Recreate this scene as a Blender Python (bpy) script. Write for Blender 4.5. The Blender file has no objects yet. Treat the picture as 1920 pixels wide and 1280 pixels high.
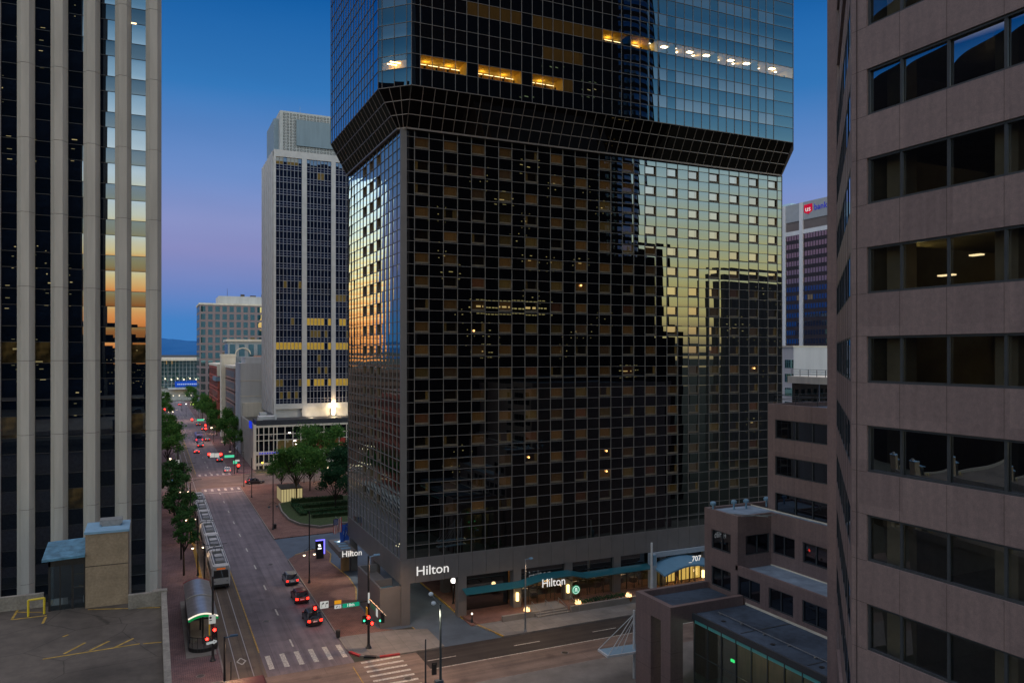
import bpy, bmesh, math, random
from mathutils import Vector, Matrix
R = math.radians
rnd = random.Random(7)
SC = bpy.context.scene
COL = SC.collection

# ---------------------------------------------------------------- camera geometry (metres, X along the cross street, Y up the main street)
FPX, CX, HY, CAMZ, YAW = 1451.0, 960.0, 662.0, 34.4, R(24.9)
SA, CA = math.sin(YAW), math.cos(YAW)
def ray(px):
    u = (px - CX) / FPX
    return SA + u * CA, CA - u * SA
def at(px, py, z=0.0):
    """place where the sight line through a photo pixel meets height z"""
    D = FPX * (CAMZ - z) / (py - HY)
    a = ray(px)
    return a[0] * D, a[1] * D
def at_x(px, X, py=None):
    a = ray(px); D = X / a[0]
    return a[1] * D if py is None else (a[1] * D, CAMZ - (py - HY) / FPX * D)
def at_y(px, Y, py=None):
    a = ray(px); D = Y / a[1]
    return a[0] * D if py is None else (a[0] * D, CAMZ - (py - HY) / FPX * D)

# ---------------------------------------------------------------- mesh builder
class MB:
    def __init__(s):
        s.v, s.f, s.m, s.uv, s.r = [], [], [], [], []
        s.has_uv = False
    def face(s, pts, m=0, uv=None, r=None):
        n = len(s.v); s.v += [tuple(p) for p in pts]
        s.f.append(tuple(range(n, n + len(pts)))); s.m.append(m)
        s.uv.append(uv); s.r.append(r)
        if uv: s.has_uv = True
        return s
    def box(s, x0, x1, y0, y1, z0, z1, m=0):
        n = len(s.v)
        s.v += [(x0,y0,z0),(x1,y0,z0),(x1,y1,z0),(x0,y1,z0),(x0,y0,z1),(x1,y0,z1),(x1,y1,z1),(x0,y1,z1)]
        for q in ((3,2,1,0),(4,5,6,7),(0,1,5,4),(1,2,6,5),(2,3,7,6),(3,0,4,7)):
            s.f.append(tuple(n+i for i in q)); s.m.append(m); s.uv.append(None); s.r.append(None)
        return s
    def bar(s, a, b, w, h, m=0):
        """square bar from a to b, w wide (horizontal), h deep"""
        a, b = Vector(a), Vector(b); d = (b - a).normalized()
        up = Vector((0,0,1)) if abs(d.z) < .95 else Vector((0,1,0))
        sx = d.cross(up).normalized() * w / 2; sy = d.cross(sx).normalized() * h / 2
        n = len(s.v)
        for p in (a, b): s.v += [tuple(p+sx+sy), tuple(p-sx+sy), tuple(p-sx-sy), tuple(p+sx-sy)]
        for q in ((0,1,2,3),(7,6,5,4),(1,0,4,5),(2,1,5,6),(3,2,6,7),(0,3,7,4)):
            s.f.append(tuple(n+i for i in q)); s.m.append(m); s.uv.append(None); s.r.append(None)
        return s
    def cyl(s, a, b, r0, r1=None, n=10, m=0):
        r1 = r0 if r1 is None else r1
        a, b = Vector(a), Vector(b); d = (b - a).normalized()
        up = Vector((0,0,1)) if abs(d.z) < .95 else Vector((0,1,0))
        sx = d.cross(up).normalized(); sy = d.cross(sx).normalized()
        k = len(s.v)
        for p, r in ((a, r0), (b, r1)):
            for i in range(n):
                t = 2*math.pi*i/n
                s.v.append(tuple(p + sx*math.cos(t)*r + sy*math.sin(t)*r))
        for i in range(n):
            j = (i+1) % n
            s.f.append((k+i, k+n+i, k+n+j, k+j)); s.m.append(m); s.uv.append(None); s.r.append(None)
        s.f.append(tuple(k+i for i in range(n))); s.f.append(tuple(k+n+i for i in reversed(range(n))))
        s.m += [m,m]; s.uv += [None,None]; s.r += [None,None]
        return s
    def tube(s, pts, r, n=8, m=0):
        for a, b in zip(pts, pts[1:]): s.cyl(a, b, r, r, n, m)
        return s
    def prism(s, poly, z0, z1, m=0, bottom=True):
        """poly counter-clockwise seen from above"""
        k = len(s.v); n = len(poly)
        s.v += [(p[0],p[1],z0) for p in poly] + [(p[0],p[1],z1) for p in poly]
        for i in range(n):
            j = (i+1) % n
            s.f.append((k+i,k+j,k+n+j,k+n+i)); s.m.append(m); s.uv.append(None); s.r.append(None)
        s.f.append(tuple(k+n+i for i in range(n))); s.m.append(m); s.uv.append(None); s.r.append(None)
        if bottom:
            s.f.append(tuple(k+i for i in reversed(range(n)))); s.m.append(m); s.uv.append(None); s.r.append(None)
        return s
    def loft(s, rings, m=0, caps=True):
        k = len(s.v); n = len(rings[0])
        for r in rings: s.v += [tuple(p) for p in r]
        for a in range(len(rings)-1):
            for i in range(n):
                j = (i+1) % n
                s.f.append((k+a*n+i, k+a*n+j, k+(a+1)*n+j, k+(a+1)*n+i)); s.m.append(m); s.uv.append(None); s.r.append(None)
        if caps:
            s.f.append(tuple(k+i for i in reversed(range(n)))); s.f.append(tuple(k+(len(rings)-1)*n+i for i in range(n)))
            s.m += [m,m]; s.uv += [None,None]; s.r += [None,None]
        return s
    def lathe(s, c, prof, n=14, m=0):
        rings = []
        for r, z in prof:
            rings.append([(c[0]+max(r,.001)*math.cos(2*math.pi*i/n), c[1]+max(r,.001)*math.sin(2*math.pi*i/n), c[2]+z) for i in range(n)])
        return s.loft(rings, m)
    def ball(s, c, r, n=12, sz=1.0, m=0):
        return s.lathe(c, [(r*math.sin(math.pi*i/7), -r*sz*math.cos(math.pi*i/7)) for i in range(8)], n, m)
    def turn(s, rz, loc=(0,0,0)):
        c, q = math.cos(rz), math.sin(rz)
        s.v = [(x*c-y*q+loc[0], x*q+y*c+loc[1], z+loc[2]) for x,y,z in s.v]
        return s

def mesh(name, mb, mats, off=(0,0,0), smooth=False):
    me = bpy.data.meshes.new(name)
    me.from_pydata([(x-off[0], y-off[1], z-off[2]) for x,y,z in mb.v], [], mb.f)
    for mt in (mats if isinstance(mats,(list,tuple)) else [mats]): me.materials.append(mt)
    me.polygons.foreach_set('material_index', mb.m)
    if mb.has_uv:
        lay = me.uv_layers.new(name='UVMap'); i = 0
        for f, uv in zip(mb.f, mb.uv):
            for k in range(len(f)):
                lay.data[i].uv = uv[k] if uv else (.5,.5); i += 1
        at_ = me.attributes.new('rnd', 'FLOAT_VECTOR', 'FACE')
        for k, r in enumerate(mb.r): at_.data[k].vector = r or (0,0,0)
    if smooth: me.polygons.foreach_set('use_smooth', [True]*len(mb.f))
    me.update()
    return me

WL = {}
def link(name, data, parent=None, loc=None):
    o = bpy.data.objects.new(name, data); COL.objects.link(o)
    if parent is not None: o.parent = parent
    if loc: o.location = loc
    return o
def tag(o, label=None, cat=None, group=None, kind=None):
    if label: o['label'] = label
    if cat: o['category'] = cat
    if group: o['group'] = group
    if kind: o['kind'] = kind
    return o
def thing(name, label, cat, loc=(0,0,0), rz=0, group=None):
    o = link(name, None); o.location = loc; o.rotation_euler = (0,0,rz)
    o.empty_display_size = .3
    WL[o.name] = Vector(loc)
    return tag(o, label, cat, group)
def part(name, mb, mats, parent, world=True, smooth=False, label=None):
    """a part; with world=True the builder is in world coordinates (parents unrotated)"""
    off = WL.get(parent.name, Vector((0,0,0))) if world else (0,0,0)
    o = link(name, mesh(name, mb, mats, off, smooth), parent)
    if world: WL[o.name] = Vector(off)
    if label: o['label'] = label
    return o
def single(name, mb, mats, label, cat, group=None, smooth=False, kind=None):
    return tag(link(name, mesh(name, mb, mats, smooth=smooth)), label, cat, group, kind)
def struct(name, mb, mats, kind='structure'):
    return tag(link(name, mesh(name, mb, mats)), kind=kind)
def dup(root, loc, rz=None, label=None, group=None, scale=None):
    r = root.copy(); COL.objects.link(r); r.location = loc
    if rz is not None: r.rotation_euler = (0,0,rz)
    if label: r['label'] = label
    if group: r['group'] = group
    if scale: r.scale = scale if isinstance(scale,(tuple,list)) else (scale,)*3
    for ch in list(root.children):
        c = ch.copy(); COL.objects.link(c); c.parent = r
        for g in list(ch.children):
            d = g.copy(); COL.objects.link(d); d.parent = c
    return r

# ---------------------------------------------------------------- materials
class NT:
    def __init__(s, name):
        s.mat = bpy.data.materials.new(name); s.mat.use_nodes = True
        s.t = s.mat.node_tree; s.t.nodes.clear()
        s.out = s.t.nodes.new('ShaderNodeOutputMaterial')
    def n(s, kind, **kw):
        nd = s.t.nodes.new('ShaderNode' + kind)
        for k, v in kw.items():
            if k == 'inp':
                for a, b in v.items():
                    if isinstance(b, bpy.types.NodeSocket): s.t.links.new(b, nd.inputs[a])
                    else: nd.inputs[a].default_value = b
            else: setattr(nd, k, v)
        return nd
    def l(s, a, b): s.t.links.new(a, b)
def rgb(c): return (c[0], c[1], c[2], 1.0)
def math_n(t, op, a, b=None, clamp=False):
    nd = t.n('Math', operation=op, use_clamp=clamp)
    for i, q in enumerate((a, b)):
        if q is None: continue
        if isinstance(q, bpy.types.NodeSocket): t.l(q, nd.inputs[i])
        else: nd.inputs[i].default_value = q
    return nd.outputs[0]
def ramp(t, fac, stops):
    r = t.n('ValToRGB'); e = r.color_ramp.elements
    while len(e) < len(stops): e.new(.5)
    for k, (p, c) in enumerate(stops): e[k].position = p; e[k].color = rgb(c)
    t.l(fac, r.inputs[0]); return r.outputs[0]

def surf(name, col, rough=.8, var=.25, scale=2.0, bump=.0, bscale=30.0, metal=0.0, spec=.3, fine=.0, fscale=60.0, dark=None, streak=False):
    """plain weathered surface: base colour broken up by two sizes of noise, optional fine speckle and bump"""
    t = NT(name)
    tc = t.n('TexCoord'); co = tc.outputs['Object']
    if streak:
        mp = t.n('Mapping', inp={'Vector': co, 'Scale': (1,1,.12)}); co2 = mp.outputs[0]
    else: co2 = co
    n1 = t.n('TexNoise', inp={'Vector': co2, 'Scale': scale, 'Detail': 6.0, 'Roughness': .62})
    d = dark or tuple(c*(1-var) for c in col); b = tuple(min(1,c*(1+var*.6)) for c in col)
    c1 = ramp(t, n1.outputs[0], [(.3, d), (.7, b)])
    if fine:
        n2 = t.n('TexNoise', inp={'Vector': co, 'Scale': fscale, 'Detail': 3.0})
        mx = t.n('MixRGB', blend_type='MULTIPLY', inp={'Fac': fine, 'Color1': c1, 'Color2': ramp(t, n2.outputs[0], [(.35,(.25,.25,.25)),(.62,(1,1,1))])})
        c1 = mx.outputs[0]
    p = t.n('BsdfPrincipled', inp={'Base Color': c1, 'Roughness': rough, 'Metallic': metal, 'Specular IOR Level': spec})
    if bump:
        n3 = t.n('TexNoise', inp={'Vector': co, 'Scale': bscale, 'Detail': 4.0})
        bp = t.n('Bump', inp={'Strength': bump, 'Distance': .02, 'Height': n3.outputs[0]})
        t.l(bp.outputs[0], p.inputs['Normal'])
    t.l(p.outputs[0], t.out.inputs[0]); return t.mat

def bricks(name, c1, c2, mortar, bw, bh, ms=.02, rough=.85, axis='XY', var=.3, scale=.35, off=.5):
    t = NT(name); tc = t.n('TexCoord'); sp = t.n('SeparateXYZ', inp={'Vector': tc.outputs['Object']})
    if axis == 'XY': a, b = sp.outputs[0], sp.outputs[1]
    else:
        a = math_n(t, 'ADD', sp.outputs[0], sp.outputs[1]); b = sp.outputs[2]
    cb = t.n('CombineXYZ', inp={'X': a, 'Y': b})
    br = t.n('TexBrick', offset=off, inp={'Vector': cb.outputs[0], 'Color1': rgb(c1), 'Color2': rgb(c2), 'Mortar': rgb(mortar), 'Scale': 1.0,
        'Brick Width': bw, 'Row Height': bh, 'Mortar Size': ms, 'Bias': 0.0})
    n1 = t.n('TexNoise', inp={'Vector': tc.outputs['Object'], 'Scale': scale, 'Detail': 7.0, 'Roughness': .65})
    mx = t.n('MixRGB', blend_type='MULTIPLY', inp={'Fac': 1.0, 'Color1': br.outputs[0], 'Color2': ramp(t, n1.outputs[0], [(.3,(1-var,)*3),(.7,(1.0+var*.3,)*3)])})
    p = t.n('BsdfPrincipled', inp={'Base Color': mx.outputs[0], 'Roughness': rough, 'Specular IOR Level': .25})
    t.l(p.outputs[0], t.out.inputs[0]); return t.mat

def pillow_normal(t, k, tilt):
    """every pane bows a little and hangs a little off true, so reflections break at the pane edges"""
    g = t.n('NewGeometry'); N = g.outputs['Normal']
    uv = t.n('UVMap'); sp = t.n('SeparateXYZ', inp={'Vector': uv.outputs[0]})
    at_ = t.n('Attribute', attribute_name='rnd'); rs = t.n('SeparateXYZ', inp={'Vector': at_.outputs['Vector']})
    tv = t.n('VectorMath', operation='CROSS_PRODUCT', inp={0: (0,0,1), 1: N})
    bv = t.n('VectorMath', operation='CROSS_PRODUCT', inp={0: N, 1: tv.outputs[0]})
    def comp(c, r):
        q = math_n(t, 'SUBTRACT', c, .5)
        cub = math_n(t, 'MULTIPLY', math_n(t, 'MULTIPLY', q, q), q)
        q = math_n(t, 'ADD', q, math_n(t, 'MULTIPLY', cub, 5.0))
        q = math_n(t, 'MULTIPLY', q, math_n(t, 'ADD', math_n(t, 'MULTIPLY', rs.outputs[2], .6), .7))
        return math_n(t, 'ADD', math_n(t, 'MULTIPLY', q, k), math_n(t, 'MULTIPLY', r, tilt))
    a = t.n('VectorMath', operation='SCALE', inp={0: tv.outputs[0], 'Scale': comp(sp.outputs[0], rs.outputs[0])})
    b = t.n('VectorMath', operation='SCALE', inp={0: bv.outputs[0], 'Scale': comp(sp.outputs[1], rs.outputs[1])})
    s1 = t.n('VectorMath', operation='ADD', inp={0: N, 1: a.outputs[0]})
    s2 = t.n('VectorMath', operation='ADD', inp={0: s1.outputs[0], 1: b.outputs[0]})
    nz = t.n('VectorMath', operation='NORMALIZE', inp={0: s2.outputs[0]})
    return nz.outputs[0]

def glass(name, refl=.5, tint=(.9,.97,1), base=(.006,.006,.008), pillow=.0, tilt=.0, clear=False, emit=None, fres=.35, rough=.0, basevar=0.0, patchy=0.0, vary=False):
    """reflective architectural glass: a coated mirror layer over a dark (or see-through, or lit curtain) body"""
    t = NT(name)
    if clear: body = t.n('BsdfTransparent', inp={'Color': rgb(base)})
    else:
        body = t.n('BsdfDiffuse', inp={'Color': rgb(base)})
        if basevar:
            tc = t.n('TexCoord'); nz = t.n('TexNoise', inp={'Vector': tc.outputs['Object'], 'Scale': basevar, 'Detail': 4.0})
            t.l(ramp(t, nz.outputs[0], [(.3, tuple(c*.4 for c in base)), (.7, tuple(c*1.6 for c in base))]), body.inputs['Color'])
        if emit:
            tc = t.n('TexCoord'); mp = t.n('Mapping', inp={'Vector': tc.outputs['Object'], 'Scale': (6,6,.5)})
            nz = t.n('TexNoise', inp={'Vector': mp.outputs[0], 'Scale': 1.3, 'Detail': 3.0})
            st = math_n(t,'ADD',nz.outputs[0],.45)
            if patchy:
                n5 = t.n('TexNoise', inp={'Vector': tc.outputs['Object'], 'Scale': patchy, 'Detail': 2.0}); mr = t.n('MapRange', inp={'Value': n5.outputs[0], 'From Min': .46, 'From Max': .60}); st = math_n(t,'MULTIPLY',st,mr.outputs[0])
            if vary:
                oi = t.n('ObjectInfo'); ar = t.n('Attribute', attribute_name='rnd'); az = t.n('SeparateXYZ', inp={'Vector': ar.outputs['Vector']})
                fr = math_n(t, 'FRACT', math_n(t, 'ADD', math_n(t,'MULTIPLY',oi.outputs['Random'],7.3), math_n(t,'MULTIPLY',az.outputs[2],3.1)))
                st = math_n(t, 'MULTIPLY', st, math_n(t, 'ADD', .30, math_n(t, 'MULTIPLY', fr, .95)))
            em = t.n('Emission', inp={'Color': rgb(emit), 'Strength': st})
            ad = t.n('AddShader'); t.l(body.outputs[0], ad.inputs[0]); t.l(em.outputs[0], ad.inputs[1]); body = ad
    gl = t.n('BsdfGlossy', inp={'Color': rgb(tint), 'Roughness': rough})
    if pillow or tilt: t.l(pillow_normal(t, pillow, tilt), gl.inputs['Normal'])
    lw = t.n('LayerWeight', inp={'Blend': .25})
    f = math_n(t, 'ADD', refl, math_n(t, 'MULTIPLY', lw.outputs['Fresnel'], fres), clamp=True)
    mx = t.n('MixShader'); t.l(f, mx.inputs[0]); t.l(body.outputs[0], mx.inputs[1]); t.l(gl.outputs[0], mx.inputs[2])
    t.l(mx.outputs[0], t.out.inputs[0]); return t.mat

def glow(name, col, s):
    t = NT(name); e = t.n('Emission', inp={'Color': rgb(col), 'Strength': s}); t.l(e.outputs[0], t.out.inputs[0])
    return t.mat
def paint(name, col, rough=.35, metal=0.0, coat=.4):
    t = NT(name)
    p = t.n('BsdfPrincipled', inp={'Base Color': rgb(col), 'Roughness': rough, 'Metallic': metal, 'Coat Weight': coat, 'Coat Roughness': .08})
    t.l(p.outputs[0], t.out.inputs[0]); return t.mat

def worn(name, col, rough=.8, stain=.5, crack=.0, spot=.5, sc=.12, streak=(1,1,1)):
    """flat surface with ponding stains, oil spots and hairline cracks"""
    t = NT(name); tc = t.n('TexCoord'); co = tc.outputs['Object']; mp = t.n('Mapping', inp={'Vector': co, 'Scale': streak})
    n1 = t.n('TexNoise', inp={'Vector': mp.outputs[0], 'Scale': sc, 'Detail': 8.0, 'Roughness': .6, 'Distortion': .6})
    c = ramp(t, n1.outputs[0], [(.32, tuple(q*(1-stain) for q in col)), (.5, col), (.68, tuple(min(1,q*(1+stain*.6)) for q in col))])
    n2 = t.n('TexNoise', inp={'Vector': co, 'Scale': 1.7, 'Detail': 6.0, 'Roughness': .7})
    c = t.n('MixRGB', blend_type='MULTIPLY', inp={'Fac': .8, 'Color1': c, 'Color2': ramp(t, n2.outputs[0], [(.36,(.72,.72,.73)),(.6,(1.05,1.05,1.04))])}).outputs[0]
    v = t.n('TexVoronoi', inp={'Vector': co, 'Scale': .42, 'Randomness': 1.0})
    c = t.n('MixRGB', blend_type='MULTIPLY', inp={'Fac': spot, 'Color1': c, 'Color2': ramp(t, v.outputs['Distance'], [(.10,(.45,.44,.44)),(.24,(1,1,1))])}).outputs[0]
    if crack:
        nd = t.n('TexNoise', inp={'Vector': co, 'Scale': 1.2, 'Detail': 3.0}); mv = t.n('MixRGB', inp={'Fac': .12, 'Color1': co, 'Color2': nd.outputs['Color']})
        e = t.n('TexVoronoi', feature='DISTANCE_TO_EDGE', inp={'Vector': mv.outputs[0], 'Scale': .28})
        c = t.n('MixRGB', blend_type='MULTIPLY', inp={'Fac': crack, 'Color1': c, 'Color2': ramp(t, e.outputs['Distance'], [(.002,(.35,.35,.35)),(.008,(1,1,1))])}).outputs[0]
    p = t.n('BsdfPrincipled', inp={'Base Color': c, 'Roughness': rough, 'Specular IOR Level': .3}); t.l(p.outputs[0], t.out.inputs[0]); return t.mat
def stone(name, c1, c2, bw=2.25, bh=1.977):
    """polished granite panels: each panel a slightly different tone, fine crystals, faint rain streaks"""
    t = NT(name); tc = t.n('TexCoord'); co = tc.outputs['Object']; sp = t.n('SeparateXYZ', inp={'Vector': co})
    cb = t.n('CombineXYZ', inp={'X': math_n(t,'ADD',sp.outputs[0],sp.outputs[1]), 'Y': sp.outputs[2]})
    br = t.n('TexBrick', offset=0.0, inp={'Vector': cb.outputs[0], 'Color1': rgb(c1), 'Color2': rgb(c2), 'Mortar': rgb(tuple(q*.8 for q in c1)), 'Scale': 1.0, 'Brick Width': bw, 'Row Height': bh, 'Mortar Size': .004})
    n1 = t.n('TexNoise', inp={'Vector': co, 'Scale': 26.0, 'Detail': 4.0, 'Roughness': .8}); n2 = t.n('TexNoise', inp={'Vector': co, 'Scale': 4.2, 'Detail': 6.0, 'Roughness': .75})
    st = t.n('TexNoise', inp={'Vector': t.n('Mapping', inp={'Vector': co, 'Scale': (3.0,3.0,.10)}).outputs[0], 'Scale': 1.0, 'Detail': 5.0})
    c = br.outputs[0]
    for nz, lo, hi, f in ((n1,(.55,.55,.56),(1.25,1.2,1.2),.55), (n2,(.78,.78,.80),(1.14,1.10,1.10),.8), (st,(.80,.80,.82),(1.05,1.05,1.05),.6)):
        c = t.n('MixRGB', blend_type='MULTIPLY', inp={'Fac': f, 'Color1': c, 'Color2': ramp(t, nz.outputs[0], [(.34,lo),(.66,hi)])}).outputs[0]
    p = t.n('BsdfPrincipled', inp={'Base Color': c, 'Roughness': .5, 'Specular IOR Level': .4}); t.l(p.outputs[0], t.out.inputs[0]); return t.mat

M = {}
M['asphalt'] = surf('asphalt', (.155,.140,.158), .82, .35, .22, .25, 40, fine=.35, fscale=14)
M['asphalt_dark'] = surf('asphalt_dark', (.034,.031,.030), .85, .3, .3, .2, 40, fine=.3, fscale=14)
M['road_concrete'] = surf('road_concrete', (.15,.125,.105), .85, .28, .3, .2, 30, fine=.25, fscale=10)
M['track_concrete'] = surf('track_concrete', (.105,.082,.062), .85, .35, .35, .2, 30, fine=.3, fscale=10)
M['walk'] = bricks('sidewalk_slabs', (.205,.20,.195), (.175,.171,.168), (.11,.105,.10), 1.5, 1.5, .015, off=0.0, var=.3)
M['walk_plain'] = surf('sidewalk_concrete', (.22,.205,.19), .85, .25, .4, .1, 30, fine=.2, fscale=12)
M['pavers'] = bricks('brick_pavers', (.25,.130,.105), (.20,.108,.090), (.06,.045,.04), .42, .21, .02, var=.4)
M['pavers_dark'] = bricks('dark_brick_pavers', (.235,.145,.150), (.180,.118,.130), (.04,.032,.032), .42, .21, .02, var=.45, scale=.25)
M['drive'] = surf('drive_asphalt', (.075,.105,.145), .7, .3, .3, .1, 30)
M['white'] = surf('road_paint', (.60,.58,.53), .7, .55, 4.0, 0, fine=.5, fscale=7)
M['yellow'] = surf('yellow_paint', (.40,.26,.05), .7, .6, 2.0, 0)
M['redcurb'] = surf('red_curb_paint', (.35,.035,.04), .7, .3, 2.0, 0)
M['curb'] = surf('kerb_stone', (.22,.205,.19), .85, .3, 1.2, .1, 30)
M['earth'] = surf('earth', (.05,.055,.045), .95, .4, .02, 0)
M['concrete'] = surf('precast_concrete', (.46,.445,.405), .9, .20, .7, .15, 25, fine=.12, fscale=18, streak=True)
M['concrete_rough'] = surf('rough_concrete', (.27,.25,.22), .92, .3, 1.2, .3, 14, fine=.3, fscale=9)
M['deck'] = surf('deck_surface', (.105,.096,.090), .75, .55, .12, .15, 20, fine=.35, fscale=5)
M['tan'] = surf('tan_stucco', (.30,.235,.165), .95, .22, 1.1, .2, 16, fine=.22, fscale=8)
M['membrane'] = surf('roof_membrane', (.19,.34,.48), .6, .25, .8, 0)
M['roofgrey'] = surf('roof_grey', (.095,.125,.175), .75, .45, .45, .1, 10, fine=.2, fscale=4)
M['granite'] = surf('pink_granite', (.275,.205,.205), .55, .22, .9, .05, 50, fine=.35, fscale=22, spec=.4)
M['granite2'] = surf('rose_granite', (.235,.165,.160), .55, .22, .9, .05, 50, fine=.35, fscale=22, spec=.4)
M['deck'] = worn('deck_surface', (.100,.085,.072), .75, .45, .8, .45, .10)
M['roofgrey'] = worn('roof_grey', (.062,.090,.135), .7, .55, .25, .35, .16)
M['granite'] = stone('pink_granite', (.262,.204,.196), (.215,.166,.162))
M['granite2'] = stone('rose_granite', (.240,.176,.166), (.205,.150,.144))
def road_mat(name, col, along='Y'):
    t = NT(name); tc = t.n('TexCoord'); co = tc.outputs['Object']; sp = t.n('SeparateXYZ', inp={'Vector': co}); a, c_ = (sp.outputs[0], sp.outputs[1]) if along == 'Y' else (sp.outputs[1], sp.outputs[0])
    cb = t.n('CombineXYZ', inp={'X': c_, 'Y': a})
    br = t.n('TexBrick', offset=.37, inp={'Vector': cb.outputs[0], 'Color1': rgb(tuple(q*1.06 for q in col)), 'Color2': rgb(tuple(q*.86 for q in col)), 'Mortar': rgb(tuple(q*.72 for q in col)), 'Scale': 1.0, 'Brick Width': 17.0, 'Row Height': 3.1, 'Mortar Size': .03, 'Bias': -.1})
    st = t.n('TexNoise', inp={'Vector': t.n('Mapping', inp={'Vector': cb.outputs[0], 'Scale': (.035,1.25,1)}).outputs[0], 'Scale': 1.0, 'Detail': 4.0})
    n1 = t.n('TexNoise', inp={'Vector': co, 'Scale': .35, 'Detail': 8.0, 'Roughness': .65}); n2 = t.n('TexNoise', inp={'Vector': co, 'Scale': 9.0, 'Detail': 3.0})
    v = t.n('TexVoronoi', inp={'Vector': co, 'Scale': .22}); c = br.outputs[0]
    for fac, lo, hi, p0, p1, f in ((st.outputs[0],(.72,.72,.73),(1.08,1.07,1.06),.36,.62,.9), (n1.outputs[0],(.74,.73,.74),(1.15,1.13,1.12),.33,.67,1.0), (n2.outputs[0],(.7,.7,.7),(1.1,1.1,1.1),.35,.65,.5), (v.outputs['Distance'],(.55,.54,.55),(1,1,1),.06,.16,.7)):
        c = t.n('MixRGB', blend_type='MULTIPLY', inp={'Fac': f, 'Color1': c, 'Color2': ramp(t, fac, [(p0,lo),(p1,hi)])}).outputs[0]
    p = t.n('BsdfPrincipled', inp={'Base Color': c, 'Roughness': .78, 'Specular IOR Level': .35}); t.l(p.outputs[0], t.out.inputs[0]); return t.mat
M['asphalt'] = road_mat('asphalt', (.175,.155,.178))
M['asphalt_dark'] = road_mat('asphalt_dark', (.045,.039,.037), 'X')
M['road_concrete'] = road_mat('road_concrete', (.205,.155,.132), 'X')
M['track_concrete'] = road_mat('track_concrete', (.135,.105,.080))
M['joint'] = surf('joint_dark', (.05,.04,.04), .9, .2, 3, 0)  # dark colour of the stone and concrete joints
M['band'] = surf('bronze_panel', (.165,.158,.158), .5, .12, .5, 0, metal=.25, spec=.5)
M['mullion'] = surf('mullion_metal', (.16,.15,.145), .55, .1, 1.0, 0, spec=.3)
M['bronze'] = surf('dark_bronze', (.07,.06,.055), .4, .15, 1.0, 0, metal=.5)
M['black'] = surf('black_metal', (.018,.019,.021), .4, .3, 4.0, 0, spec=.5)
M['steel'] = surf('galvanised_steel', (.30,.31,.32), .4, .2, 6.0, 0, metal=.6)
M['whitemetal'] = surf('white_metal', (.62,.64,.66), .4, .12, 3.0, 0, spec=.5)
M['rail'] = surf('rail_steel', (.40,.38,.36), .45, .2, 6.0, 0, metal=.9)
M['darkframe'] = surf('window_frame_blue', (.045,.052,.06), .4, .15, 3, 0, spec=.5)
M['reveal'] = surf('window_reveal', (.17,.145,.11), .6, .15, 3, 0)
M['cream'] = surf('cream_masonry', (.72,.66,.54), .9, .18, .5, 0, streak=True)
M['greywall'] = surf('grey_render', (.52,.53,.52), .9, .15, .4, 0, streak=True)
M['whitewall'] = surf('white_masonry', (.68,.68,.68), .9, .14, .3, 0, streak=True)
M['redbrick'] = bricks('red_brick', (.50,.105,.070), (.42,.088,.060), (.26,.15,.12), .9, .3, .03, axis='V', var=.3)
M['pinkbrick'] = bricks('pink_brick', (.44,.26,.21), (.38,.22,.18), (.2,.15,.13), .9, .3, .03, axis='V', var=.3)
M['bark'] = surf('bark', (.045,.035,.028), .95, .4, 6, .4, 20)
M['hedge'] = surf('hedge_leaf', (.030,.052,.018), .9, .5, 3, .5, 30)
M['grass'] = surf('lawn', (.035,.060,.020), .95, .45, 1.5, .4, 30)
M['soil'] = surf('soil', (.04,.03,.022), .95, .4, 3, .3, 20)
M['rubber'] = surf('tyre_rubber', (.015,.015,.016), .85, .2, 8, 0)
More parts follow.
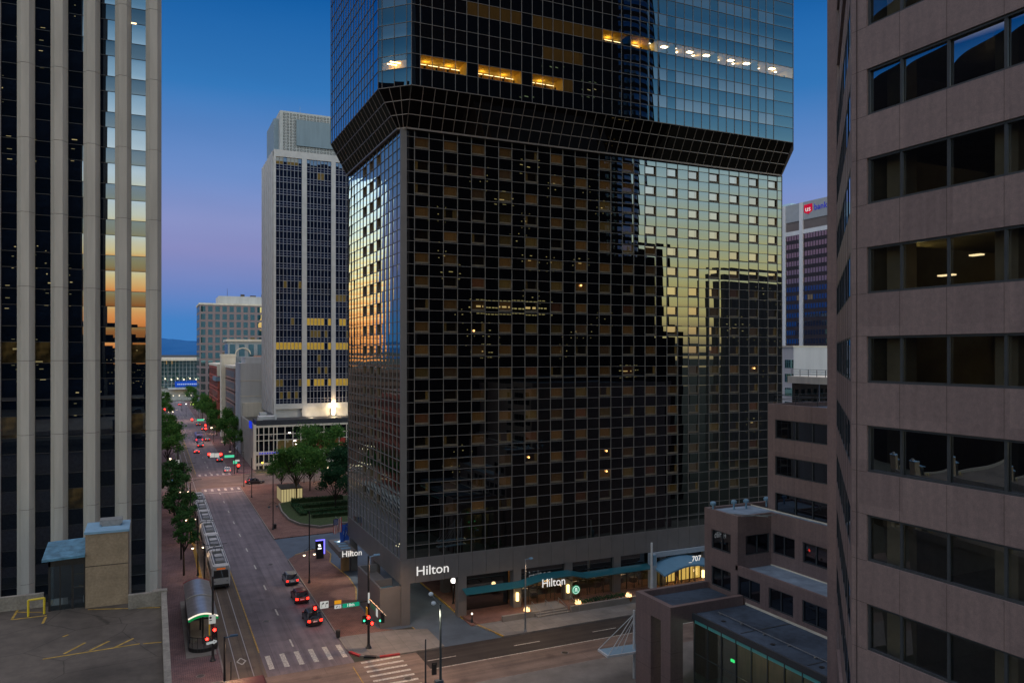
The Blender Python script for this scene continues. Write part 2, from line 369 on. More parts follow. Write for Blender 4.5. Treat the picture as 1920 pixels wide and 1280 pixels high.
# ---------------------------------------------------------------- world: twilight sky, glow behind the viewpoint, earth shadow ahead
def build_world():
    w = bpy.data.worlds.new('World'); SC.world = w; w.use_nodes = True
    nt = w.node_tree; nt.nodes.clear()
    class T: pass
    t = NT.__new__(NT); t.t = nt
    out = nt.nodes.new('ShaderNodeOutputWorld')
    tc = t.n('TexCoord'); sp = t.n('SeparateXYZ', inp={'Vector': tc.outputs['Generated']})
    el = math_n(t, 'ARCSINE', sp.outputs[2])
    e = math_n(t, 'DIVIDE', math_n(t, 'MAXIMUM', el, 0.0), R(90), clamp=True)
    def rp(stops): return ramp(t, e, [(d/90., c) for d, c in stops])
    anti = rp([(0,(.050,.215,.55)), (2.2,(.058,.222,.56)), (4.5,(.150,.230,.525)), (7,(.245,.265,.535)), (9,(.250,.295,.575)),
               (12,(.155,.270,.580)), (18,(.034,.185,.490)), (25,(.002,.095,.345)), (33,(.60,.58,.68)), (50,(1.00,.95,1.02)), (65,(1.05,1.03,1.14)), (90,(1.05,1.03,1.14))])
    sun = rp([(0,(2.2,.68,.15)), (2,(3.0,1.05,.27)), (3.8,(3.1,1.65,.55)), (5.6,(2.85,2.25,1.05)), (8.5,(2.45,2.50,2.0)),
              (12,(2.0,2.40,2.60)), (17,(1.08,1.66,2.15)), (22,(.36,.80,1.26)), (33,(.70,.72,.80)), (50,(1.00,.97,1.00)), (65,(1.05,1.03,1.14)), (90,(1.05,1.03,1.14))])
    side = rp([(0,(1.25,.88,.48)), (1.5,(1.90,1.36,.62)), (3,(2.55,1.92,.80)), (5,(2.70,2.22,1.00)), (8,(2.20,2.16,1.50)),
              (12,(1.75,2.15,2.30)), (17,(.95,1.50,1.95)), (22,(.34,.76,1.20)), (33,(.70,.72,.80)), (50,(1.00,.97,1.00)), (65,(1.05,1.03,1.14)), (90,(1.05,1.03,1.14))])
    hv = t.n('CombineXYZ', inp={'X': sp.outputs[0], 'Y': sp.outputs[1], 'Z': 0.0})
    hn = t.n('VectorMath', operation='NORMALIZE', inp={0: hv.outputs[0]})
    gd = Vector((-.14,-.99,0)).normalized()
    dt = t.n('VectorMath', operation='DOT_PRODUCT', inp={0: hn.outputs[0], 1: tuple(gd)})
    mr = t.n('MapRange', interpolation_type='SMOOTHSTEP', inp={'Value': dt.outputs['Value'], 'From Min': -.20, 'From Max': .62})
    mr2 = t.n('MapRange', interpolation_type='SMOOTHSTEP', inp={'Value': dt.outputs['Value'], 'From Min': .70, 'From Max': .97})
    nz = t.n('TexNoise', inp={'Vector': t.n('Mapping', inp={'Vector': tc.outputs['Generated'], 'Scale': (1.5,1.5,9)}).outputs[0], 'Scale': 2.0, 'Detail': 5.0})
    ms = t.n('MixRGB', inp={'Fac': mr2.outputs[0], 'Color1': side, 'Color2': sun})
    mx = t.n('MixRGB', inp={'Fac': mr.outputs[0], 'Color1': anti, 'Color2': ms.outputs[0]})
    sv = t.n('MixRGB', blend_type='MULTIPLY', inp={'Fac': 1.0, 'Color1': mx.outputs[0], 'Color2': ramp(t, nz.outputs[0], [(.3,(.95,.95,.96)),(.7,(1.03,1.02,1.02))])})
    bg = t.n('Background', inp={'Color': sv.outputs[0], 'Strength': 1.0})
    nt.links.new(bg.outputs[0], out.inputs[0])
build_world()

cam = bpy.data.cameras.new('camera'); co = bpy.data.objects.new('camera', cam); COL.objects.link(co)
co.location = (0,0,CAMZ); co.rotation_euler = (R(90), 0, -YAW)
cam.sensor_width = 36; cam.lens = FPX/1920*36; cam.shift_y = (HY-640)/1920.; cam.clip_end = 60000; cam.clip_start = .5
SC.camera = co
vs = SC.view_settings; vs.view_transform = 'Standard'; vs.look = 'None'; vs.gamma = 1; vs.exposure = 0
SC.cycles.use_denoising = True
try: SC.cycles.denoiser = 'OPENIMAGEDENOISE'
except Exception: pass
SC.cycles.max_bounces = 7; SC.cycles.glossy_bounces = 5; SC.cycles.diffuse_bounces = 3; SC.cycles.transparent_max_bounces = 12
SC.cycles.sample_clamp_indirect = 4.0; SC.cycles.blur_glossy = .3
SC.cycles.caustics_reflective = True

def lamp(pos, energy, col=(1,.72,.42), size=.25, spot=None, target=(0,0,-1), blend=.6, omni=False):
    if not spot and not omni and energy >= 100: spot = 152
    l = bpy.data.lights.new('lamp_light', 'SPOT' if spot else 'POINT'); l.energy = energy; l.color = col; l.shadow_soft_size = size
    if spot: l.spot_size = R(spot); l.spot_blend = blend
    o = bpy.data.objects.new('lamp_light', l); COL.objects.link(o); o.location = pos
    if spot: o.rotation_euler = Vector(target).to_track_quat('-Z','Y').to_euler()
    return o
WARM, COOL, AMB = (1,.66,.36), (.82,.9,1), (1,.55,.22)

# ---------------------------------------------------------------- the setting
XC0, XC1 = 6.9, 20.4            # kerbs of the main street
YS0, YS1 = 74.6, 85.6           # kerbs of the near cross street
YF0, YF1 = 211.0, 231.5         # kerbs of the far cross street
struct('ground', MB().face([(-30000,-30000,-.02),(30000,-30000,-.02),(30000,40000,-.02),(-30000,40000,-.02)]), M['earth'])
def flat(x0,x1,y0,y1,z): return MB().face([(x0,y0,z),(x1,y0,z),(x1,y1,z),(x0,y1,z)])
b = flat(11.1,XC1,YS1,YF0,0); b.face([(11.1,YF1,0),(XC1,YF1,0),(XC1,612,0),(11.1,612,0)]); b.face([(11.1,-40,0),(XC1,-40,0),(XC1,YS0,0),(11.1,YS0,0)])
struct('main_road', b, M['asphalt'])
b = flat(-90,320,YS0,80.2,0); b.face([(-90,80.2,0),(27.5,80.2,0),(27.5,YS1,0),(-90,YS1,0)])
struct('cross_road', b, M['road_concrete'])
struct('cross_road_lane', flat(27.5,320,80.2,YS1,0), M['asphalt_dark'])
struct('far_cross_road', flat(-60,220,YF0,YF1,0), M['road_concrete'])
b = flat(XC0,11.1,-40,YS0,0); b.face([(XC0,YS1,0),(11.1,YS1,0),(11.1,YF0,0),(XC0,YF0,0)]); b.face([(XC0,YF1,0),(11.1,YF1,0),(11.1,612,0),(XC0,612,0)])
struct('tram_track_bed', b, M['track_concrete'])
for x in (8.28, 9.80):
    r = MB(); r.box(x-.045, x+.045, -40, 590, .002, .022)
    single('tram_rail', r, M['rail'], 'steel tram rail in the street, %s of the pair under the tram' % ('nearer the platform' if x < 9 else 'nearer the car lanes'), 'rail', 'tram rails')
# markings, 4 mm up
w = MB(); y = 93.2
while y < 560:
    if not (YF0-8 < y < YF1+4): w.box(14.85,15.05,y,y+2.6,.004,.006)
    y += 12.0
def xw_along(x0,x1,y0,y1,n,wd):          # bars parallel to the main street
    for i in range(n):
        xc = x0+(x1-x0)*(i+.5)/n; w.box(xc-wd/2,xc+wd/2,y0,y1,.004,.006)
xw_along(11.0,20.6,87.5,91.6,6,.55)
xw_along(11.2,20.6,206.5,209.8,6,.55); xw_along(11.2,20.6,233.0,236.2,6,.55)
for i in range(7):
    yc = 85.1-1.32*i; w.box(21.0,25.5,yc-.22,yc+.22,.004,.006)
w.box(11.1,20.4,203.6,204.0,.004,.006)
for x in (27.9,38.6,49.3,60.,71.): w.box(x,x+3.4,82.5,82.64,.004,.006)
w.box(27.5,140,80.13,80.28,.004,.006)
for k in range(4):                        # diamond in the tram lane
    a, c = R(90*k), R(90*k+90); p = [(8.98+.62*math.cos(q)*.75, 91.2+1.0*math.sin(q)) for q in (a,c)]
    w.bar((p[0][0],p[0][1],.005),(p[1][0],p[1][1],.005),.16,.003)
struct('road_markings', w, M['white'])
y_ = MB(); y_.box(11.02,11.16,93.0,203.0,.004,.006); y_.box(11.02,11.16,238,420,.004,.006); y_.box(19.9,20.0,76,84.5,.004,.006)
struct('yellow_lane_line', y_, M['yellow'])

# pavements with kerbs (z = .15)
def pave(name, poly, mat, kerb=True, z=.15):
    struct(name, MB().prism(poly, -.01, z), mat)
def kerb_run(bm, pts, wd=.16, z=.158):
    for a, c in zip(pts, pts[1:]): bm.bar((a[0],a[1],z/2),(c[0],c[1],z/2),wd,z)
pave('west_sidewalk', [(.9,YS1+.6),(6.9,YS1+.6),(6.9,YF0),(.9,YF0)], M['pavers_dark'])
pave('far_west_sidewalk', [(.9,YF1),(6.9,YF1),(6.9,600),(.9,600)], M['pavers_dark'])
pave('far_east_sidewalk', [(XC1,YF1),(27,YF1),(27,600),(XC1,600)], M['pavers_dark'])
ARC = [(XC1,89.6),(20.6,88.4),(21.2,87.1),(22.2,86.2),(23.6,85.7),(24.8,YS1)]
pave('corner_sidewalk', ARC[::1]+[(31.0,YS1),(31.0,91.8),(27.2,93.2),(XC1,93.6)], M['walk'])
pave('east_sidewalk', [(XC1,93.6),(27.2,93.2),(25.4,94.6),(25.5,106.5),(26.9,112),(27.2,118),(26.4,128),(27.6,133.0),(27.4,136.2),(25.6,137.4),(22.0,135.0),(XC1,132.4)], M['pavers'])
pave('plaza_pavement', [(XC1,148.2),(60,151.6),(60,YF0),(XC1,YF0)], M['pavers'])
struct('hotel_driveway', MB().face([(XC1,132.4,.02),(22.0,135.0,.02),(25.6,137.4,.02),(60,137.4,.02),(60,151.6,.02),(XC1,148.2,.02)])
      .face([(25.45,93.6,.02),(36.4,93.6,.02),(36.4,137.4,.02),(25.45,137.4,.02)]).face([(30.2,YS1,.02),(38.6,YS1,.02),(36.4,93.6,.02),(29.6,93.6,.02)]), M['drive'])
pave('cross_street_sidewalk', [(38.6,YS1),(140,YS1),(140,90.6),(36.9,90.6)], M['walk'])
pave('hotel_terrace_paving', [(36.4,90.6),(140,90.6),(140,98),(36.4,98)], M['pavers'], z=.17)
pave('driveway_island', [(36.41,98.0),(43.5,98.0),(43.5,116),(36.41,116)], M['pavers'], z=.16)
pave('south_sidewalk', [(24.5,YS0),(320,YS0),(320,58),(28.0,58),(XC1+.4,58),(XC1+.4,70.6),(21.4,73.2)][::-1], M['walk_plain'])
pave('west_corner_sidewalk', [(-90,YS0),(-90,60),(6.9,60),(6.9,72),(5.6,YS0)][::-1][::-1], M['walk_plain'])
k = MB()
kerb_run(k, [(XC1,132.4),(XC1,93.6)]+ARC+[(30.2,YS1)]); kerb_run(k, [(38.6,YS1),(140,YS1)]); kerb_run(k, [(XC1,148.2),(XC1,YF0),(60,YF0)]); kerb_run(k, [(XC1,590),(XC1,YF1),(60,YF1)])
kerb_run(k, [(6.9,YF0),(6.9,YS1+.6),(.9,YS1+.6)]); kerb_run(k, [(6.9,590),(6.9,YF1)]); kerb_run(k, [(320,YS0),(24.5,YS0),(21.4,73.2),(XC1+.4,70.6),(XC1+.4,58)])
struct('kerb_line', k, M['curb'])
k = MB()
kerb_run(k, [(29.6,93.6),(30.2,YS1)], .14, .03); kerb_run(k, [(36.4,116),(36.4,93.6),(38.6,YS1)], .18, .17)
kerb_run(k, [(25.6,106.5),(26.9,112),(27.2,118),(26.4,128),(27.6,133.0),(27.4,136.2),(25.6,137.4),(22.0,135.0)], .16, .165)  # yellow light along the island edge is painted in as kerb colour
struct('yellow_and_lit_kerb', k, M['yellow'])
k = MB()
k.bar((20.55,88.6,.08),(21.35,86.95,.08),.34,.18); k.bar((23.3,85.78,.08),(25.6,85.62,.08),.34,.18); struct('red_kerb', k, M['redcurb'])
struct('kerb_ramp', MB().bar((21.75,86.6,.08),(23.0,85.9,.08),.5,.17), M['black'])

# mountains on the horizon
def mountains():
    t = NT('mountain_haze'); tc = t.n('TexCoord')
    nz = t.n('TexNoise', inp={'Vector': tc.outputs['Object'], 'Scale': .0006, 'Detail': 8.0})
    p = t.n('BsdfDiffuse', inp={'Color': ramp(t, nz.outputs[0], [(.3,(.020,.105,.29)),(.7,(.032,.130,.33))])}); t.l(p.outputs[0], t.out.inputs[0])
    for nm, Y0, hh, seed, col in (('mountains', 26000, 640, 3, None), ('foothills', 15000, 95, 8, None)):
        b = MB(); q = random.Random(seed); n = 160; rows = 7
        ph = [q.uniform(0,6.28) for _ in range(9)]
        P = []
        for j in range(rows):
            fr = j/(rows-1.)
            row = []
            for i in range(n):
                x = -16000+40000*i/(n-1)
                h = hh*(.75+.16*math.sin(x/3100+ph[0])+.11*math.sin(x/1300+ph[1])+.06*math.sin(x/540+ph[2]+j)+.04*math.sin(x/230+ph[3]+2*j))
                prof = math.sin(math.pi/2*min(1,fr*1.15)); row.append((x, Y0+fr*5200+300*math.sin(x/900+j), -30+h*prof))
            P.append(row)
        for j in range(rows-1):
            for i in range(n-1): b.face([P[j][i],P[j][i+1],P[j+1][i+1],P[j+1][i]])
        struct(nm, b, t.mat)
mountains()
# ================================================================ the glass hotel tower
HT = thing('hotel_tower', 'dark mirror-glass hotel tower with a wider upper block overhanging the street corner', 'tower', (28.43,94.44,0))
HX0, HX1, HY0, HY1 = 28.43, 91.6, 94.44, 123.6
PIT, WROW = 1.95, 1.466
GL = glass('hotel_glass', .13, (.68,.80,.78), (.003,.003,.004), .021, .004, fres=2.0)
GLU = glass('hotel_upper_glass', .055, (.36,.68,.88), (.004,.005,.008), .019, .003, fres=2.6)
GLV = glass('hotel_vision_glass', .105, (.62,.74,.84), (.006,.006,.008), .015, .003, fres=2.2)
GLR = glass('hotel_room_glass', .20, (.98,.98,.93), (.010,.007,.005), .003, .002)
def curtain(nm, base, em, refl=.17): return glass(nm, refl, (.98,.97,.92), base, .006, .003, emit=em, vary=True)
CURT = [curtain('curtain_amber', (.05,.03,.014), (.023,.0115,.0034)), curtain('curtain_olive', (.05,.035,.016), (.020,.0125,.0034)), curtain('curtain_red', (.04,.02,.014), (.019,.0075,.003)),
        curtain('curtain_dim', (.03,.02,.012), (.014,.008,.004)), GLR]
BULB = glow('bedside_bulb', (1,.50,.15), 3.5)

def wall_glass(b, O, D, us, zs, skip=None, m=None, off=0.0):
    nx, ny = D[1], -D[0]
    for i in range(len(us)-1):
        for j in range(len(zs)-1):
            if skip and skip(i,j): continue
            p = lambda u,z: (O[0]+D[0]*u+nx*off, O[1]+D[1]*u+ny*off, z)
            b.face([p(us[i],zs[j]), p(us[i+1],zs[j]), p(us[i+1],zs[j+1]), p(us[i],zs[j+1])], m(i,j) if m else 0,
                   [(0,0),(1,0),(1,1),(0,1)], (rnd.uniform(-1,1), rnd.uniform(-1,1), rnd.random()))
def wall_grid(b, O, D, us, zs, w=.07, h=.06, dep=.07, m=0):
    nx, ny = D[1], -D[0]
    def pt(u, z, o): return (O[0]+D[0]*u+nx*o, O[1]+D[1]*u+ny*o, z)
    for u in us: b.bar(pt(u,zs[0],dep/2), pt(u,zs[-1],dep/2), w, dep, m)
    for z in zs: b.bar(pt(us[0],z,dep/2-.006), pt(us[-1],z,dep/2-.006), dep, h, m)

# ---- lower shaft
colF = [.68] + [1.73+PIT*k for k in range(32)] + [HX1-HX0]
zR = [8.35,10.0,11.74] + [13.47+WROW*k for k in range(34)] + [62.8]       # 13.47 .. 61.85, 62.8
colL = [PIT*k for k in range(15)] + [HY1-HY0]
def win_front(i,j): return 1 <= i <= 31 and i % 2 == 1 and 4 <= j <= 36 and j % 2 == 0 or False
jw = [j for j in range(len(zR)-1) if 3 <= j <= 35 and (j-3) % 2 == 0]
isF = lambda i,j: (1 <= i <= 31 and i % 2 == 1 and j in jw)
# rows run upward: the topmost windowed row is the one under z = 61.85
jw = [j for j in range(len(zR)-1) if 3 <= j <= 35 and (35-j) % 2 == 0]
isL = lambda i,j: (i in (5,7,9) and j in jw)
OF, DF = (HX0,HY0), (1,0)
OL, DL = (HX0,HY1), (0,-1)
b = MB(); wall_glass(b, OF, DF, colF, zR, isF); part('curtain_wall', b, GL, HT)
b = MB(); wall_glass(b, OL, DL, colL, zR, isL); part('curtain_wall', b, GL, HT)
b = MB(); wall_grid(b, OF, DF, colF, zR); part('mullion_grid', b, M['mullion'], HT)
b = MB(); wall_grid(b, OL, DL, colL[:-1]+[HY1-HY0-.03], zR); part('mullion_grid', b, M['mullion'], HT)
b = MB().box(HX0-.09,HX0+.68,HY0-.09,HY0+.3,8.35,62.7); part('corner_pilaster', b, M['band'], HT)
b = MB(); wall_glass(b, (HX1,HY0), (0,1), [0,10,20,29.16], [8.35,20,32,44,62.8]); wall_glass(b, (HX1,HY1), (-1,0), [0,20,40,63.17], [8.35,20,32,44,62.8]); part('rear_wall', b, GL, HT)
b = MB().box(HX0+.5,HX1-.2,HY0+.9,HY1-.3,8.3,62.7); part('dark_core', b, M['black'], HT)

# windows: each a recessed pane with reveals and a vent bar below it
def window_mesh(nm, D, w, h, kind):
    nx, ny = D[1], -D[0]; dep = -.24
    P = lambda u,z,o: (D[0]*u+nx*o, D[1]*u+ny*o, z)
    b = MB(); e = .04; s = .30
    b.face([P(e,s,dep),P(w-e,s,dep),P(w-e,h-e,dep),P(e,h-e,dep)], 1, [(0,0),(1,0),(1,1),(0,1)], (rnd.uniform(-1,1),rnd.uniform(-1,1),rnd.random()))
    def strip(u0,u1): b.face([P(u0,s,dep+.01),P(u1,s,dep+.01),P(u1,h-e,dep+.01),P(u0,h-e,dep+.01)], 2, [(0,0),(1,0),(1,1),(0,1)], (0,0,rnd.random()))
    if kind in (6,7): strip(e,.5 if kind == 6 else .38)
    if kind == 7: strip(w-.62,w-e)
    if kind == 3:                                    # curtain half drawn: strip at the side
        b.face([P(w-.42,s,dep+.01),P(w-e,s,dep+.01),P(w-e,h-e,dep+.01),P(w-.42,h-e,dep+.01)], 2, [(0,0),(1,0),(1,1),(0,1)], (0,0,.5))
    b.face([P(0,s,0),P(0,s,dep),P(0,h,dep),P(0,h,0)]); b.face([P(w,s,dep),P(w,s,0),P(w,h,0),P(w,h,dep)])
    b.face([P(0,h,dep),P(w,h,dep),P(w,h,0),P(0,h,0)][::-1])
    b.bar(P(0,.19,-.06), P(w,.19,-.06), .14, .10); b.bar(P(0,.30,-.13), P(w,.30,-.13), .22, .05)
    b.face([P(0,0,-.1),P(w,0,-.1),P(w,.3,-.1),P(0,.3,-.1)], 3)
    b.bar(P(w/2,.07,-.06), P(w/2,.30,-.06), .09, .05)
    mats = [M['reveal'], {0:CURT[0],1:CURT[1],2:CURT[2],3:GLR,4:GLR,5:CURT[3],6:GLR,7:GLR}[kind], CURT[1], M['black']]
    return b, mats
winmesh = {}
for nm, D in (('F',DF),('L',DL)):
    for kd in range(8):
        b, mt = window_mesh('window', D, PIT, WROW, kd); winmesh[nm,kd] = mesh('window', b, mt); winmesh[nm,kd,'mb'] = (b, mt)
cells = []
for nm, O, D, cs, ii in (('F',OF,DF,colF,range(1,32,2)), ('L',OL,DL,colL,(5,7,9))):
    for i in ii:
        for j in jw:
            x, y, z = O[0]+D[0]*cs[i], O[1]+D[1]*cs[i], zR[j]
            cells.append((x*x+y*y+(z-CAMZ)**2, nm, x, y, z))
cells.sort()
rest = {}
wkinds = [0,0,1,0,2,1,3,5,4,0,6,0,1,7,0,4,0,1,2,0,1,0,3,0]
for n_, (d, nm, x, y, z) in enumerate(cells):
    kd = rnd.choice(wkinds)
    if x > 66: kd = rnd.choice([0,1,2,5,5,3,4,7,6])
    if n_ < 100:
        o = link('window', winmesh[nm,kd], HT, (x-HT.location.x, y-HT.location.y, z))
    else:
        b, mt = winmesh[nm,kd,'mb']; r = rest.setdefault('all', MB())
        base = kd*4
        for f, mi, uv, rr in zip(b.f, b.m, b.uv, b.r):
            r.face([(b.v[q][0]+x, b.v[q][1]+y, b.v[q][2]+z) for q in f], base+mi, uv, (rnd.uniform(-1,1),rnd.uniform(-1,1),rnd.random()) if uv else None)
mts = []
for kd in range(8): mts += winmesh['F',kd,'mb'][1]
o = part('window', rest['all'], mts, HT); o['kind'] = 'stuff'; o['label'] = 'many further recessed hotel windows across the shaft'
# a few bedside lamps seen through the windows
for (px, py) in ((889,620),(992,857),(1138,845),(1138,883),(1415,690),(1090,535)):
    X, Z = at_y(px, HY0-.02, py)
    b = MB(); b.ball((X,HY0+.05,Z), .13, 8); part('bedside_lamp', b, BULB, HT)

# ---- podium band, pillars, recessed base
def panel_run(b, O, D, L, z0, z1, pitch=1.95, dep=.12, gap=.035):
    nx, ny = D[1], -D[0]; u = 0.0
    while u < L-.05:
        v = min(u+pitch, L)
        a = (O[0]+D[0]*(u+gap/2)+nx*dep/2, O[1]+D[1]*(u+gap/2)+ny*dep/2); c = (O[0]+D[0]*(v-gap/2)+nx*dep/2, O[1]+D[1]*(v-gap/2)+ny*dep/2)
        b.bar((a[0],a[1],(z0+z1)/2), (c[0],c[1],(z0+z1)/2), dep, z1-z0); u = v
b = MB(); panel_run(b, (HX0-.1,HY0), DF, HX1-HX0+.1, 5.27, 8.33); panel_run(b, (HX0,HY1), DL, HY1-HY0+.1, 5.27, 8.33)
b.box(HX0,HX1,HY0,HY1,5.30,8.28); part('podium_band', b, M['band'], HT)
for kx in range(-1,8):
    x0 = 36.1+7.93*kx if kx >= 0 else HX0
    b = MB().box(x0, x0+1.15, HY0-.08, HY0+1.1, .0, 5.3); part('pillar', b, M['band'], HT)
for yy in (108.,121.5):
    b = MB().box(HX0, HX0+1.0, yy, yy+1.3, 0, 5.3); part('pillar', b, M['band'], HT)
for (x, y) in ((37.6,104.5),(37.6,116.5)):
    b = MB().box(x, x+1.2, y, y+1.2, 0, 5.3); part('pillar', b, M['band'], HT)
b = MB().box(HX0+.3,HX1-.3,HY0+.3,HY1-.3,5.18,5.26); part('base_ceiling', b, surf('soffit_board', (.42,.36,.28), .8, .1, 1, 0), HT)
# ground floor shop fronts, recessed
lob = MB(); lob.face([(43.6,HY0+3,0),(90,HY0+3,0),(90,HY0+3,5.2),(43.6,HY0+3,5.2)])
wood = surf('lobby_wood', (.30,.18,.08), .6, .35, 2, 0, streak=True)
b = MB(); b.box(43.6,91,HY0+8,HY0+8.2,0,5.2); b.box(43.4,43.6,HY0+2.2,HY1-2,0,5.2); part('lobby_back_wall', b, wood, HT)
SHOPG = glass('shop_glass', .10, (.9,.95,1), (.72,.74,.72), clear=True, fres=.5)
DARKG = glass('dark_shop_glass', .14, (.8,.9,1), (.006,.007,.008), fres=.4)
for kx in range(1,7):
    x0, x1 = 36.1+7.93*kx+1.15, 36.1+7.93*(kx+1)
    if kx == 0: continue
    b = MB().face([(x0,HY0+.55,.2),(x1,HY0+.55,.2),(x1,HY0+.55,3.3),(x0,HY0+.55,3.3)]); part('shop_window', b, SHOPG, HT)
    b = MB().face([(x0,HY0+.35,3.3),(x1,HY0+.35,3.3),(x1,HY0+.35,5.25),(x0,HY0+.35,5.25)]); part('transom_window', b, DARKG, HT)
    b = MB()
    n = 5
    for q in range(n+1): b.box(x0+(x1-x0-.06)*q/n, x0+(x1-x0-.06)*q/n+.06, HY0+.46, HY0+.60, .17, 3.3)
    b.box(x0,x1,HY0+.40,HY0+.62,3.22,3.38); b.box(x0,x1,HY0+.44,HY0+.62,2.3,2.36); part('shop_frame', b, M['bronze'], HT)
b = MB().face([(37.25,HY0+1.6,.2),(44,HY0+1.6,.2),(44,HY0+1.6,5.2),(37.25,HY0+1.6,5.2)]); part('shop_window', b, DARKG, HT)
# lit ceiling fittings inside the lobby
FIT = glow('lobby_fitting', (1,.74,.36), 12)
b = MB()
for x in (46.5,49.5,56,59,64,68,73,77,80): b.box(x,x+.5,HY0+2.4,HY0+2.6,2.75,2.8)
for x in (47.8,51,66,78.5,82): b.box(x,x+1.1,HY0+4.6,HY0+4.8,2.1,2.16)
part('lobby_light', b, FIT, HT)
furn = MB()
for x in [46+2.1*k for k in range(20)]:
    furn.box(x,x+.9,HY0+2.4+(x*7%1.7),HY0+3.2+(x*7%1.7),.17,.9); furn.box(x+.2,x+.3,HY0+1.4,HY0+1.5,.17,2.2)
part('lobby_furniture', furn, M['bronze'], HT)
for x in (47,55,63,71,79): lamp((x,HY0+2.6,2.9), 60, WARM, .3)
# teal glass awning along the front
t_ = NT('awning_glass'); p_ = t_.n('BsdfPrincipled', inp={'Base Color': (.015,.11,.145,1), 'Roughness': .3, 'Transmission Weight': .0, 'Coat Weight': .6, 'Emission Color': (.02,.20,.25,1), 'Emission Strength': .0}); t_.l(p_.outputs[0], t_.out.inputs[0])
M['awning'] = t_.mat
b = MB()
def aw(x0,x1,z0,z1,d0=1.6):
    b.loft([[(x0,HY0-.12,z0+.38),(x0,HY0-d0,z0),(x0,HY0-d0,z0-.10),(x0,HY0-.12,z0+.28)],[(x1,HY0-.12,z1+.38),(x1,HY0-d0,z1),(x1,HY0-d0,z1-.10),(x1,HY0-.12,z1+.28)]])
aw(36.6,44.6,3.35,3.35); aw(44.6,48.2,3.35,3.95); aw(48.2,52.2,3.95,3.95); aw(52.2,54.5,3.95,3.35); aw(54.5,65.6,3.35,3.35)
part('glass_awning', b, M['awning'], HT)
b = MB()
for q in range(15): x = 37+1.9*q; b = MB().bar((x,HY0-.1,3.2),(x,HY0-1.5,3.2),.07,.14); part('awning_bracket', b, M['bronze'], HT)

# ---- the wider upper block
o_, ch = 2.85, 3.3
UY, UX, UX1, UYB = HY0-o_, HX0-o_, HX1+o_, HY1+o_
ZS0, ZS1 = 62.78, 67.42
TOPZ = ZS1 + 3.89*14
def octo(x0,x1,y0,y1,c): return [(x0+c,y0),(x1-c,y0),(x1,y0+c),(x1,y1-c),(x1-c,y1),(x0+c,y1),(x0,y1-c),(x0,y0+c)]
UP = octo(UX,UX1,UY,UYB,ch); LO = octo(HX0-.35,HX1+.35,HY0-.35,HY1+.35,.95)
zU = [ZS1]
for q in range(14): zU += [zU[-1]+2.18, zU[-1]+2.18+1.71]
Lf = UX1-ch-(UX+ch)
cF = [0] + [1.12+1.545*k for k in range(38)]; cF = [u for u in cF if u < Lf-.7] + [Lf]
chw = ch*math.sqrt(2); cC = [0,chw*.12,chw*.49,chw*.86,chw]
Ll = UYB-UY-2*ch; cS = [0]+[1.12+1.545*k for k in range(17)]; cS = [u for u in cS if u < Ll-.7]+[Ll]
s2 = math.sqrt(.5)
faces = [('front',UP[0],(1,0),cF), ('left',UP[6],(0,-1),cS), ('chamfer',UP[7],(s2,-s2),cC), ('rchamfer',UP[1],(s2,s2),cC), ('right',UP[2],(0,1),cS), ('back',UP[4],(-1,0),[0,20,40,Lf]), ('bl',UP[5],(-s2,-s2),[0,chw]), ('br',UP[3],(-s2,s2),[0,chw])]
# lit office rows on the front: (vision row index, first column, last column) left open for a real room behind
open_cells = set()
def colx(px): return max(0, min(len(cF)-2, sum(1 for u in cF if u+UP[0][0] <= at_y(px,UY)+.3)-1))
ROOMS = [(1,1,4,True),(1,6,9,True),(1,11,13,True)]+[(5,colx(p),colx(q),f) for p,q,f in ((1138,1166,True),(1192,1221,True),(1228,1250,False),(1276,1330,False),(1354,1408,False),(1432,1483,False))]
for (r_, a, c, f_) in ROOMS:
    for i in range(a, c+1): open_cells.add((i, r_))
def vis(j): return j % 2 == 1
for nm, O, D, us in faces:
    b = MB()
    skip = (lambda i,j: (i,j) in open_cells) if nm == 'front' else ((lambda i,j: j == 1 and i in (1,2)) if nm == 'chamfer' else None)
    wall_glass(b, O, D, us, zU, skip, m=lambda i,j: 1 if (vis(j) and 0 < i < len(us)-2 and not (nm == 'front' and i % 5 == 0)) else 0)
    part('upper_curtain_wall', b, [GLU,GLV], HT)
    b = MB(); wall_grid(b, O, D, us, zU, .06, .055, .06); part('mullion_grid', b, M['mullion'], HT)
b = MB().prism(octo(UX+1,UX1-1,UY+6.5,UYB-1,ch), ZS1, TOPZ+2.0); part('dark_core', b, M['black'], HT)
b = MB().prism(octo(UX+.05,UX1-.05,UY+.05,UYB-.05,ch), TOPZ, TOPZ+.3); part('roof', b, M['roofgrey'], HT)
CLR = glass('clear_office_glass', .13, (.85,.95,1), (.95,.93,.88), .004, .001, clear=True, fres=.3)
O, D = UP[7], (s2,-s2)
b = MB()
for i in (1,2): wall_glass(b, O, D, [cC[i],cC[i+1]], [zU[1],zU[2]])
part('lit_office_window', b, CLR, HT)
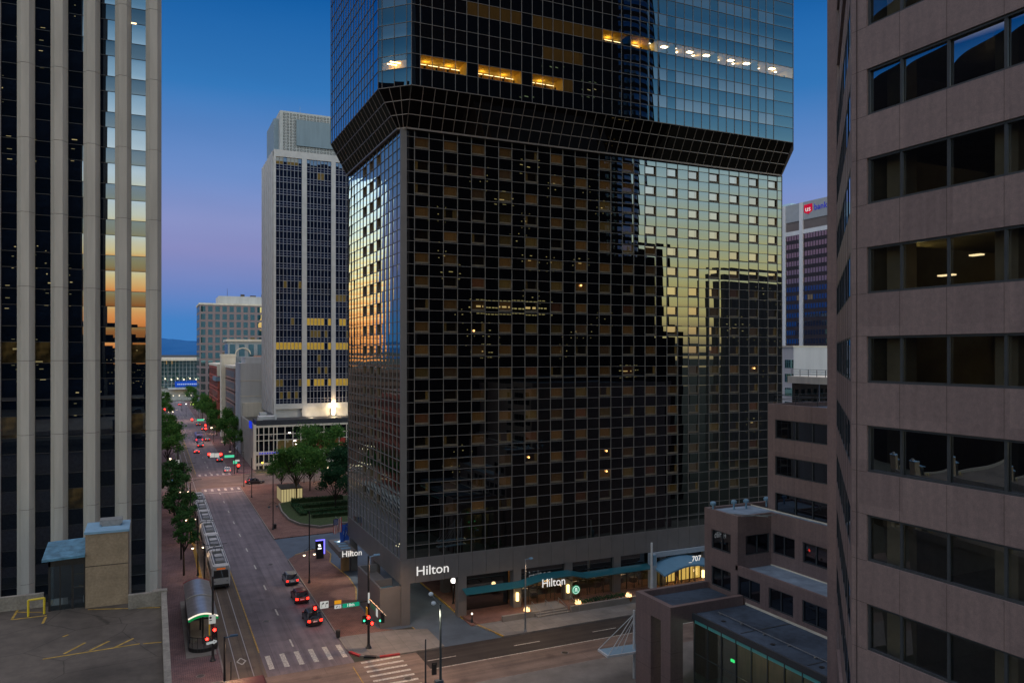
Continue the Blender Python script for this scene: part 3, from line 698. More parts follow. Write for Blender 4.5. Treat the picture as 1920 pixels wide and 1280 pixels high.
# rooms behind the open panes
offw = surf('office_wall', (.74,.54,.16), .9, .25, .6, 0); offd = surf('office_desk', (.05,.035,.02), .8, .2, 2, 0)
TUBE = glow('office_tube', (1,.80,.40), 3.2); TUBE2 = glow('office_tube_white', (1,.86,.62), 9.0)
def room(r_, a, c, full):
    x0, x1 = UP[0][0]+cF[a], UP[0][0]+cF[c+1]; z0, z1 = zU[r_], zU[r_+1]
    b = MB(); y0, y1 = UY+.06, UY+5.6
    zf, zc = z0-.8, z1+.12
    b.face([(x0,y1,zf),(x1,y1,zf),(x1,y1,zc),(x0,y1,zc)]); b.face([(x0,y0,zf),(x0,y1,zf),(x0,y1,zc),(x0,y0,zc)]); b.face([(x1,y1,zf),(x1,y0,zf),(x1,y0,zc),(x1,y1,zc)])
    b.face([(x0,y0,zc),(x1,y0,zc),(x1,y1,zc),(x0,y1,zc)]); b.face([(x0,y0,zf),(x1,y0,zf),(x1,y1,zf),(x0,y1,zf)]); b.face([(x0,y0,z0-.01),(x1,y0,z0-.01),(x1,y0+.02,zf),(x0,y0+.02,zf)])
    part('office_room', b, offw, HT)
    b = MB(); wall_glass(b, UP[0], (1,0), cF[a:c+2], [z0,z1]); part('lit_office_window', b, CLR, HT)
    b = MB(); n = max(1,int((x1-x0)/1.5))
    for q in range(n):
        x = x0+(q+.25)*(x1-x0)/n
        if full: b.box(x,x+1.3,UY+2.6,UY+2.66,zc-.32,zc-.26)
        else: b.box(x,x+.9,UY+1.5,UY+2.1,zc-.07,zc-.02) if q % 2 == 0 or n < 3 else b.box(x,x+.35,UY+2.5,UY+2.8,zc-.07,zc-.02)
    part('ceiling_light', b, TUBE if full else TUBE2, HT)
    for q in range(max(1,n//2)): lamp((x0+(q+.5)*(x1-x0)/max(1,n//2), UY+2.4, zc-.35), 34 if full else 13, (1,.60,.10) if full else (1,.82,.6), .3)
    b = MB()
    for q in range(n):
        x = x0+(q+.45)*(x1-x0)/n; b.box(x,x+.5,UY+.9,UY+1.3,zf,z0+.42); b.box(x+.12,x+.34,UY+1.05,UY+1.15,z0+.42,z0+.78); b.box(x-.3,x+.8,UY+2.4,UY+2.9,zf,z0+.2)
    part('office_desk', b, offd, HT)
for args in ROOMS: room(*args)
# corner room behind the chamfer
cx0, cy0 = UP[7]
b = MB(); b.face([(cx0+.8,cy0+2.6,70.8-2),(cx0+4.6,cy0-1.2,70.8-2),(cx0+4.6,cy0-1.2,71.6),(cx0+.8,cy0+2.6,71.6)]); part('office_room', b, offw, HT)
b = MB(); b.box(cx0+1.6,cx0+2.9,cy0+.1,cy0+.2,71.1,71.2); b.box(cx0+1.4,cx0+2.6,cy0+.7,cy0+.8,71.0,71.1); part('ceiling_light', b, glow('corner_tube', (1,.66,.22), 14), HT)
lamp((cx0+2.0,cy0+.1,70.4), 14, (1,.62,.2), .2)
# dim brown blinds panes, two short rows
BL = glass('blind_glass', .10, (.7,.8,.9), (.02,.012,.006), emit=(.022,.012,.003))
for (r_,a,c) in ((5,5,9),(5,11,max(12,colx(1130)-1)),(3,12,15),(1,14,14)):
    b = MB()
    for i in range(a,c+1):
        x = UP[0][0]; b.face([(x+cF[i]+.05,UY-.012,zU[r_]+.04),(x+cF[i+1]-.05,UY-.012,zU[r_]+.04),(x+cF[i+1]-.05,UY-.012,zU[r_+1]-.04),(x+cF[i]+.05,UY-.012,zU[r_+1]-.04)])
    part('blind_window', b, BL, HT)
# raking soffit between the blocks
b = MB(); g = MB(); n = len(UP)
for k in range(n):
    a, c = UP[k], UP[(k+1)%n]; d, e = LO[k], LO[(k+1)%n]
    L = math.hypot(c[0]-a[0], c[1]-a[1]); nn = max(1, round(L/1.545)) if L > 6 else 3
    lerp = lambda p,q,t: (p[0]+(q[0]-p[0])*t, p[1]+(q[1]-p[1])*t)
    for i in range(nn):
        for j in range(3):
            t0,t1,s0,s1 = i/nn,(i+1)/nn,j/3.,(j+1)/3.
            P = lambda t,s: (*lerp(lerp(a,c,t), lerp(d,e,t), s), ZS1+(ZS0-ZS1)*s)
            b.face([P(t0,s1),P(t1,s1),P(t1,s0),P(t0,s0)], 0, [(0,0),(1,0),(1,1),(0,1)], (rnd.uniform(-1,1),rnd.uniform(-1,1),rnd.random()))
    for i in range(nn+1):
        p, q = P(i/nn,0), P(i/nn,1); g.bar((p[0],p[1],p[2]-.01),(q[0],q[1],q[2]-.01),.07,.09)
    for s in (0,1/3.,2/3.,1.0):
        p, q = P(0,s), P(1,s); w_ = .10 if s in (0,) else (.22 if s == 1 else .06); g.bar((p[0],p[1],p[2]-.01),(q[0],q[1],q[2]-.01),w_,.09 if s != 1 else .2)
part('raking_soffit', b, glass('soffit_glass', .07, (.60,.56,.46), (.005,.004,.004), .02, .004), HT); part('soffit_mullion', g, surf('soffit_metal', (.22,.19,.175), .5, .1, 1, 0, metal=.3), HT)
b = MB().prism(octo(HX0-.2,HX1+.2,HY0-.2,HY1+.2,.9), 62.72, 62.95); part('soffit_ledge', b, M['bronze'], HT)

# ---- walled yard at the corner
b = MB(); z1 = 5.0
b.box(25.75,26.0,94.6,106.2,0,z1); b.box(26.0,28.4,94.6,94.85,0,z1); b.box(26.0,28.4,105.9,106.2,0,z1); b.box(26.0,28.4,94.85,105.9,3.9,4.0); b.box(26.0,28.4,98.4,98.7,4.0,z1)
part('yard_wall', b, M['band'], HT)
b = MB().box(26.0,28.35,94.86,98.4,4.0,4.06); part('yard_roof', b, surf('blue_membrane', (.05,.18,.26), .5, .4, 1, 0), HT)
# ---- porte cochere on the street side, with its own column
b = MB(); b.box(25.8,28.35,118.1,126.5,3.3,4.15); b.box(25.7,28.35,117.9,118.1,3.25,4.25); part('entrance_canopy', b, M['band'], HT)
for q in range(4): b = MB().box(26.4,27.9,119.4+q*1.6,120.2+q*1.6,4.15,4.21); part('canopy_skylight', b, M['membrane'], HT)
b = MB().box(27.1,28.2,121.9,123.1,0,3.3); part('pillar', b, wood, HT)
def text(s, size, ext=.02):
    c = bpy.data.curves.new('lettering', 'FONT'); c.body = s; c.size = size; c.extrude = ext; c.resolution_u = 3; c.align_x = 'CENTER'; c.align_y = 'CENTER'
    o = bpy.data.objects.new('lettering', c); COL.objects.link(o)
    dg = bpy.context.evaluated_depsgraph_get(); me = bpy.data.meshes.new_from_object(o.evaluated_get(dg)); bpy.data.objects.remove(o); return me
def sign(s, size, mat, parent, loc, rz=0, name='lettering', sx=1.0, ext=.02):
    """loc in world; text reads along the direction rz and stands upright"""
    me = text(s, size, ext); me.materials.clear(); me.materials.append(mat)
    o = link(name, me, parent); l = Vector(loc) - (WL[parent.name] if parent.name in WL else Vector((0,0,0)))
    o.location = l; o.rotation_euler = (R(90),0,rz); o.scale = (sx,1,1); return o
LETW = glow('sign_white', (1,.97,.93), .8)
X, Z = at_y(660, 117.85, 1037); sign('Hilton', 1.3, LETW, HT, (X,117.84,Z), 0, sx=.95)
X, Z = at_y(812, HY0-.3, 1068); sign('Hilton', 1.7, LETW, HT, (X,HY0-.2,Z), 0, sx=1.05)
X, Z = at_y(1038, HY0-1.65, 1091); sign('Hilton', 1.6, LETW, HT, (X,HY0-1.7,Z), 0, sx=.9)
# round green coffee disc hanging under the awning
X, Z = at_y(1080, HY0-.6, 1105)
b = MB().cyl((X,HY0-.62,Z),(X,HY0-.52,Z),.62,.62,24); part('round_sign', b, glow('sign_green', (.02,.30,.16), 1.0), HT)
b = MB()
for k in range(24):
    a, c = 2*math.pi*k/24, 2*math.pi*(k+1)/24; b.bar((X+.5*math.cos(a),HY0-.64,Z+.5*math.sin(a)),(X+.5*math.cos(c),HY0-.64,Z+.5*math.sin(c)),.04,.07)
for dx in (-.18,0,.18): b.bar((X+dx,HY0-.64,Z-.25),(X+dx*.5,HY0-.64,Z+.28),.07,.06)
part('sign_mark', b, glow('sign_pale', (.75,.95,.85), .9), HT)
# wall lanterns on the pillars
for px, py in ((970,1118),(1065,1103),(1318,1075),(733+0,1168+0)):
    if px < 800: continue
    X, Z = at_y(px, HY0-.2, py)
    b = MB().box(X-.16,X+.16,HY0-.36,HY0-.1,Z-.55,Z+.55); part('wall_lantern', b, glow('lantern', (1,.68,.25), 3.5), HT); lamp((X,HY0-.7,Z), 18, WARM, .2)
# curved entrance hood at the far right of the front, house number on it
b = MB(); rings = []
for k in range(9):
    u = k/8.; x = 66.3+9.6*u; z = 3.3+1.0*math.sin(math.pi*u); rings.append([(x,HY0-.1,z+.1),(x,HY0-3.4,z-.6),(x,HY0-3.4,z-.85),(x,HY0-.1,z-.2)])
b.loft(rings); part('entrance_hood', b, surf('hood_metal', (.13,.28,.42), .35, .1, 1, 0, spec=.5), HT)
b = MB(); b.box(65.7,66.5,HY0-1.2,HY0-.1,.17,5.2); b.box(66.5,76.5,HY0-.6,HY0-.1,4.55,5.2); part('hood_frame', b, surf('hood_frame', (.30,.36,.42), .5, .1, 1, 0), HT)
sign('_707', 1.1, LETW, HT, (*at_y(1303,HY0-3.5,1047)[:1],HY0-3.5,at_y(1303,HY0-3.5,1047)[1]), 0)
b = MB()
for x in (66.8,69.3,71.8,74.0): b.box(x,x+1.9,HY0+.62,HY0+.68,.3,3.0)
part('lit_doorway', b, glow('lit_doorway', (1,.62,.14), .9), HT)
lamp((69,HY0-1.4,2.6), 95, (1,.62,.2), .3); lamp((73,HY0-1.4,2.6), 95, (1,.62,.2), .3)
b = MB()
for x in (66.6,68.0,69.0,70.4,71.5,73.0,74.0): b.box(x,x+.14,HY0-.35,HY0-.2,.17,3.2)
part('door_frame', b, M['bronze'], HT)
# lights under the tower over the driveway
b = MB()
for y in (97,100.5,104,108,112,117,122,127,131):
    for x in (29.8+.8,33.6): b.box(x,x+.5,y,y+.5,5.10,5.16)
part('downlight', b, glow('downlight', (1,.88,.7), 6), HT)
for y in (98,105,112): lamp((32.2,y,4.9), 160, (1,.80,.55), .25, 110)
for y in (110,117.5,124.5): lamp((27.6,y,4.8), 620, (1,.86,.70), .2, 70, (-.25,0,-1), .25)
# ================================================================ west tower with concrete fins
WT = thing('fin_tower', 'office tower with tall buff concrete fins between dark window strips', 'tower', (.87,92.5,0))
WTOP = 132.0
WG = glass('fin_vision_glass', .24, (.80,.86,.90), (.003,.007,.016), .016, .004, basevar=.5)
WS = glass('fin_spandrel_glass', .10, (.70,.82,.90), (.002,.005,.011), .016, .004)
WLIT = glass('fin_lit_glass', .12, (.8,.86,.9), (.03,.022,.01), .004, .002, emit=(.022,.014,.004), basevar=1.2, patchy=.55)
fx = [(-.70-2.98*k, .87-2.98*k) for k in range(8)]
JO = [18.41+7.61*k for k in range(-3,16)]
for (x0,x1) in fx:
    b = MB(); zz = [0]+[z for z in JO if 0 < z < WTOP]+[WTOP]
    for za, zb in zip(zz, zz[1:]):
        b.prism([(x0,93.25),(x0+.42,92.5),(x1-.42,92.5),(x1,93.25),(x1,93.9),(x0,93.9)], za+.02, zb-.02)
    b.prism([(x0+.06,93.3),(x0+.44,92.56),(x1-.44,92.56),(x1-.06,93.3),(x1-.06,93.9),(x0+.06,93.9)], 0, WTOP-.05, 1)
    part('concrete_fin', b, [M['concrete'], M['joint']], WT)
zt = [62.44+3.84*k for k in range(-15,18)]
strips = [(fx[k+1][1], fx[k][0]) for k in range(7)]
wm = {}
def wpane(nm, w, h, mt):
    b = MB(); b.face([(0,0,0),(w,0,0),(w,0,h),(0,0,h)], 0, [(0,0),(1,0),(1,1),(0,1)], (rnd.uniform(-1,1),rnd.uniform(-1,1),rnd.random()))
    return mesh(nm, b, mt)
wpm = [wpane('window',1.48,2.18,WG) for _ in range(5)]; wsm = [wpane('spandrel_panel',1.48,1.6,WS) for _ in range(4)]; wlm = wpane('window',1.48,2.18,WLIT)
lit = {(2,935),(4,795),(0,790),(3,655),(4,655),(0,655)}
wrest = MB(); srest = MB()
for k,(x0,x1) in enumerate(strips):
    for z in zt:
        y = HY-(z-1.1-CAMZ)/84*FPX
        show = k < 5 and -40 < y < 1120
        islit = any(kk == k and abs(y-yy) < 22 for kk,yy in lit)
        if show:
            link('window', wlm if islit else rnd.choice(wpm), WT, (x0-.87, .95, z-2.2)); link('spandrel_panel', rnd.choice(wsm), WT, (x0-.87, .95, z+.02))
        elif z < WTOP-2:
            for r_, za, zb in ((wrest,z-2.2,z-.02),(srest,z+.02,z+1.62)):
                r_.face([(x0,93.45,za),(x1,93.45,za),(x1,93.45,zb),(x0,93.45,zb)],0,[(0,0),(1,0),(1,1),(0,1)],(rnd.uniform(-1,1),rnd.uniform(-1,1),rnd.random()))
o = part('window', wrest, WG, WT); o['kind'] = 'stuff'
o = part('spandrel_panel', srest, WS, WT); o['kind'] = 'stuff'
b = MB()
for k,(x0,x1) in enumerate(strips):
    for z in zt:
        for q in (z, z-2.2): b.box(x0,x1,93.40,93.5,q-.02,q+.03)
o = part('window_bar', b, M['black'], WT); o['kind'] = 'stuff'
part('tower_body', MB().box(-22,.80,93.52,126,0,WTOP-.2), M['concrete'], WT)
for (px,py) in ((250,44),):
    X, Z = at_y(px, 93.4, py); part('ceiling_light', MB().box(X-.25,X+.3,93.38,93.43,Z-.06,Z+.06), glow('fin_light',(1,.62,.3),4), WT)

# ================================================================ parking garage deck in the foreground
DZ = 21.0
PG = thing('parking_garage', 'concrete parking garage with an open roof deck in front of the fin tower', 'garage', (0,30,0))
xe, ye = at(303,1134,DZ); xe2, _ = at(313,1278,DZ)
x9, y9 = at(0,1121,DZ); x8, y8 = at(285,1113,DZ); bx0, by0 = at(160,1140,DZ); bx1, by1 = at(240,1134,DZ)
YD = ye
part('garage_body', MB().box(-62,xe-.05,-30,YD+2.3,0,DZ-.5), M['concrete_rough'], PG)
part('deck_floor', MB().box(-62,xe,-30,YD+2.35,DZ-.5,DZ), M['deck'], PG)
b = MB(); b.box(xe-.02,xe+.24,-30,YD+.3,DZ-.9,DZ+.72); b.box(bx1+.03,xe-.02,YD,YD+.28,DZ-.9,DZ+.72); b.box(-62,at(92,1113,DZ)[0],y8,y8+.25,DZ-.9,DZ+.72); b.box(xe-.45,xe+.27,YD-.12,YD+.33,DZ-.5,DZ+.80)
part('parapet', b, M['concrete_rough'], PG)
yl = MB()
def dline(p, q, w_=.11):
    a, c = at(*p,DZ), at(*q,DZ); yl.bar((a[0],a[1],DZ+.004),(c[0],c[1],DZ+.004),w_,.004)
for p,q in (((80,1235),(262,1206)),((120,1225),(160,1204)),((168,1219),(205,1201)),((215,1213),(250,1196)),((22,1161),(44,1125)),((22,1161),(88,1153)),((33,1147),(82,1147)),((40,1137),(84,1137)),((0,1126),(40,1123)),((165,1142),(300,1138)),((80,1168),(86,1156)),((118,1193),(128,1189)),((268,1206),(303,1203))): dline(p,q)
struct('deck_parking_lines', yl, M['yellow'])
SH = thing('stair_penthouse', 'tan stucco stair tower with a glazed vestibule on the parking deck', 'stairwell', (bx0,by0,DZ))
zt_ = DZ+ (1140-1003)/FPX*41.0
part('tower_wall', MB().box(bx0,bx1,by0,by0+2.5,DZ,zt_), M['tan'], SH)
part('tower_roof', MB().box(bx0-.06,bx1+.06,by0-.06,by0+2.56,zt_,zt_+.12), M['membrane'], SH)
b = MB(); xm, ym = bx0+.57*(bx1-bx0), by0+1.5
b.box(xm-.45,xm+.45,ym-.3,ym+.35,zt_+.12,zt_+.22); b.box(xm-.55,xm+.55,ym-.35,ym+.45,zt_+.22,zt_+.46); part('roof_vent', b, M['steel'], SH)
part('wall_joint', MB().box(bx0-.01,bx1+.01,by0-.006,by0+.01,DZ+2.15,DZ+2.19), M['joint'], SH)
vx0, vy0 = at(90,1147,DZ); vy0 = by0+.25; vz = DZ+2.65
b = MB(); b.loft([[(vx0-.25,vy0-.45,vz+.02),(bx0-.01,vy0-.45,vz+.10),(bx0-.01,vy0+2.4,vz+.42),(vx0-.25,vy0+2.4,vz+.34)],[(vx0-.25,vy0-.45,vz+.14),(bx0-.01,vy0-.45,vz+.22),(bx0-.01,vy0+2.4,vz+.54),(vx0-.25,vy0+2.4,vz+.46)]])
part('vestibule_roof', b, surf('weathered_blue_roof', (.085,.21,.32), .5, .55, 2.2, 0), SH)
b = MB(); b.box(vx0,vx0+.1,vy0,vy0+.1,DZ,vz+.1); b.box(vx0,bx0,vy0,vy0+.1,DZ+2.3,vz+.1); b.box(vx0+1.05,vx0+1.15,vy0,vy0+.1,DZ,DZ+2.3); b.box(bx0-.09,bx0-.01,vy0,vy0+.1,DZ,DZ+2.3); b.box(vx0+1.15,bx0-.09,vy0,vy0+.08,DZ+1.05,DZ+1.12); b.box(vx0,vx0+.1,vy0+.1,vy0+2.3,vz,vz+.1); b.box(vx0+.5,vx0+.56,vy0,vy0+.08,DZ,DZ+2.3)
part('vestibule_frame', b, M['black'], SH)
b = MB(); b.face([(vx0,vy0+.05,DZ),(bx0,vy0+.05,DZ),(bx0,vy0+.05,DZ+2.3),(vx0,vy0+.05,DZ+2.3)]); b.face([(vx0+.05,vy0+2.3,DZ),(vx0+.05,vy0,DZ),(vx0+.05,vy0,vz),(vx0+.05,vy0+2.3,vz)])
part('vestibule_glass', b, glass('vestibule_glass', .16, (.7,.85,1), (.35,.45,.5), clear=True), SH)
part('vestibule_wall', MB().box(vx0,bx0,vy0+2.3,vy0+2.4,DZ,vz+.3), M['darkframe'], SH)
part('wall_panel', MB().box(vx0+1.2,bx0-.12,vy0+.06,vy0+.09,DZ+2.3,vz), M['greywall'], SH)
x0,y0 = at(53,1155,DZ); x1,y1 = at(83,1150,DZ)
b = MB(); b.tube([(x0,y0,DZ),(x0,y0,DZ+.82),(x1,y1,DZ+.82),(x1,y1,DZ)], .055, 8)
single('bike_barrier', b, paint('barrier_yellow',(.62,.47,.02),.5), 'yellow painted steel hoop barrier on the parking deck beside the glazed vestibule', 'barrier')

# ================================================================ east granite building
GBD = thing('granite_building', 'pink granite office building with ribbon windows close by on the right', 'building', (28.8,25,0))
OG = glass('office_glass', .17, (.82,.9,1), (.54,.54,.52), .06, .006, clear=True, fres=.6)
OGM = glass('office_mirror_glass', .42, (.80,.88,.95), (.28,.28,.27), .085, .02, clear=True, fres=.6)
DG = glass('dark_ribbon_glass', .12, (.78,.88,1), (.004,.004,.006), .012, .004, fres=.8)
INT = surf('interior_wall', (.42,.37,.27), .9, .2, .8, 0); INC = surf('interior_ceiling', (.22,.20,.15), .9, .2, 1, 0)
TT = [47.02+3.955*k for k in range(-11,22)]       # window heads
WH = 2.07
X0 = 28.8
yc = at_x(1597, X0); rr = ray(1568); ra = rr[0]/rr[1]; FA = R(46.0); fs, fc = math.sin(FA), math.cos(FA); tt = (X0-ra*yc)/(ra*fc-fs)
C1 = (X0+tt*fs, yc+tt*fc); yend = at_x(1551, C1[0]); GT = 124.0
def granite_face(b, j, O, D, L, z0, z1, heads, wins, th=.32, mat=0):
    """stone skin with real openings: spandrel bands plus piers between the window runs"""
    nx, ny = D[1], -D[0]
    def slab(u0,u1,za,zb):
        if u1-u0 < .01 or zb-za < .01: return
        c0 = (O[0]+D[0]*u0-nx*th/2, O[1]+D[1]*u0-ny*th/2); c1 = (O[0]+D[0]*u1-nx*th/2, O[1]+D[1]*u1-ny*th/2)
        b.bar((c0[0],c0[1],(za+zb)/2),(c1[0],c1[1],(za+zb)/2),th,zb-za)
    hs = [h for h in sorted(heads) if z0 < h-WH and h < z1]; z = z0
    for h in hs:
        slab(0,L,z,h-WH); z = h; u = 0
        for (a,c) in wins: slab(u,a,h-WH,h); u = c
        slab(u,L,h-WH,h)
    slab(0,L,z,z1)
def vjoint(j, O, D, us, z0, z1, heads, w_=.018):
    nx, ny = D[1], -D[0]; zs = [z0]
    for h in sorted(heads):
        if z0 < h-WH and h < z1: zs += [h-WH, h]
    zs.append(z1)
    for u in us:
        for a, c in zip(zs[::2], zs[1::2]):
            p = (O[0]+D[0]*u+nx*.001, O[1]+D[1]*u+ny*.001); j.bar((p[0],p[1],a),(p[0],p[1],c),w_,.006)
def ribbon(parent, O, D, us, h, clear=True, name='window', hh=WH, rec=.2, lab=None, fd_=.12, fo_=.06):
    nx, ny = D[1], -D[0]
    g = MB()
    for a, c in zip(us, us[1:]):
        P = lambda u,z: (O[0]+D[0]*u-nx*rec, O[1]+D[1]*u-ny*rec, z)
        g.face([P(a,h-hh),P(c,h-hh),P(c,h),P(a,h)],0,[(0,0),(1,0),(1,1),(0,1)],(rnd.uniform(-1,1),rnd.uniform(-1,1),rnd.random()))
    w_ = part(name, g, clear if clear not in (True,False) else (OG if clear else DG), parent)
    f = MB()
    def pt(u,z): return (O[0]+D[0]*u-nx*(rec-fo_), O[1]+D[1]*u-ny*(rec-fo_), z)
    for u in us: f.bar(pt(min(max(u,us[0]+.04),us[-1]-.04),h-hh), pt(min(max(u,us[0]+.04),us[-1]-.04),h), .085, fd_)
    for z in (h-.05,h-hh+.05): f.bar(pt(us[0],z), pt(us[-1],z), fd_, .10)
    fo = part('window_frame', f, M['darkframe'], w_)
    return w_
Lm = yc+30
usm = [.82+.0, yc-22.9, yc-20.75, yc-18.45] ; usm = [yc-24.58]+usm[1:]
while usm[-1] < Lm-3: usm.append(usm[-1]+2.25)
b = MB(); j = MB()
granite_face(b, j, (X0,yc), (0,-1), Lm, 0, GT, TT, [(usm[0],usm[-1])])
part('street_wall', b, M['granite'], GBD)
vjoint(j, (X0,yc), (0,-1), usm[1:-1], 0, GT, TT); 
for h in TT:
    for z in (h,h-WH): j.bar((X0-.001,yc,z+.0),(X0-.001,yc-usm[0],z),.006,.016)
j.bar((X0-.004,at_x(1607,X0),0),(X0-.004,at_x(1607,X0),GT),.075,.012)
part('stone_joint', j, M['joint'], GBD)
fd = (-fs,-fc); LF = tt
b = MB(); j = MB(); uF = [1.2+ (LF-2.4)*q/7. for q in range(8)]
granite_face(b, j, C1, fd, LF, 0, GT, TT, [(uF[0],uF[-1])]); part('chamfer_wall', b, M['granite'], GBD)
vjoint(j, C1, fd, uF[1:-1], 0, GT, TT); part('stone_joint', j, M['joint'], GBD)
b = MB(); b.box(C1[0],C1[0]+1,C1[1],yend,0,GT); part('side_wall', b, M['granite2'], GBD)
for n_, h in enumerate(TT):
    if 17 < h < 53:
        ribbon(GBD, (X0,yc), (0,-1), usm, h, OGM if abs(h-31.2) < 1 or abs(h-47.0) < 1 else True); ribbon(GBD, C1, fd, uF, h, False, rec=.03, fd_=.03, fo_=.005)
rb = MB()
for h in TT:
    if not (17 < h < 53):
        for O, D, us in (((X0,yc),(0,-1),usm),(C1,fd,uF)):
            nx, ny = D[1], -D[0]
            for a, c in zip(us, us[1:]):
                P = lambda u,z: (O[0]+D[0]*u-nx*.2, O[1]+D[1]*u-ny*.2, z)
                rb.face([P(a,h-WH),P(c,h-WH),P(c,h),P(a,h)],0,[(0,0),(1,0),(1,1),(0,1)],(0,0,.5))
o = part('window', rb, DG, GBD); o['kind'] = 'stuff'
# floors, back wall and columns seen through the ribbon windows
b = MB(); c_ = MB(); l_ = MB()
for h in TT:
    if 17 < h < 53:
        b.box(X0+.35,X0+9,-30,yc-.6,h+.25,h+.45)
        for u in (yc-.6-.9, 19.0, 12.6, 6, -1): c_.box(X0+1.0,X0+1.75,u-.45,u+.45,h-3.4,h+.25)
        b.box(X0+.35,X0+1.4,yc-.85,yc-.6,h-3.4,h+.25)
part('floor_slab', b, INC, GBD); part('inner_column', c_, INT, GBD)
part('inner_wall', MB().box(X0+9,X0+9.2,-30,yc+6,10,56), INT, GBD)
for (px,py,w1,w2,s_) in ((1905,112,1.1,.35,1),(1776,516,.25,.7,1),(1832,478,.25,.5,1)):
    X = X0+2.2; a_ = ray(px); D_ = X/a_[0]; Y = a_[1]*D_; Z = CAMZ-(py-HY)/FPX*D_
    l_.box(X-.15,X+w1-.15,Y-w2/2,Y+w2/2,Z-.03,Z+.03)
part('ceiling_light', l_, glow('granite_light',(1,.78,.42),2.4), GBD)
lamp((X0+3.2, at_x(1720,X0+3.2), 38.4), 26, (1,.75,.25), .2); lamp((X0+3.5, at_x(1900,X0+3.5), 46.2), 14, (1,.85,.6), .2)
NG_ = surf('core_dark', (.006,.006,.008), .9, .3, .2, 0, spec=0)
# body of the tower beyond the camera's side: dark glass north front that the hotel mirrors
part('tower_core', MB().prism([(X0+9.3,-30),(100,-30),(100,yend-.6),(C1[0]+.9,yend-.6),(C1[0]+.6,C1[1]-.9),(X0+9.3,yc+7)], 0, GT), NG_, GBD)
NG = surf('north_front_dark', (.006,.006,.008), .9, .3, .2, 0, spec=0)
b = MB(); wall_glass(b, (100,yend), (-1,0), [0,100-C1[0]], [0,GT]); part('north_front', b, NG, GBD)
b = MB(); g_ = MB()
b.prism([(100,-30),(108.5,-30),(108.5,yend-2),(100,yend-2)],0,59); b.prism([(108.5,-30),(114,-30),(114,yend-3),(108.5,yend-3)],0,39.5); part('lower_block', b, NG_, GBD)
lw_ = MB()
for k in range(46):
    x = rnd.uniform(50,99); z = CAMZ+(3.955*rnd.randint(-7,15)); w_ = rnd.choice([.6,.9,1.6,.5]); lw_.box(x,x+w_,yend+.002,yend+.05,z,z+.28)
for x in [60+1.9*k for k in range(9)]:
    z = CAMZ+9.2; lw_.box(x,x+1.3,yend+.002,yend+.05,z,z+.5)
part('lit_window', lw_, glow('north_lit', (1,.72,.28), 2.2), GBD)

# rounded glass corner of the tower, banded
b = MB(); RC = MB(); cxr, cyr, rr2 = 95.5, yend-3.2, 5.2; na = 12
AN = [R(200-180*k/na) for k in range(na+1)]
pts_ = [(cxr+rr2*math.cos(a), cyr+rr2*math.sin(a)) for a in AN]
for k in range(na):
    p, q_ = pts_[k], pts_[k+1]; L_ = math.hypot(q_[0]-p[0], q_[1]-p[1]); D_ = ((p[0]-q_[0])/L_, (p[1]-q_[1])/L_); z = 57.0
    while z < 122:
        wall_glass(b, q_, D_, [0,L_], [z,z+2.0]); wall_glass(RC, q_, D_, [0,L_], [z+2.0,z+3.955]); z += 3.955
part('rounded_corner_glass', b, glass('corner_band_glass', .55, (.9,.95,1), (.01,.01,.012), .05, .02), GBD); part('rounded_corner_band', RC, NG_, GBD)
# ---- lower wings beside the cross street
XA, XB = 61.3, 55.0
ya = at_x(1440,XA); wa = [ya-at_x(p,XA) for p in (1453,1490,1522,1553,1575)]
ZA = 28.9
b = MB(); j = MB(); granite_face(b, j, (XA,ya), (0,-1), ya-yend+2, 0, ZA, [h for h in TT if h < 28], [(wa[0],wa[-1])])
b.box(XA+.33,XA+30,ya-.32,ya-.003,0,ZA-.003); part('wing_wall', b, M['granite2'], GBD)
vjoint(j, (XA,ya), (0,-1), wa[1:-1], 17, ZA, TT); part('stone_joint', j, M['joint'], GBD)
for h in [h for h in TT if 17 < h < 28]: ribbon(GBD, (XA,ya), (0,-1), wa, h, False)
part('wing_roof', MB().box(XA+.33,XA+30,yend-2,ya-.33,ZA-.6,ZA-.5), M['roofgrey'], GBD)
r_ = MB()
for z in (ZA+.5,ZA+.95): r_.bar((XA+.5,ya-.5,z),(XA+.5,yend,z),.05,.05); r_.bar((XA+.5,ya-.5,z),(XA+20,ya-.5,z),.05,.05)
for k in range(8): r_.bar((XA+.5,ya-.5-3*k,ZA),(XA+.5,ya-.5-3*k,ZA+.97),.05,.05)
for k in range(6): r_.bar((XA+.5+3.5*k,ya-.5,ZA),(XA+.5+3.5*k,ya-.5,ZA+.97),.05,.05)
part('roof_rail', r_, M['darkframe'], GBD)
# wing B: upper storey notched, lower storeys flush
yb = at_x(1321,XB); ybn = at_x(1383,XB); XB3 = at_y(1446,ybn)[0] if isinstance(at_y(1446,ybn),tuple) else at_y(1446,ybn)
ZB, ZN = 17.5, 12.4
h8, h9, h10 = TT[3], TT[2], TT[1]
u1 = [yb-at_x(p,XB) for p in (1334,1352,1370)]
b = MB(); j = MB()
granite_face(b, j, (XB,yb), (0,-1), yb-ybn-.33, ZN, ZB, [h8], [(u1[0],u1[-1])])
uL = [yb-at_x(p,XB) for p in (1334,1352,1370)]; uM = [yb-at_x(p,XB) for p in (1383,1404,1425)]; uN = [yb-at_x(p,XB) for p in (1441,1463,1487)]; uO = [yb-at_x(p,XB) for p in (1504,1530,1556)]
granite_face(b, j, (XB,yb), (0,-1), yb-yend+1, 0, ZN, [h9], [(uL[0],uL[-1]),(uM[0],uM[-1]),(uN[0],uN[-1]),(uO[0],uO[-1])])
uf2 = [(at_y(p,ybn)-XB) for p in (1398,1421,1443)]
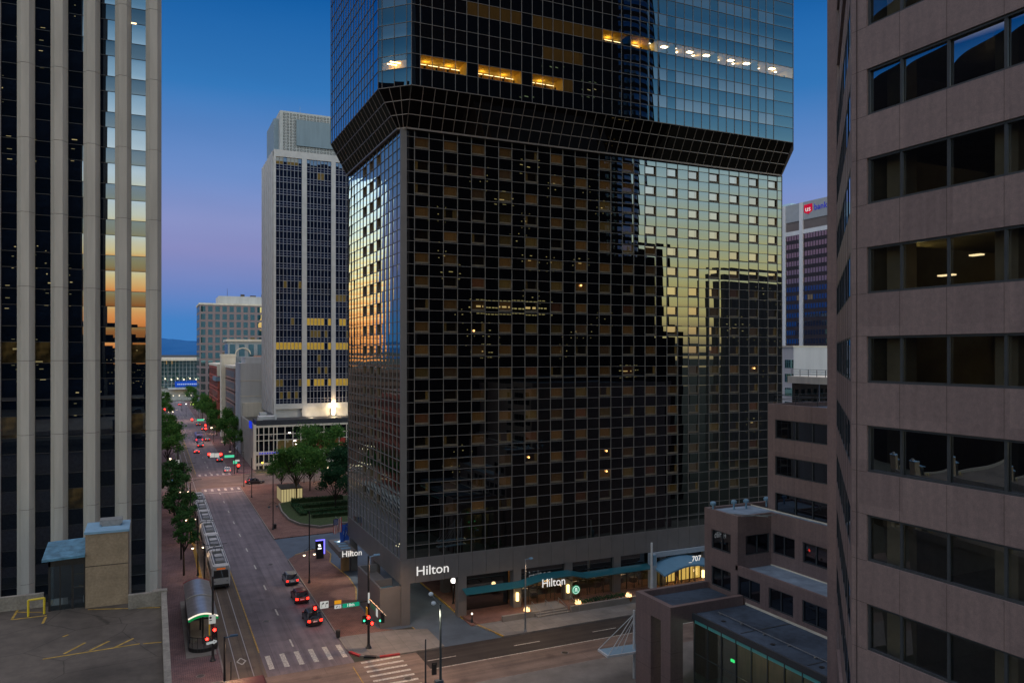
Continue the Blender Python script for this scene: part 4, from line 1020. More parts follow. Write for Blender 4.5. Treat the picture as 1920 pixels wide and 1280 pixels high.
granite_face(b, j, (XB,ybn), (1,0), XB3-XB-.003, ZN-.5, ZB-.003, [h8], [(uf2[0],uf2[-1])])
u3 = [ybn-at_x(p,XB3) for p in (1449,1469,1490)]; u4 = [ybn-at_x(p,XB3) for p in (1505,1529,1556)]
granite_face(b, j, (XB3,ybn+.3), (0,-1), ybn+.3-yend+1, ZN-.5, ZB, [h8], [(u3[0]+.3,u3[-1]+.3),(u4[0]+.3,u4[-1]+.3)])
b.box(XB+.33,XB+12,yb-.32,yb-.003,0,ZB-.003); part('wing_wall', b, M['granite2'], GBD)
for us in (uL,uM,uN,uO): ribbon(GBD, (XB,yb), (0,-1), us, h9, False)
ribbon(GBD, (XB,yb), (0,-1), u1, h8, False); ribbon(GBD, (XB,ybn), (1,0), uf2, h8, False)
for us in (u3,u4): ribbon(GBD, (XB3,ybn), (0,-1), us, h8, False)
b = MB(); b.box(XB+.33,XA-.02,ybn+.02,yb-.33,ZB-.35,ZB-.25); b.box(XB3+.33,XA-.02,yend-1,ybn+.01,ZB-.35,ZB-.25); b.box(XB+.33,XB3-.02,yend-1,ybn-.02,ZN-.55,ZN-.45)
part('wing_roof', b, surf('blue_grey_roof', (.24,.32,.42), .6, .35, .6, 0), GBD)
b = MB().box(XB+.4,XA-.4,yend,yb-.5,0,ZN-.7); b.box(XB3+.4,XA,yend,yb-.6,ZN-.6,ZB-.5); b.box(XA+.4,XA+29,yend,ya-.5,0,ZA-.7); part('wing_core', b, M['black'], GBD)
# white flashing lines and roof plant
b = MB(); b.bar((XB3-.03,ybn,ZN-.40),(XB3-.03,yend,ZN-.40),.06,.14); b.bar((XA-.04,yb,ZB-.2),(XA-.04,yend,ZB-.2),.06,.14); part('roof_flashing', b, M['cream'], GBD)
vents = []
for px, py in ((1337,950),(1376,947),(1399,945),(1437,941)):
    X, Y = at(px, py+8, ZB-.25)
    b = MB(); b.cyl((X,Y,ZB-.25),(X,Y,ZB+.45),.10,.10,8); b.lathe((X,Y,ZB+.4),[(.05,0),(.30,.05),(.32,.3),(.18,.42),(.0,.44)],10)
    vents.append(b)
for b, w_ in zip(vents, ('nearest the hotel end of the roof','second from the hotel end of the roof','third from the hotel end of the roof','beside the taller wing wall')):
    single('roof_vent', b, M['membrane'], 'small blue-grey roof vent on the granite wing, '+w_, 'vent', 'roof vents')
b = MB()
for k in range(3):
    p, q = at(1362+k*14, 962+k*3, ZB), at(1440+k*8, 968-k*2, ZB); b.bar((p[0],p[1],ZB),(q[0],q[1],ZB),.08,.08)
single('conduit_run', b, M['steel'], 'thin metal conduits laid across the granite wing roof', 'conduit')

# ---- glazed lobby with a stone portal
ZL = 8.75
XL, yl1 = at(1270,1135,ZL); 
XP, yp1 = at(1192,1107,9.7); ypn = at_x(1257,XP)
LB = thing('lobby_pavilion', 'single-storey glazed lobby with a flat grey roof and a square granite portal', 'pavilion', (XP,yp1,0))
b = MB(); zl = 9.7
pw = yp1-at_x(1220,XP); pw2 = at_x(1239,XP)-ypn
b.box(XP,XB-.4,yp1-.5,yp1,8.0,zl); b.box(XP,XB-.4,ypn,ypn+.5,8.0,zl); b.box(XP,XP+.6,ypn+.5,yp1-.5,8.0,zl)
b.box(XP,XP+1.5,yp1-pw,yp1-.002,.0,8.0); b.box(XP,XP+1.5,ypn+.002,ypn+pw2,.0,8.0); b.box(XB-2,XB-.4,yp1-pw,yp1-.002,0,8.0)
part('stone_portal', b, M['granite2'], LB)
part('portal_roof', MB().box(XP+.6,XB-.4,ypn+.5,yp1-.5,8.9,9.05), M['roofgrey'], LB)
j = MB()
for z in (2.6,5.2): j.box(XP-.004,XP+1.51,yp1-pw-.004,yp1+.003,z,z+.02); j.box(XP-.004,XP+1.51,ypn-.003,ypn+pw2+.004,z,z+.02)
part('stone_joint', j, M['joint'], LB)
part('lobby_roof', MB().box(XL,XB-.03,20,ypn-.02,ZL-.25,ZL), M['roofgrey'], LB)
b = MB(); b.box(XL-.22,XL,20,ypn-.02,ZL-.45,ZL+.12); part('roof_edge', b, M['darkframe'], LB)
b = MB(); b.bar((XB-.06,ypn,ZL+.1),(XB-.06,22,ZL+.1),.08,.2); part('roof_flashing', b, M['cream'], LB)
b = MB(); n = 16; yg = [ypn-.05-2.0*k for k in range(n+1)]
for a, c in zip(yg, yg[1:]): b.face([(XL+.1,a,.1),(XL+.1,c,.1),(XL+.1,c,ZL-.9),(XL+.1,a,ZL-.9)],0,[(0,0),(1,0),(1,1),(0,1)],(rnd.uniform(-1,1),0,.5))
part('lobby_glass', b, glass('lobby_glass', .18, (.8,.95,.95), (.40,.48,.45), .006, .003, clear=True, fres=.4), LB)
b = MB().box(XL+.06,XL+.16,yg[-1],yg[0],ZL-.9,ZL-.45)
t_ = NT('teal_fascia'); p_ = t_.n('BsdfPrincipled', inp={'Base Color': (.16,.62,.56,1), 'Roughness': .3}); t_.l(p_.outputs[0], t_.out.inputs[0]); part('glass_fascia', b, t_.mat, LB)
b = MB()
for y in yg: b.bar((XL+.05,y,.1),(XL+.05,y,ZL-.45),.06,.10)
for z in (2.4,4.9): b.bar((XL+.05,yg[0],z),(XL+.05,yg[-1],z),.06,.05)
part('lobby_frame', b, M['darkframe'], LB)
b = MB(); b.box(XL+5.5,XL+5.7,20,ypn,0,ZL-.3); b.box(XL+.4,XL+5.5,20,ypn,.02,.06); part('lobby_back_wall', b, wood, LB)
b = MB().box(XL+3.5,XL+3.6,*sorted((at_x(1373,XL+3.5)-.25,at_x(1373,XL+3.5)+.25)),CAMZ-(1238-HY)/FPX*(XL+3.5)/ray(1373)[0]-.13,CAMZ-(1238-HY)/FPX*(XL+3.5)/ray(1373)[0]+.13); part('exit_sign', b, glow('exit_green',(.05,1,.25),2), LB)
lamp((XL+3,yg[2],6.5), 90, (1,.8,.45), .3); lamp((XL+1.2,yg[1],ZL-1.2), 70, (.6,1,.9), .3); lamp((XL+1.2,yg[5],ZL-1.2), 60, (.6,1,.9), .3)
# plant on the low roofs
def roof_kit(B, x0, y0, z, kinds):
    for k,(dx,dy,w_,d_,h_) in enumerate(kinds):
        b = MB(); b.box(x0+dx,x0+dx+w_,y0+dy,y0+dy+d_,z+.12,z+h_); b.box(x0+dx-.05,x0+dx+w_+.05,y0+dy-.05,y0+dy+d_+.05,z,z+.12); b.cyl((x0+dx+w_/2,y0+dy+d_/2,z+h_),(x0+dx+w_/2,y0+dy+d_/2,z+h_+.12),min(w_,d_)*.36,min(w_,d_)*.36,14)
        part('roof_unit', b, M['steel'], B)
b = MB(); x = XL+1.2
for y in (ypn-3.0,ypn-9.5,ypn-15): b.cyl((x,y,ZL),(x,y,ZL+.05),.22,.22,12)
part('roof_drain', b, M['black'], LB)
for q in (6.2,14.2): b = MB().bar((XL+.5,ypn-q,ZL+.02),(XB-.2,ypn-q,ZL+.02),.12,.035); part('roof_seam', b, M['darkframe'], LB)
b = MB(); b.tube([(XL+2.2,ypn-1,ZL+.16),(XL+2.2,ypn-17,ZL+.16)],.045,6)
for k in range(6): b.box(XL+2.05,XL+2.35,ypn-1.5-3*k,ypn-1.3-3*k,ZL,ZL+.12)
part('roof_pipe', b, M['steel'], LB)
# cable stayed glass canopy on a white mast
mx_, my_ = at(1189,1222,2.9)
CN = thing('cable_canopy', 'white cable-stayed canopy of pale glass beside the granite portal', 'canopy', (mx_,my_,0))
z_m = CAMZ-(1150-HY)/FPX*(mx_*SA+my_*CA)
part('mast', MB().cyl((mx_,my_,0),(mx_,my_,z_m+.4),.16,.12,10), M['whitemetal'], CN)
p1, p2, p3, p4 = at(1122,1219,3.1), at(1140,1232,3.1), at(1204,1222,3.1), at(1196,1208,3.1)
b = MB(); b.loft([[(p1[0],p1[1],3.1),(p2[0],p2[1],3.1),(p3[0],p3[1],3.1),(p4[0],p4[1],3.1)],[(p1[0],p1[1],3.25),(p2[0],p2[1],3.25),(p3[0],p3[1],3.25),(p4[0],p4[1],3.25)]]); part('canopy_plate', b, surf('canopy_glass',(.30,.44,.55),.25,.1,1,0,spec=.6), CN)
b = MB()
for p in (p1,p2): b.bar((mx_,my_,z_m),(p[0],p[1],3.25),.06,.06); b.bar((mx_,my_,z_m-.5),((p[0]+mx_)/2,(p[1]+my_)/2,3.25),.05,.05)
part('cable', b, M['whitemetal'], CN)
b = MB(); b.bar((p1[0],p1[1],3.18),(p2[0],p2[1],3.18),.16,.22); b.bar((p2[0],p2[1],3.18),(p3[0],p3[1],3.18),.12,.22); part('canopy_edge', b, M['whitemetal'], CN)
part('stone_post', MB().box(mx_-.1,mx_+.7,my_-1.6,my_-.8,0,3.05), M['darkframe'], CN)
# ================================================================ grey grid tower and its podium
BLUEG = glass('blue_grid_glass', .08, (.5,.7,1), (.008,.012,.030), .004, .003, fres=.3)
BLUES = glass('blue_spandrel', .10, (.4,.6,1), (.006,.014,.055), fres=.3)
YLIT = glass('yellow_lit_glass', .05, (.6,.8,1), (.10,.07,.02), emit=(.34,.215,.03), basevar=.8)
YDIM = glass('yellow_dim_glass', .06, (.6,.8,1), (.05,.035,.02), emit=(.075,.052,.012), basevar=.8)
TX, TY = 34.0, 249.0
T = thing('grid_tower', 'tall grey office tower with navy window grids and a lattice crown', 'tower', (TX,TY,0))
TZ0, TZ1 = 18.6, 97.0
conc = surf('grid_concrete', (.56,.545,.52), .9, .12, .4, 0)
TXE = 72.0; TYE = 276.
part('tower_body', MB().box(TX+.4,TXE,TY+.5,TYE,0,TZ1), conc, T)
bays = [(at_y(517,TY),at_y(566,TY)), (at_y(575,TY),at_y(621,TY)), (at_y(629,TY),at_y(675,TY)), (at_y(683,TY),at_y(728,TY))]
b = MB(); xs = TX
for (a,c) in bays: b.box(xs,a,TY-.35,TY+.6,TZ0-4,TZ1); xs = c
b.box(xs,TXE,TY-.35,TY+.6,TZ0-4,TZ1); b.box(TX,TXE,TY-.36,TY+.6,TZ1-1.5,TZ1+.6); b.box(TX,TXE,TY-.36,TY+.6,TZ0-1.6,TZ0); part('concrete_frame', b, conc, T)
NF = 20; fh = (TZ1-1.5-TZ0)/NF
litmap = {}
yrow = lambda py: CAMZ-(py-HY)/FPX*241
for py, bs in ((603,(1,2)),(648,(0,1,2,3)),(717,(1,2,3)),):
    for q in bs: litmap[(int((yrow(py)-TZ0)/fh), q)] = YLIT
for py, bs in ((603,(0,)),(627,(1,2)),(555,(2,)),(740,(0,)),(693,(1,)),(532,(0,)),(718,(0,)),(305,(0,)),(670,(1,)),(340,(1,))):
    for q in bs: litmap.setdefault((int((yrow(py)-TZ0)/fh), q), YDIM)
for q,(a,c) in enumerate(bays):
    for k in range(NF):
        z = TZ0+k*fh; b = MB(); n = 7
        lm = litmap.get((k,q), BLUEG)
        for i in range(n):
            u0, u1 = a+(c-a)*i/n, a+(c-a)*(i+1)/n
            mi = 0 if (lm is BLUEG or rnd.random() < (.93 if lm is YLIT and k != int((yrow(717)-TZ0)/fh) else (.62 if lm is YLIT else .45))) else 2
            R_ = (rnd.uniform(-1,1),rnd.uniform(-1,1),rnd.random()); U = [(0,0),(1,0),(1,1),(0,1)]
            b.face([(u0,TY+.12,z+1.55),(u1,TY+.12,z+1.55),(u1,TY+.12,z+fh),(u0,TY+.12,z+fh)], mi, U, R_)
            b.face([(u0,TY+.12,z),(u1,TY+.12,z),(u1,TY+.12,z+1.55),(u0,TY+.12,z+1.55)], 1, U, R_)
        if k*4+q < 80: part('window_band', b, [lm, BLUES, BLUEG], T)
b = MB()
for (a,c) in bays:
    for i in range(8): x = a+(c-a)*i/7; b.box(x-.07,x+.07,TY-.18,TY+.16,TZ0,TZ1-1.5)
    for k in range(NF): z = TZ0+k*fh; b.box(a,c,TY-.02,TY+.14,z+1.47,z+1.62); b.box(a,c,TY-.02,TY+.14,z-.1,z+.08); b.box(a,c,TY+.0,TY+.14,z+.7,z+.78)
part('mullion_grid', b, surf('pale_mullion', (.27,.27,.28), .6, .1, 1, 0), T)
b = MB()
for k in range(6): y = TY+.4+k*4.4; b.box(TX-.5,TX+.42,y,y+2.6,TZ0-3,TZ1)
b.box(TX+.0,TX+.42,TY,TYE,TZ1-1.4,TZ1+.6); b.box(TX-.1,TX+.41,TY+.3,TYE-.3,TZ0-3,TZ1-1.4); part('side_wall', b, conc, T)
# lattice crown
CXo, CYo, CZ1 = 36.2, 251.0, 110.6
crown = surf('crown_block', (.46,.475,.46), .9, .12, .4, 0); b = MB()
b.loft([[(CXo,CYo,97.5),(TXE-4,CYo,97.5),(TXE-4,TYE-4,97.5),(CXo,TYE-4,97.5)],[(CXo,CYo,CZ1),(TXE-4,CYo,CZ1),(TXE-4,TYE-4,CZ1),(CXo,TYE-4,CZ1)]]); part('crown', b, crown, T)
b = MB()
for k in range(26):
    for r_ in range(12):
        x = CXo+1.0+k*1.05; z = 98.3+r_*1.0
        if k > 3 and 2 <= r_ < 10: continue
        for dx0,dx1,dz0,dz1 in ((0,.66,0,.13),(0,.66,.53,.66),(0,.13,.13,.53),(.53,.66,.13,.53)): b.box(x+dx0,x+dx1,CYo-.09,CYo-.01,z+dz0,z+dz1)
o = part('crown_lattice', b, surf('lattice_dark', (.12,.125,.12), .9, .1, 1, 0), T); o['kind'] = 'stuff'  # dark colour of the square crown lattice
part('crown_screen', MB().box(CXo+5.0,TXE-6,CYo-.5,CYo-.05,100.0,108.2), surf('crown_screen', (.20,.27,.31), .5, .12, 1, 0, streak=True), T)
part('side_screen', MB().box(CXo-1.5,CXo-.02,CYo+2.5,TYE-6,97.6,108.5), surf('side_screen', (.25,.33,.38), .6, .1, 1, 0), T)
b = MB(); b.cyl((CXo+6.5,CYo+2,CZ1),(CXo+6.5,CYo+2,CZ1+2.6),.06,.03,6); b.cyl((CXo+18,CYo+2,CZ1),(CXo+18,CYo+2,CZ1+1.4),.14,.1,6); part('roof_antenna', b, M['steel'], T)
# lit plinth storey
part('plinth_wall', MB().box(TX+.6,TXE-.5,TY+.7,TYE,14,TZ0-1.5), M['cream'], T)
b = MB(); b.box(at_y(574,TY),at_y(591,TY),TY+.64,TY+.7,15.3,17.2); b.box(at_y(560,TY),at_y(566,TY),TY+.64,TY+.7,14.6,16.6); part('plinth_louvre', b, M['bronze'], T)
xl_ = at_y(624,TY)
part('wall_light', MB().box(xl_-.35,xl_+.35,TY-1.0,TY-.6,14.8,17.6), glow('plinth_light',(1,.80,.52),9), T)
lamp((xl_,TY-2.0,16.6), 900, (1,.74,.42), .5, omni=True); lamp((xl_-7,TY-2.0,15.6), 260, (1,.80,.55), .5, omni=True); lamp((xl_+7,TY-2.2,15.6), 260, (1,.80,.55), .5, omni=True)
lamp((xl_,TY-1.3,18.8), 260, (1,.62,.30), .3, omni=True)

PX0, PY0, PZ = 27.0, 240.0, 14.4
P_ = thing('podium_hall', 'three-storey podium hall with a white mullion grid and dark flat roof', 'hall', (PX0,PY0,0))
PXE = 84.
part('hall_body', MB().box(PX0+.3,PXE,PY0+.4,PY0+36,0,PZ-1.6), M['black'], P_)
part('roof_band', MB().box(PX0+.8,PXE,PY0-.1,PY0+8.8,PZ-1.5,PZ), surf('dark_roof_band', (.045,.05,.06), .6, .2, 1, 0), P_)
colx = [at_y(p,PY0) for p in (476,485,494.5,504,513,519.5)] 
st = colx[-1]; 
while colx[-1] < PXE-2.6: colx.append(colx[-1]+2.32)
b = MB()
for x in colx: b.box(x-.12,x+.12,PY0-.15,PY0+.4,0,PZ-1.5)
for z0,z1 in ((12.3,12.9),(10.1,10.3),(8.3,8.5),(4.2,5.2),(1.0,1.8)): b.box(PX0+.4,PXE,PY0-.12,PY0+.4,z0,z1)
b.box(PX0,PX0+.8,PY0-.2,PY0+.4,0,PZ-1.2); part('white_grid', b, M['cream'], P_)
b = MB(); b2 = MB(); b3 = MB()
for i,(a,c) in enumerate(zip(colx, colx[1:])):
    for z0,z1 in ((10.3,12.3),(8.5,10.1),(5.2,8.3),(1.8,4.2)):
        tg = b
        if z0 == 5.2: tg = b2 if i in (5,6,7,8) else (b3 if i in (9,10,11,12,13) else b)
        tg.face([(a,PY0+.1,z0),(c,PY0+.1,z0),(c,PY0+.1,z1),(a,PY0+.1,z1)],0,[(0,0),(1,0),(1,1),(0,1)],(rnd.uniform(-1,1),rnd.uniform(-1,1),rnd.random()))
part('hall_window', b, glass('hall_glass', .07, (.5,.7,1), (.006,.007,.010), .004,.003, fres=.3), P_)
part('hall_window', b2, glass('hall_brown', .06, (.5,.7,1), (.05,.03,.015), emit=(.05,.036,.012), basevar=.6), P_)
part('hall_window', b3, glass('hall_red', .05, (.5,.7,1), (.05,.01,.008), emit=(.10,.016,.012), basevar=.6), P_)
b = MB()
for px,py in ((613,825),(756-0-170+0,825),(602,824),(553,826),(556,832),(543,811)):
    X, Z = at_y(px, PY0-.05, py); b.box(X-.35,X+.35,PY0-.05,PY0+.05,Z-.12,Z+.12)
part('ceiling_light', b, glow('hall_light',(1,.8,.7),6), P_)
b = MB()
for k in range(13): y = PY0+1.2+k*2.6; b.box(PX0-.1,PX0+.35,y,y+.5,0,PZ-1.0)
part('side_rib', b, conc, P_); part('side_wall', MB().box(PX0+.05,PX0+.32,PY0+.4,PY0+36,0,PZ-1.3), surf('hall_side',(.12,.10,.09),.9,.2,.5,0), P_)
b = MB(); X,Z = at_y(573,PY0-.3,0)
b.box(PX0-.6,PX0-.2,PY0+1.5,PY0+6.0,12.0,14.0); part('blue_sign', b, glow('podium_sign',(.02,.05,.8),.8), P_)
b = MB()
for k in range(8): x = at_y(486,PY0)+k*.72; b.box(x,x+.40,PY0-.26,PY0-.16,4.45,4.9)
part('sign_letter', b, glow('letter_blue',(.10,.10,.8),.7), P_)
b = MB(); b.box(PX0+2,PX0+7,PY0+3,PY0+7.5,PZ,PZ+.9); b.box(PX0+6.4,PX0+7,PY0+2,PY0+2.6,PZ,PZ+1.4); b.box(PX0+3,PX0+5,PY0+9.5,PY0+12,PZ-1.4,PZ+1.6); b.box(PX0+1.4,PX0+2.8,PY0+1.2,PY0+2,PZ,PZ+.7); part('roof_plant', b, M['greywall'], P_)

# ================================================================ more buildings up the street, right side
def block(name, label, cat, x0, x1, y0, y1, z, mat, rows, cols, scols, win=(.6,.6), wmat=None, cornice=.5, z0w=3.2, sills=False, par=.0, litp=.0):
    B = thing(name, label, cat, (x0,y0,0))
    part('wall', MB().box(x0,x1,y0,y1,0,z), mat, B)
    wm_ = wmat or DKW; rest_ = MB(); sb = MB(); cnt = [0]
    def rowset(face, L, n):
        for r_ in range(rows-1,-1,-1):
            zz = z0w+(z-z0w-.8)*r_/rows; hh = (z-z0w-.8)/rows
            for i in range(n):
                u0 = L*(i+.5-win[0]/2)/n; u1 = L*(i+.5+win[0]/2)/n; za, zb = zz+hh*(1-win[1])/2, zz+hh*(1+win[1])/2
                lit_ = rnd.random() < litp; own = cnt[0] < 98; t = MB() if own else rest_; cnt[0] += 1
                if face == 'f': t.face([(x0+u0,y0-.03,za),(x0+u1,y0-.03,za),(x0+u1,y0-.03,zb),(x0+u0,y0-.03,zb)],0,[(0,0),(1,0),(1,1),(0,1)],(rnd.uniform(-1,1),rnd.uniform(-1,1),rnd.random()))
                else: t.face([(x0-.03,y1-u0,za),(x0-.03,y1-u1,za),(x0-.03,y1-u1,zb),(x0-.03,y1-u0,zb)],0,[(0,0),(1,0),(1,1),(0,1)],(rnd.uniform(-1,1),rnd.uniform(-1,1),rnd.random()))
                if own: part('window', t, YDIM if lit_ else wm_, B)
            if sills: sb.box(x0-.14,x1,y0-.14,y1,zz-.12,zz+.12)
    if cols: rowset('f', x1-x0, cols)
    if scols: rowset('s', y1-y0, scols)
    if rest_.f: o = part('window', rest_, wm_, B); o['kind'] = 'stuff'
    if sb.f: part('string_course', sb, M['cream'], B)
    if cornice: part('cornice', MB().box(x0-cornice,x1+.2,y0-cornice,y1+.2,z-.7,z+.25), M['cream'] if mat is not M['greywall'] else M['greywall'], B)
    return B
DKW = glass('dark_street_window', .10, (.6,.7,.8), (.012,.012,.014), .003,.003, fres=.3)
TEALW = glass('teal_window', .42, (.50,.90,.95), (.03,.09,.10), .003,.004, fres=.2)
GB = block('render_building', 'blank grey rendered building rising behind the podium hall', 'building', 27.2, 60, 279, 297, 31.0, M['greywall'], 1, 0, 0, cornice=0)
b = MB(); b.box(27.1,60,278.9,279.0,24.9,25.1); b.box(27.1,60,278.9,279.0,19.6,19.8); b.box(27.8,46,277.2,279,8,17.5); b.box(31.5,33.0,277.1,277.2,13,15); part('wall_band', b, M['cream'], GB)
part('rooftop_unit', MB().box(29,48,281,295,31,33.0), M['greywall'], GB)
block('pink_brick_building', 'pink brick building with grey horizontal window bands along the street', 'building', 27.0, 60, 297.5, 336, 29.5, M['pinkbrick'], 6, 4, 7, (.82,.55), surf('band_window',(.13,.13,.14),.4,.3,1,0), .4, sills=True)
block('cream_tower_block', 'narrow cream corner block standing against the pink brick building', 'building', 25.4, 31, 337, 343, 33.8, M['cream'], 1, 0, 0, cornice=.15)
OB = block('arched_block', 'pale ornate block with an arched top window above the brick roofs', 'building', 28.5, 62, 344, 360, 40.0, surf('pale_blue_stone',(.36,.40,.42),.9,.15,.6,0), 5, 9, 3, (.6,.7), TEALW, .6)
b = MB()
for k in range(10): a, c = math.pi*k/10, math.pi*(k+1)/10; b.bar((34.5+3*math.cos(a),343.7,34+2.6*math.sin(a)),(34.5+3*math.cos(c),343.7,34+2.6*math.sin(c)),.4,.5)
part('arch', b, M['cream'], OB); part('side_block', MB().box(44,62,338,343.9,0,36.5), M['cream'], OB); part('brick_top', MB().box(38,58,334.2,337.9,0,33.5), M['pinkbrick'], OB)
RB = block('red_brick_building', 'red brick building with white stone courses and a blue cornice', 'building', 25.8, 56, 362, 418, 29.4, M['redbrick'], 5, 6, 11, (.5,.6), DKW, .3, sills=True)
part('cornice_band', MB().box(24.9,56,361.2,380,22.2,24.0), surf('blue_cornice',(.16,.22,.28),.7,.1,1,0), RB)
part('arched_bay', MB().box(25.5,31,361.6,362,24.4,29.2), M['cream'], RB)
FH = block('slab_hotel', 'distant grey-brown slab hotel with rows of teal windows', 'tower', 22.6, 58.5, 444, 474, 61.0, surf('slab_stone',(.27,.215,.215),.9,.12,.3,0), 14, 10, 6, (.62,.72), TEALW, .25, z0w=2, litp=.04)
part('rooftop_block', MB().box(32.5,60,448,470,61,65.5), M['greywall'], FH)
b = MB(); b.cyl((37,450,65.5),(37,450,70),.12,.05,6); b.box(44,46,450,452,65.5,66.8); b.box(49,52,450,452,65.5,66.3); b.box(55,57,450,452,65.5,67); part('roof_plant', b, M['bronze'], FH)
b = MB()
for r_ in range(14):
    for k in range(3): z = 3+4.1*r_; b.face([(54.6+k*1.25,443.9,z),(55.75+k*1.25,443.9,z),(55.75+k*1.25,443.9,z+3.7),(54.6+k*1.25,443.9,z+3.7)],0,[(0,0),(1,0),(1,1),(0,1)],(rnd.uniform(-1,1),rnd.uniform(-1,1),rnd.random()))
part('glass_corner', b, glass('bright_teal', .45, (.5,.95,1), (.05,.16,.18)), FH)
# glazed hall closing the street
CV = thing('convention_hall', 'long glazed hall with a pale roof edge closing the end of the street', 'hall', (17,615,0))
part('hall_body', MB().box(-80,120,617,680,0,29), M['greywall'], CV)
b = MB(); b.box(-82,122,611,682,29,31.0); part('roof', b, M['cream'], CV)
b = MB()
for k in range(40): b.face([(-80+5*k,616,9),(-75+5*k,616,9),(-75+5*k,616,29),(-80+5*k,616,29)],0,[(0,0),(1,0),(1,1),(0,1)],(rnd.uniform(-1,1),rnd.uniform(-1,1),rnd.random()))
part('glass_front', b, glass('hall_front_glass', .28, (.5,.75,.8), (.03,.045,.05), .006,.006, emit=(.006,.022,.024)), CV)
b = MB()
for k in range(81): b.box(-80+2.5*k-.08,-80+2.5*k+.08,615.8,616,9,29)
for z in (12,15,18,21,24,27): b.box(-80,120,615.8,616,z-.06,z+.06)
part('mullion_grid', b, M['greywall'], CV)
b = MB(); b.box(10,31,606,616,8.4,9.2); part('entrance_canopy', b, M['whitemetal'], CV)
b = MB(); b.loft([[(14.5,605,10.0),(30,605,10.6),(30,605.4,10.6),(14.5,605.4,10.0)],[(14.5,605,14.0),(30.5,605,14.6),(30.5,605.4,14.6),(14.5,605.4,14.0)]]); part('blue_banner', b, glow('banner_blue',(.01,.06,.42),1.0), CV)
b = MB()
for k in range(11): b.box(16+k*1.2,16.8+k*1.2,604.8,604.95,11.7,12.6)
part('banner_letter', b, glow('banner_white',(.5,.65,1),.7), CV)
b = MB()
for k in range(7): b.ball((8+4.1*k,604,15.5 if k%2 else 16.2),.5,8)
for k in range(6): b.box(9+4*k,9.7+4*k,607,607.3,3.6,4.2)
part('canopy_light', b, glow('canopy_light',(1,.85,.6),2.0), CV)
lamp((18,600,6), 1600, (.8,.95,.9), 1.0)

# ================================================================ right background
UBX = 267.
UB = thing('striped_bank_tower', 'distant bank tower with dark window bands and white vertical piers', 'tower', (UBX,262,0))
yfar, ynear = at_x(1470,UBX), at_x(1585,UBX)
ZT = 102.6
part('tower_body', MB().box(UBX+.6,UBX+40,ynear,yfar,0,ZT-.3), M['greywall'], UB)
b = MB()
for p in (1470.5,1503,1560): y = at_x(p,UBX); b.box(UBX-.5,UBX+.7,y-1.0,y+1.0,0,ZT)
part('white_pier', b, M['whitewall'], UB)
b = MB(); b.box(UBX-.2,UBX+.7,ynear,yfar,ZT-8.0,ZT); part('sign_band', b, surf('band_grey',(.36,.38,.40),.8,.1,.4,0), UB)
b = MB(); b.box(UBX+.1,UBX+.7,ynear,yfar,ZT-12.3,ZT-8); part('dark_frieze', b, surf('frieze',(.17,.14,.13),.8,.1,.4,0), UB)
b = MB(); b.box(UBX-.1,UBX+.7,ynear,yfar,ZT-14.2,ZT-12.3); part('pale_band', b, M['whitewall'], UB)
PKG = glass('sky_pink_glass', .26, (1,.66,.60), (.12,.065,.06), .004,.004, fres=.1); NVG = glass('navy_glass', .14, (.4,.6,1), (.006,.010,.025), .003,.003, fres=.2)  # upper rows: pink of reflected sky is put into tint and body colour
rest_ = MB(); n = 22; z = ZT-14.2; row = 0; cnt_ = 0
while z > 4:
    z -= 3.95; row += 1
    for i in range(n):
        ya_, yb_ = yfar+(ynear-yfar)*i/n, yfar+(ynear-yfar)*(i+.72)/n
        mi = 0 if row <= 6 else (2 if row in (8,14) and rnd.random() < .5 else 1); own = i < 14 and row < 8; t = MB() if own else rest_
        t.face([(UBX,ya_,z+1.7),(UBX,yb_,z+1.7),(UBX,yb_,z+3.9),(UBX,ya_,z+3.9)], 0 if own else mi,[(0,0),(1,0),(1,1),(0,1)],(rnd.uniform(-1,1),rnd.uniform(-1,1),rnd.random()))
        if own: part('window', t, [PKG, NVG, YDIM][mi], UB)
o = part('window', rest_, [PKG, NVG, YDIM], UB); o['kind'] = 'stuff'
part('spandrel_wall', MB().box(UBX+.05,UBX+.58,ynear+.2,yfar-.2,0,ZT-14.3), surf('bank_spandrel',(.035,.026,.030),.6,.3,.4,0), UB)
y1_ = at_x(1509,UBX); zb = ZT-3.6
b = MB(); b.loft([[(UBX-.32,y1_+.2,zb+2.2),(UBX-.32,y1_-4.6,zb+2.2),(UBX-.32,y1_-4.6,zb-1.0),(UBX-.32,y1_-2.3,zb-2.2),(UBX-.32,y1_+.2,zb-1.2)],[(UBX-.22,y1_+.2,zb+2.2),(UBX-.22,y1_-4.6,zb+2.2),(UBX-.22,y1_-4.6,zb-1.0),(UBX-.22,y1_-2.3,zb-2.2),(UBX-.22,y1_+.2,zb-1.2)]])
part('red_shield', b, glow('shield_red',(.62,.01,.05),.75), UB)
sign('us', 3.4, glow('sign_us',(1,1,1),.75), UB, (UBX-.4,y1_-2.2,zb+.1), R(-90), sx=1.1)
sign('bank', 3.9, glow('sign_bank',(.025,.03,.40),.9), UB, (UBX-.4,y1_-9.4,zb+.2), R(-90), sx=1.0)
BT = thing('peaked_tower', 'pale blue glass tower top peeking over the bank tower roof', 'tower', (400,390,0))
xp0, yp0 = 392., at_x(1471,392.)
b = MB(); b.loft([[(xp0,yp0-24,0),(xp0+30,yp0-24,0),(xp0+30,yp0+30,0),(xp0,yp0+30,0)],[(xp0,yp0-2.8,132),(xp0+30,yp0-2.8,132),(xp0+30,yp0+30,132),(xp0,yp0+30,132)]]) if False else b.box(xp0,xp0+30,yp0-6.5,yp0+30,0,126)
part('tower_body', b, TEALW, BT)
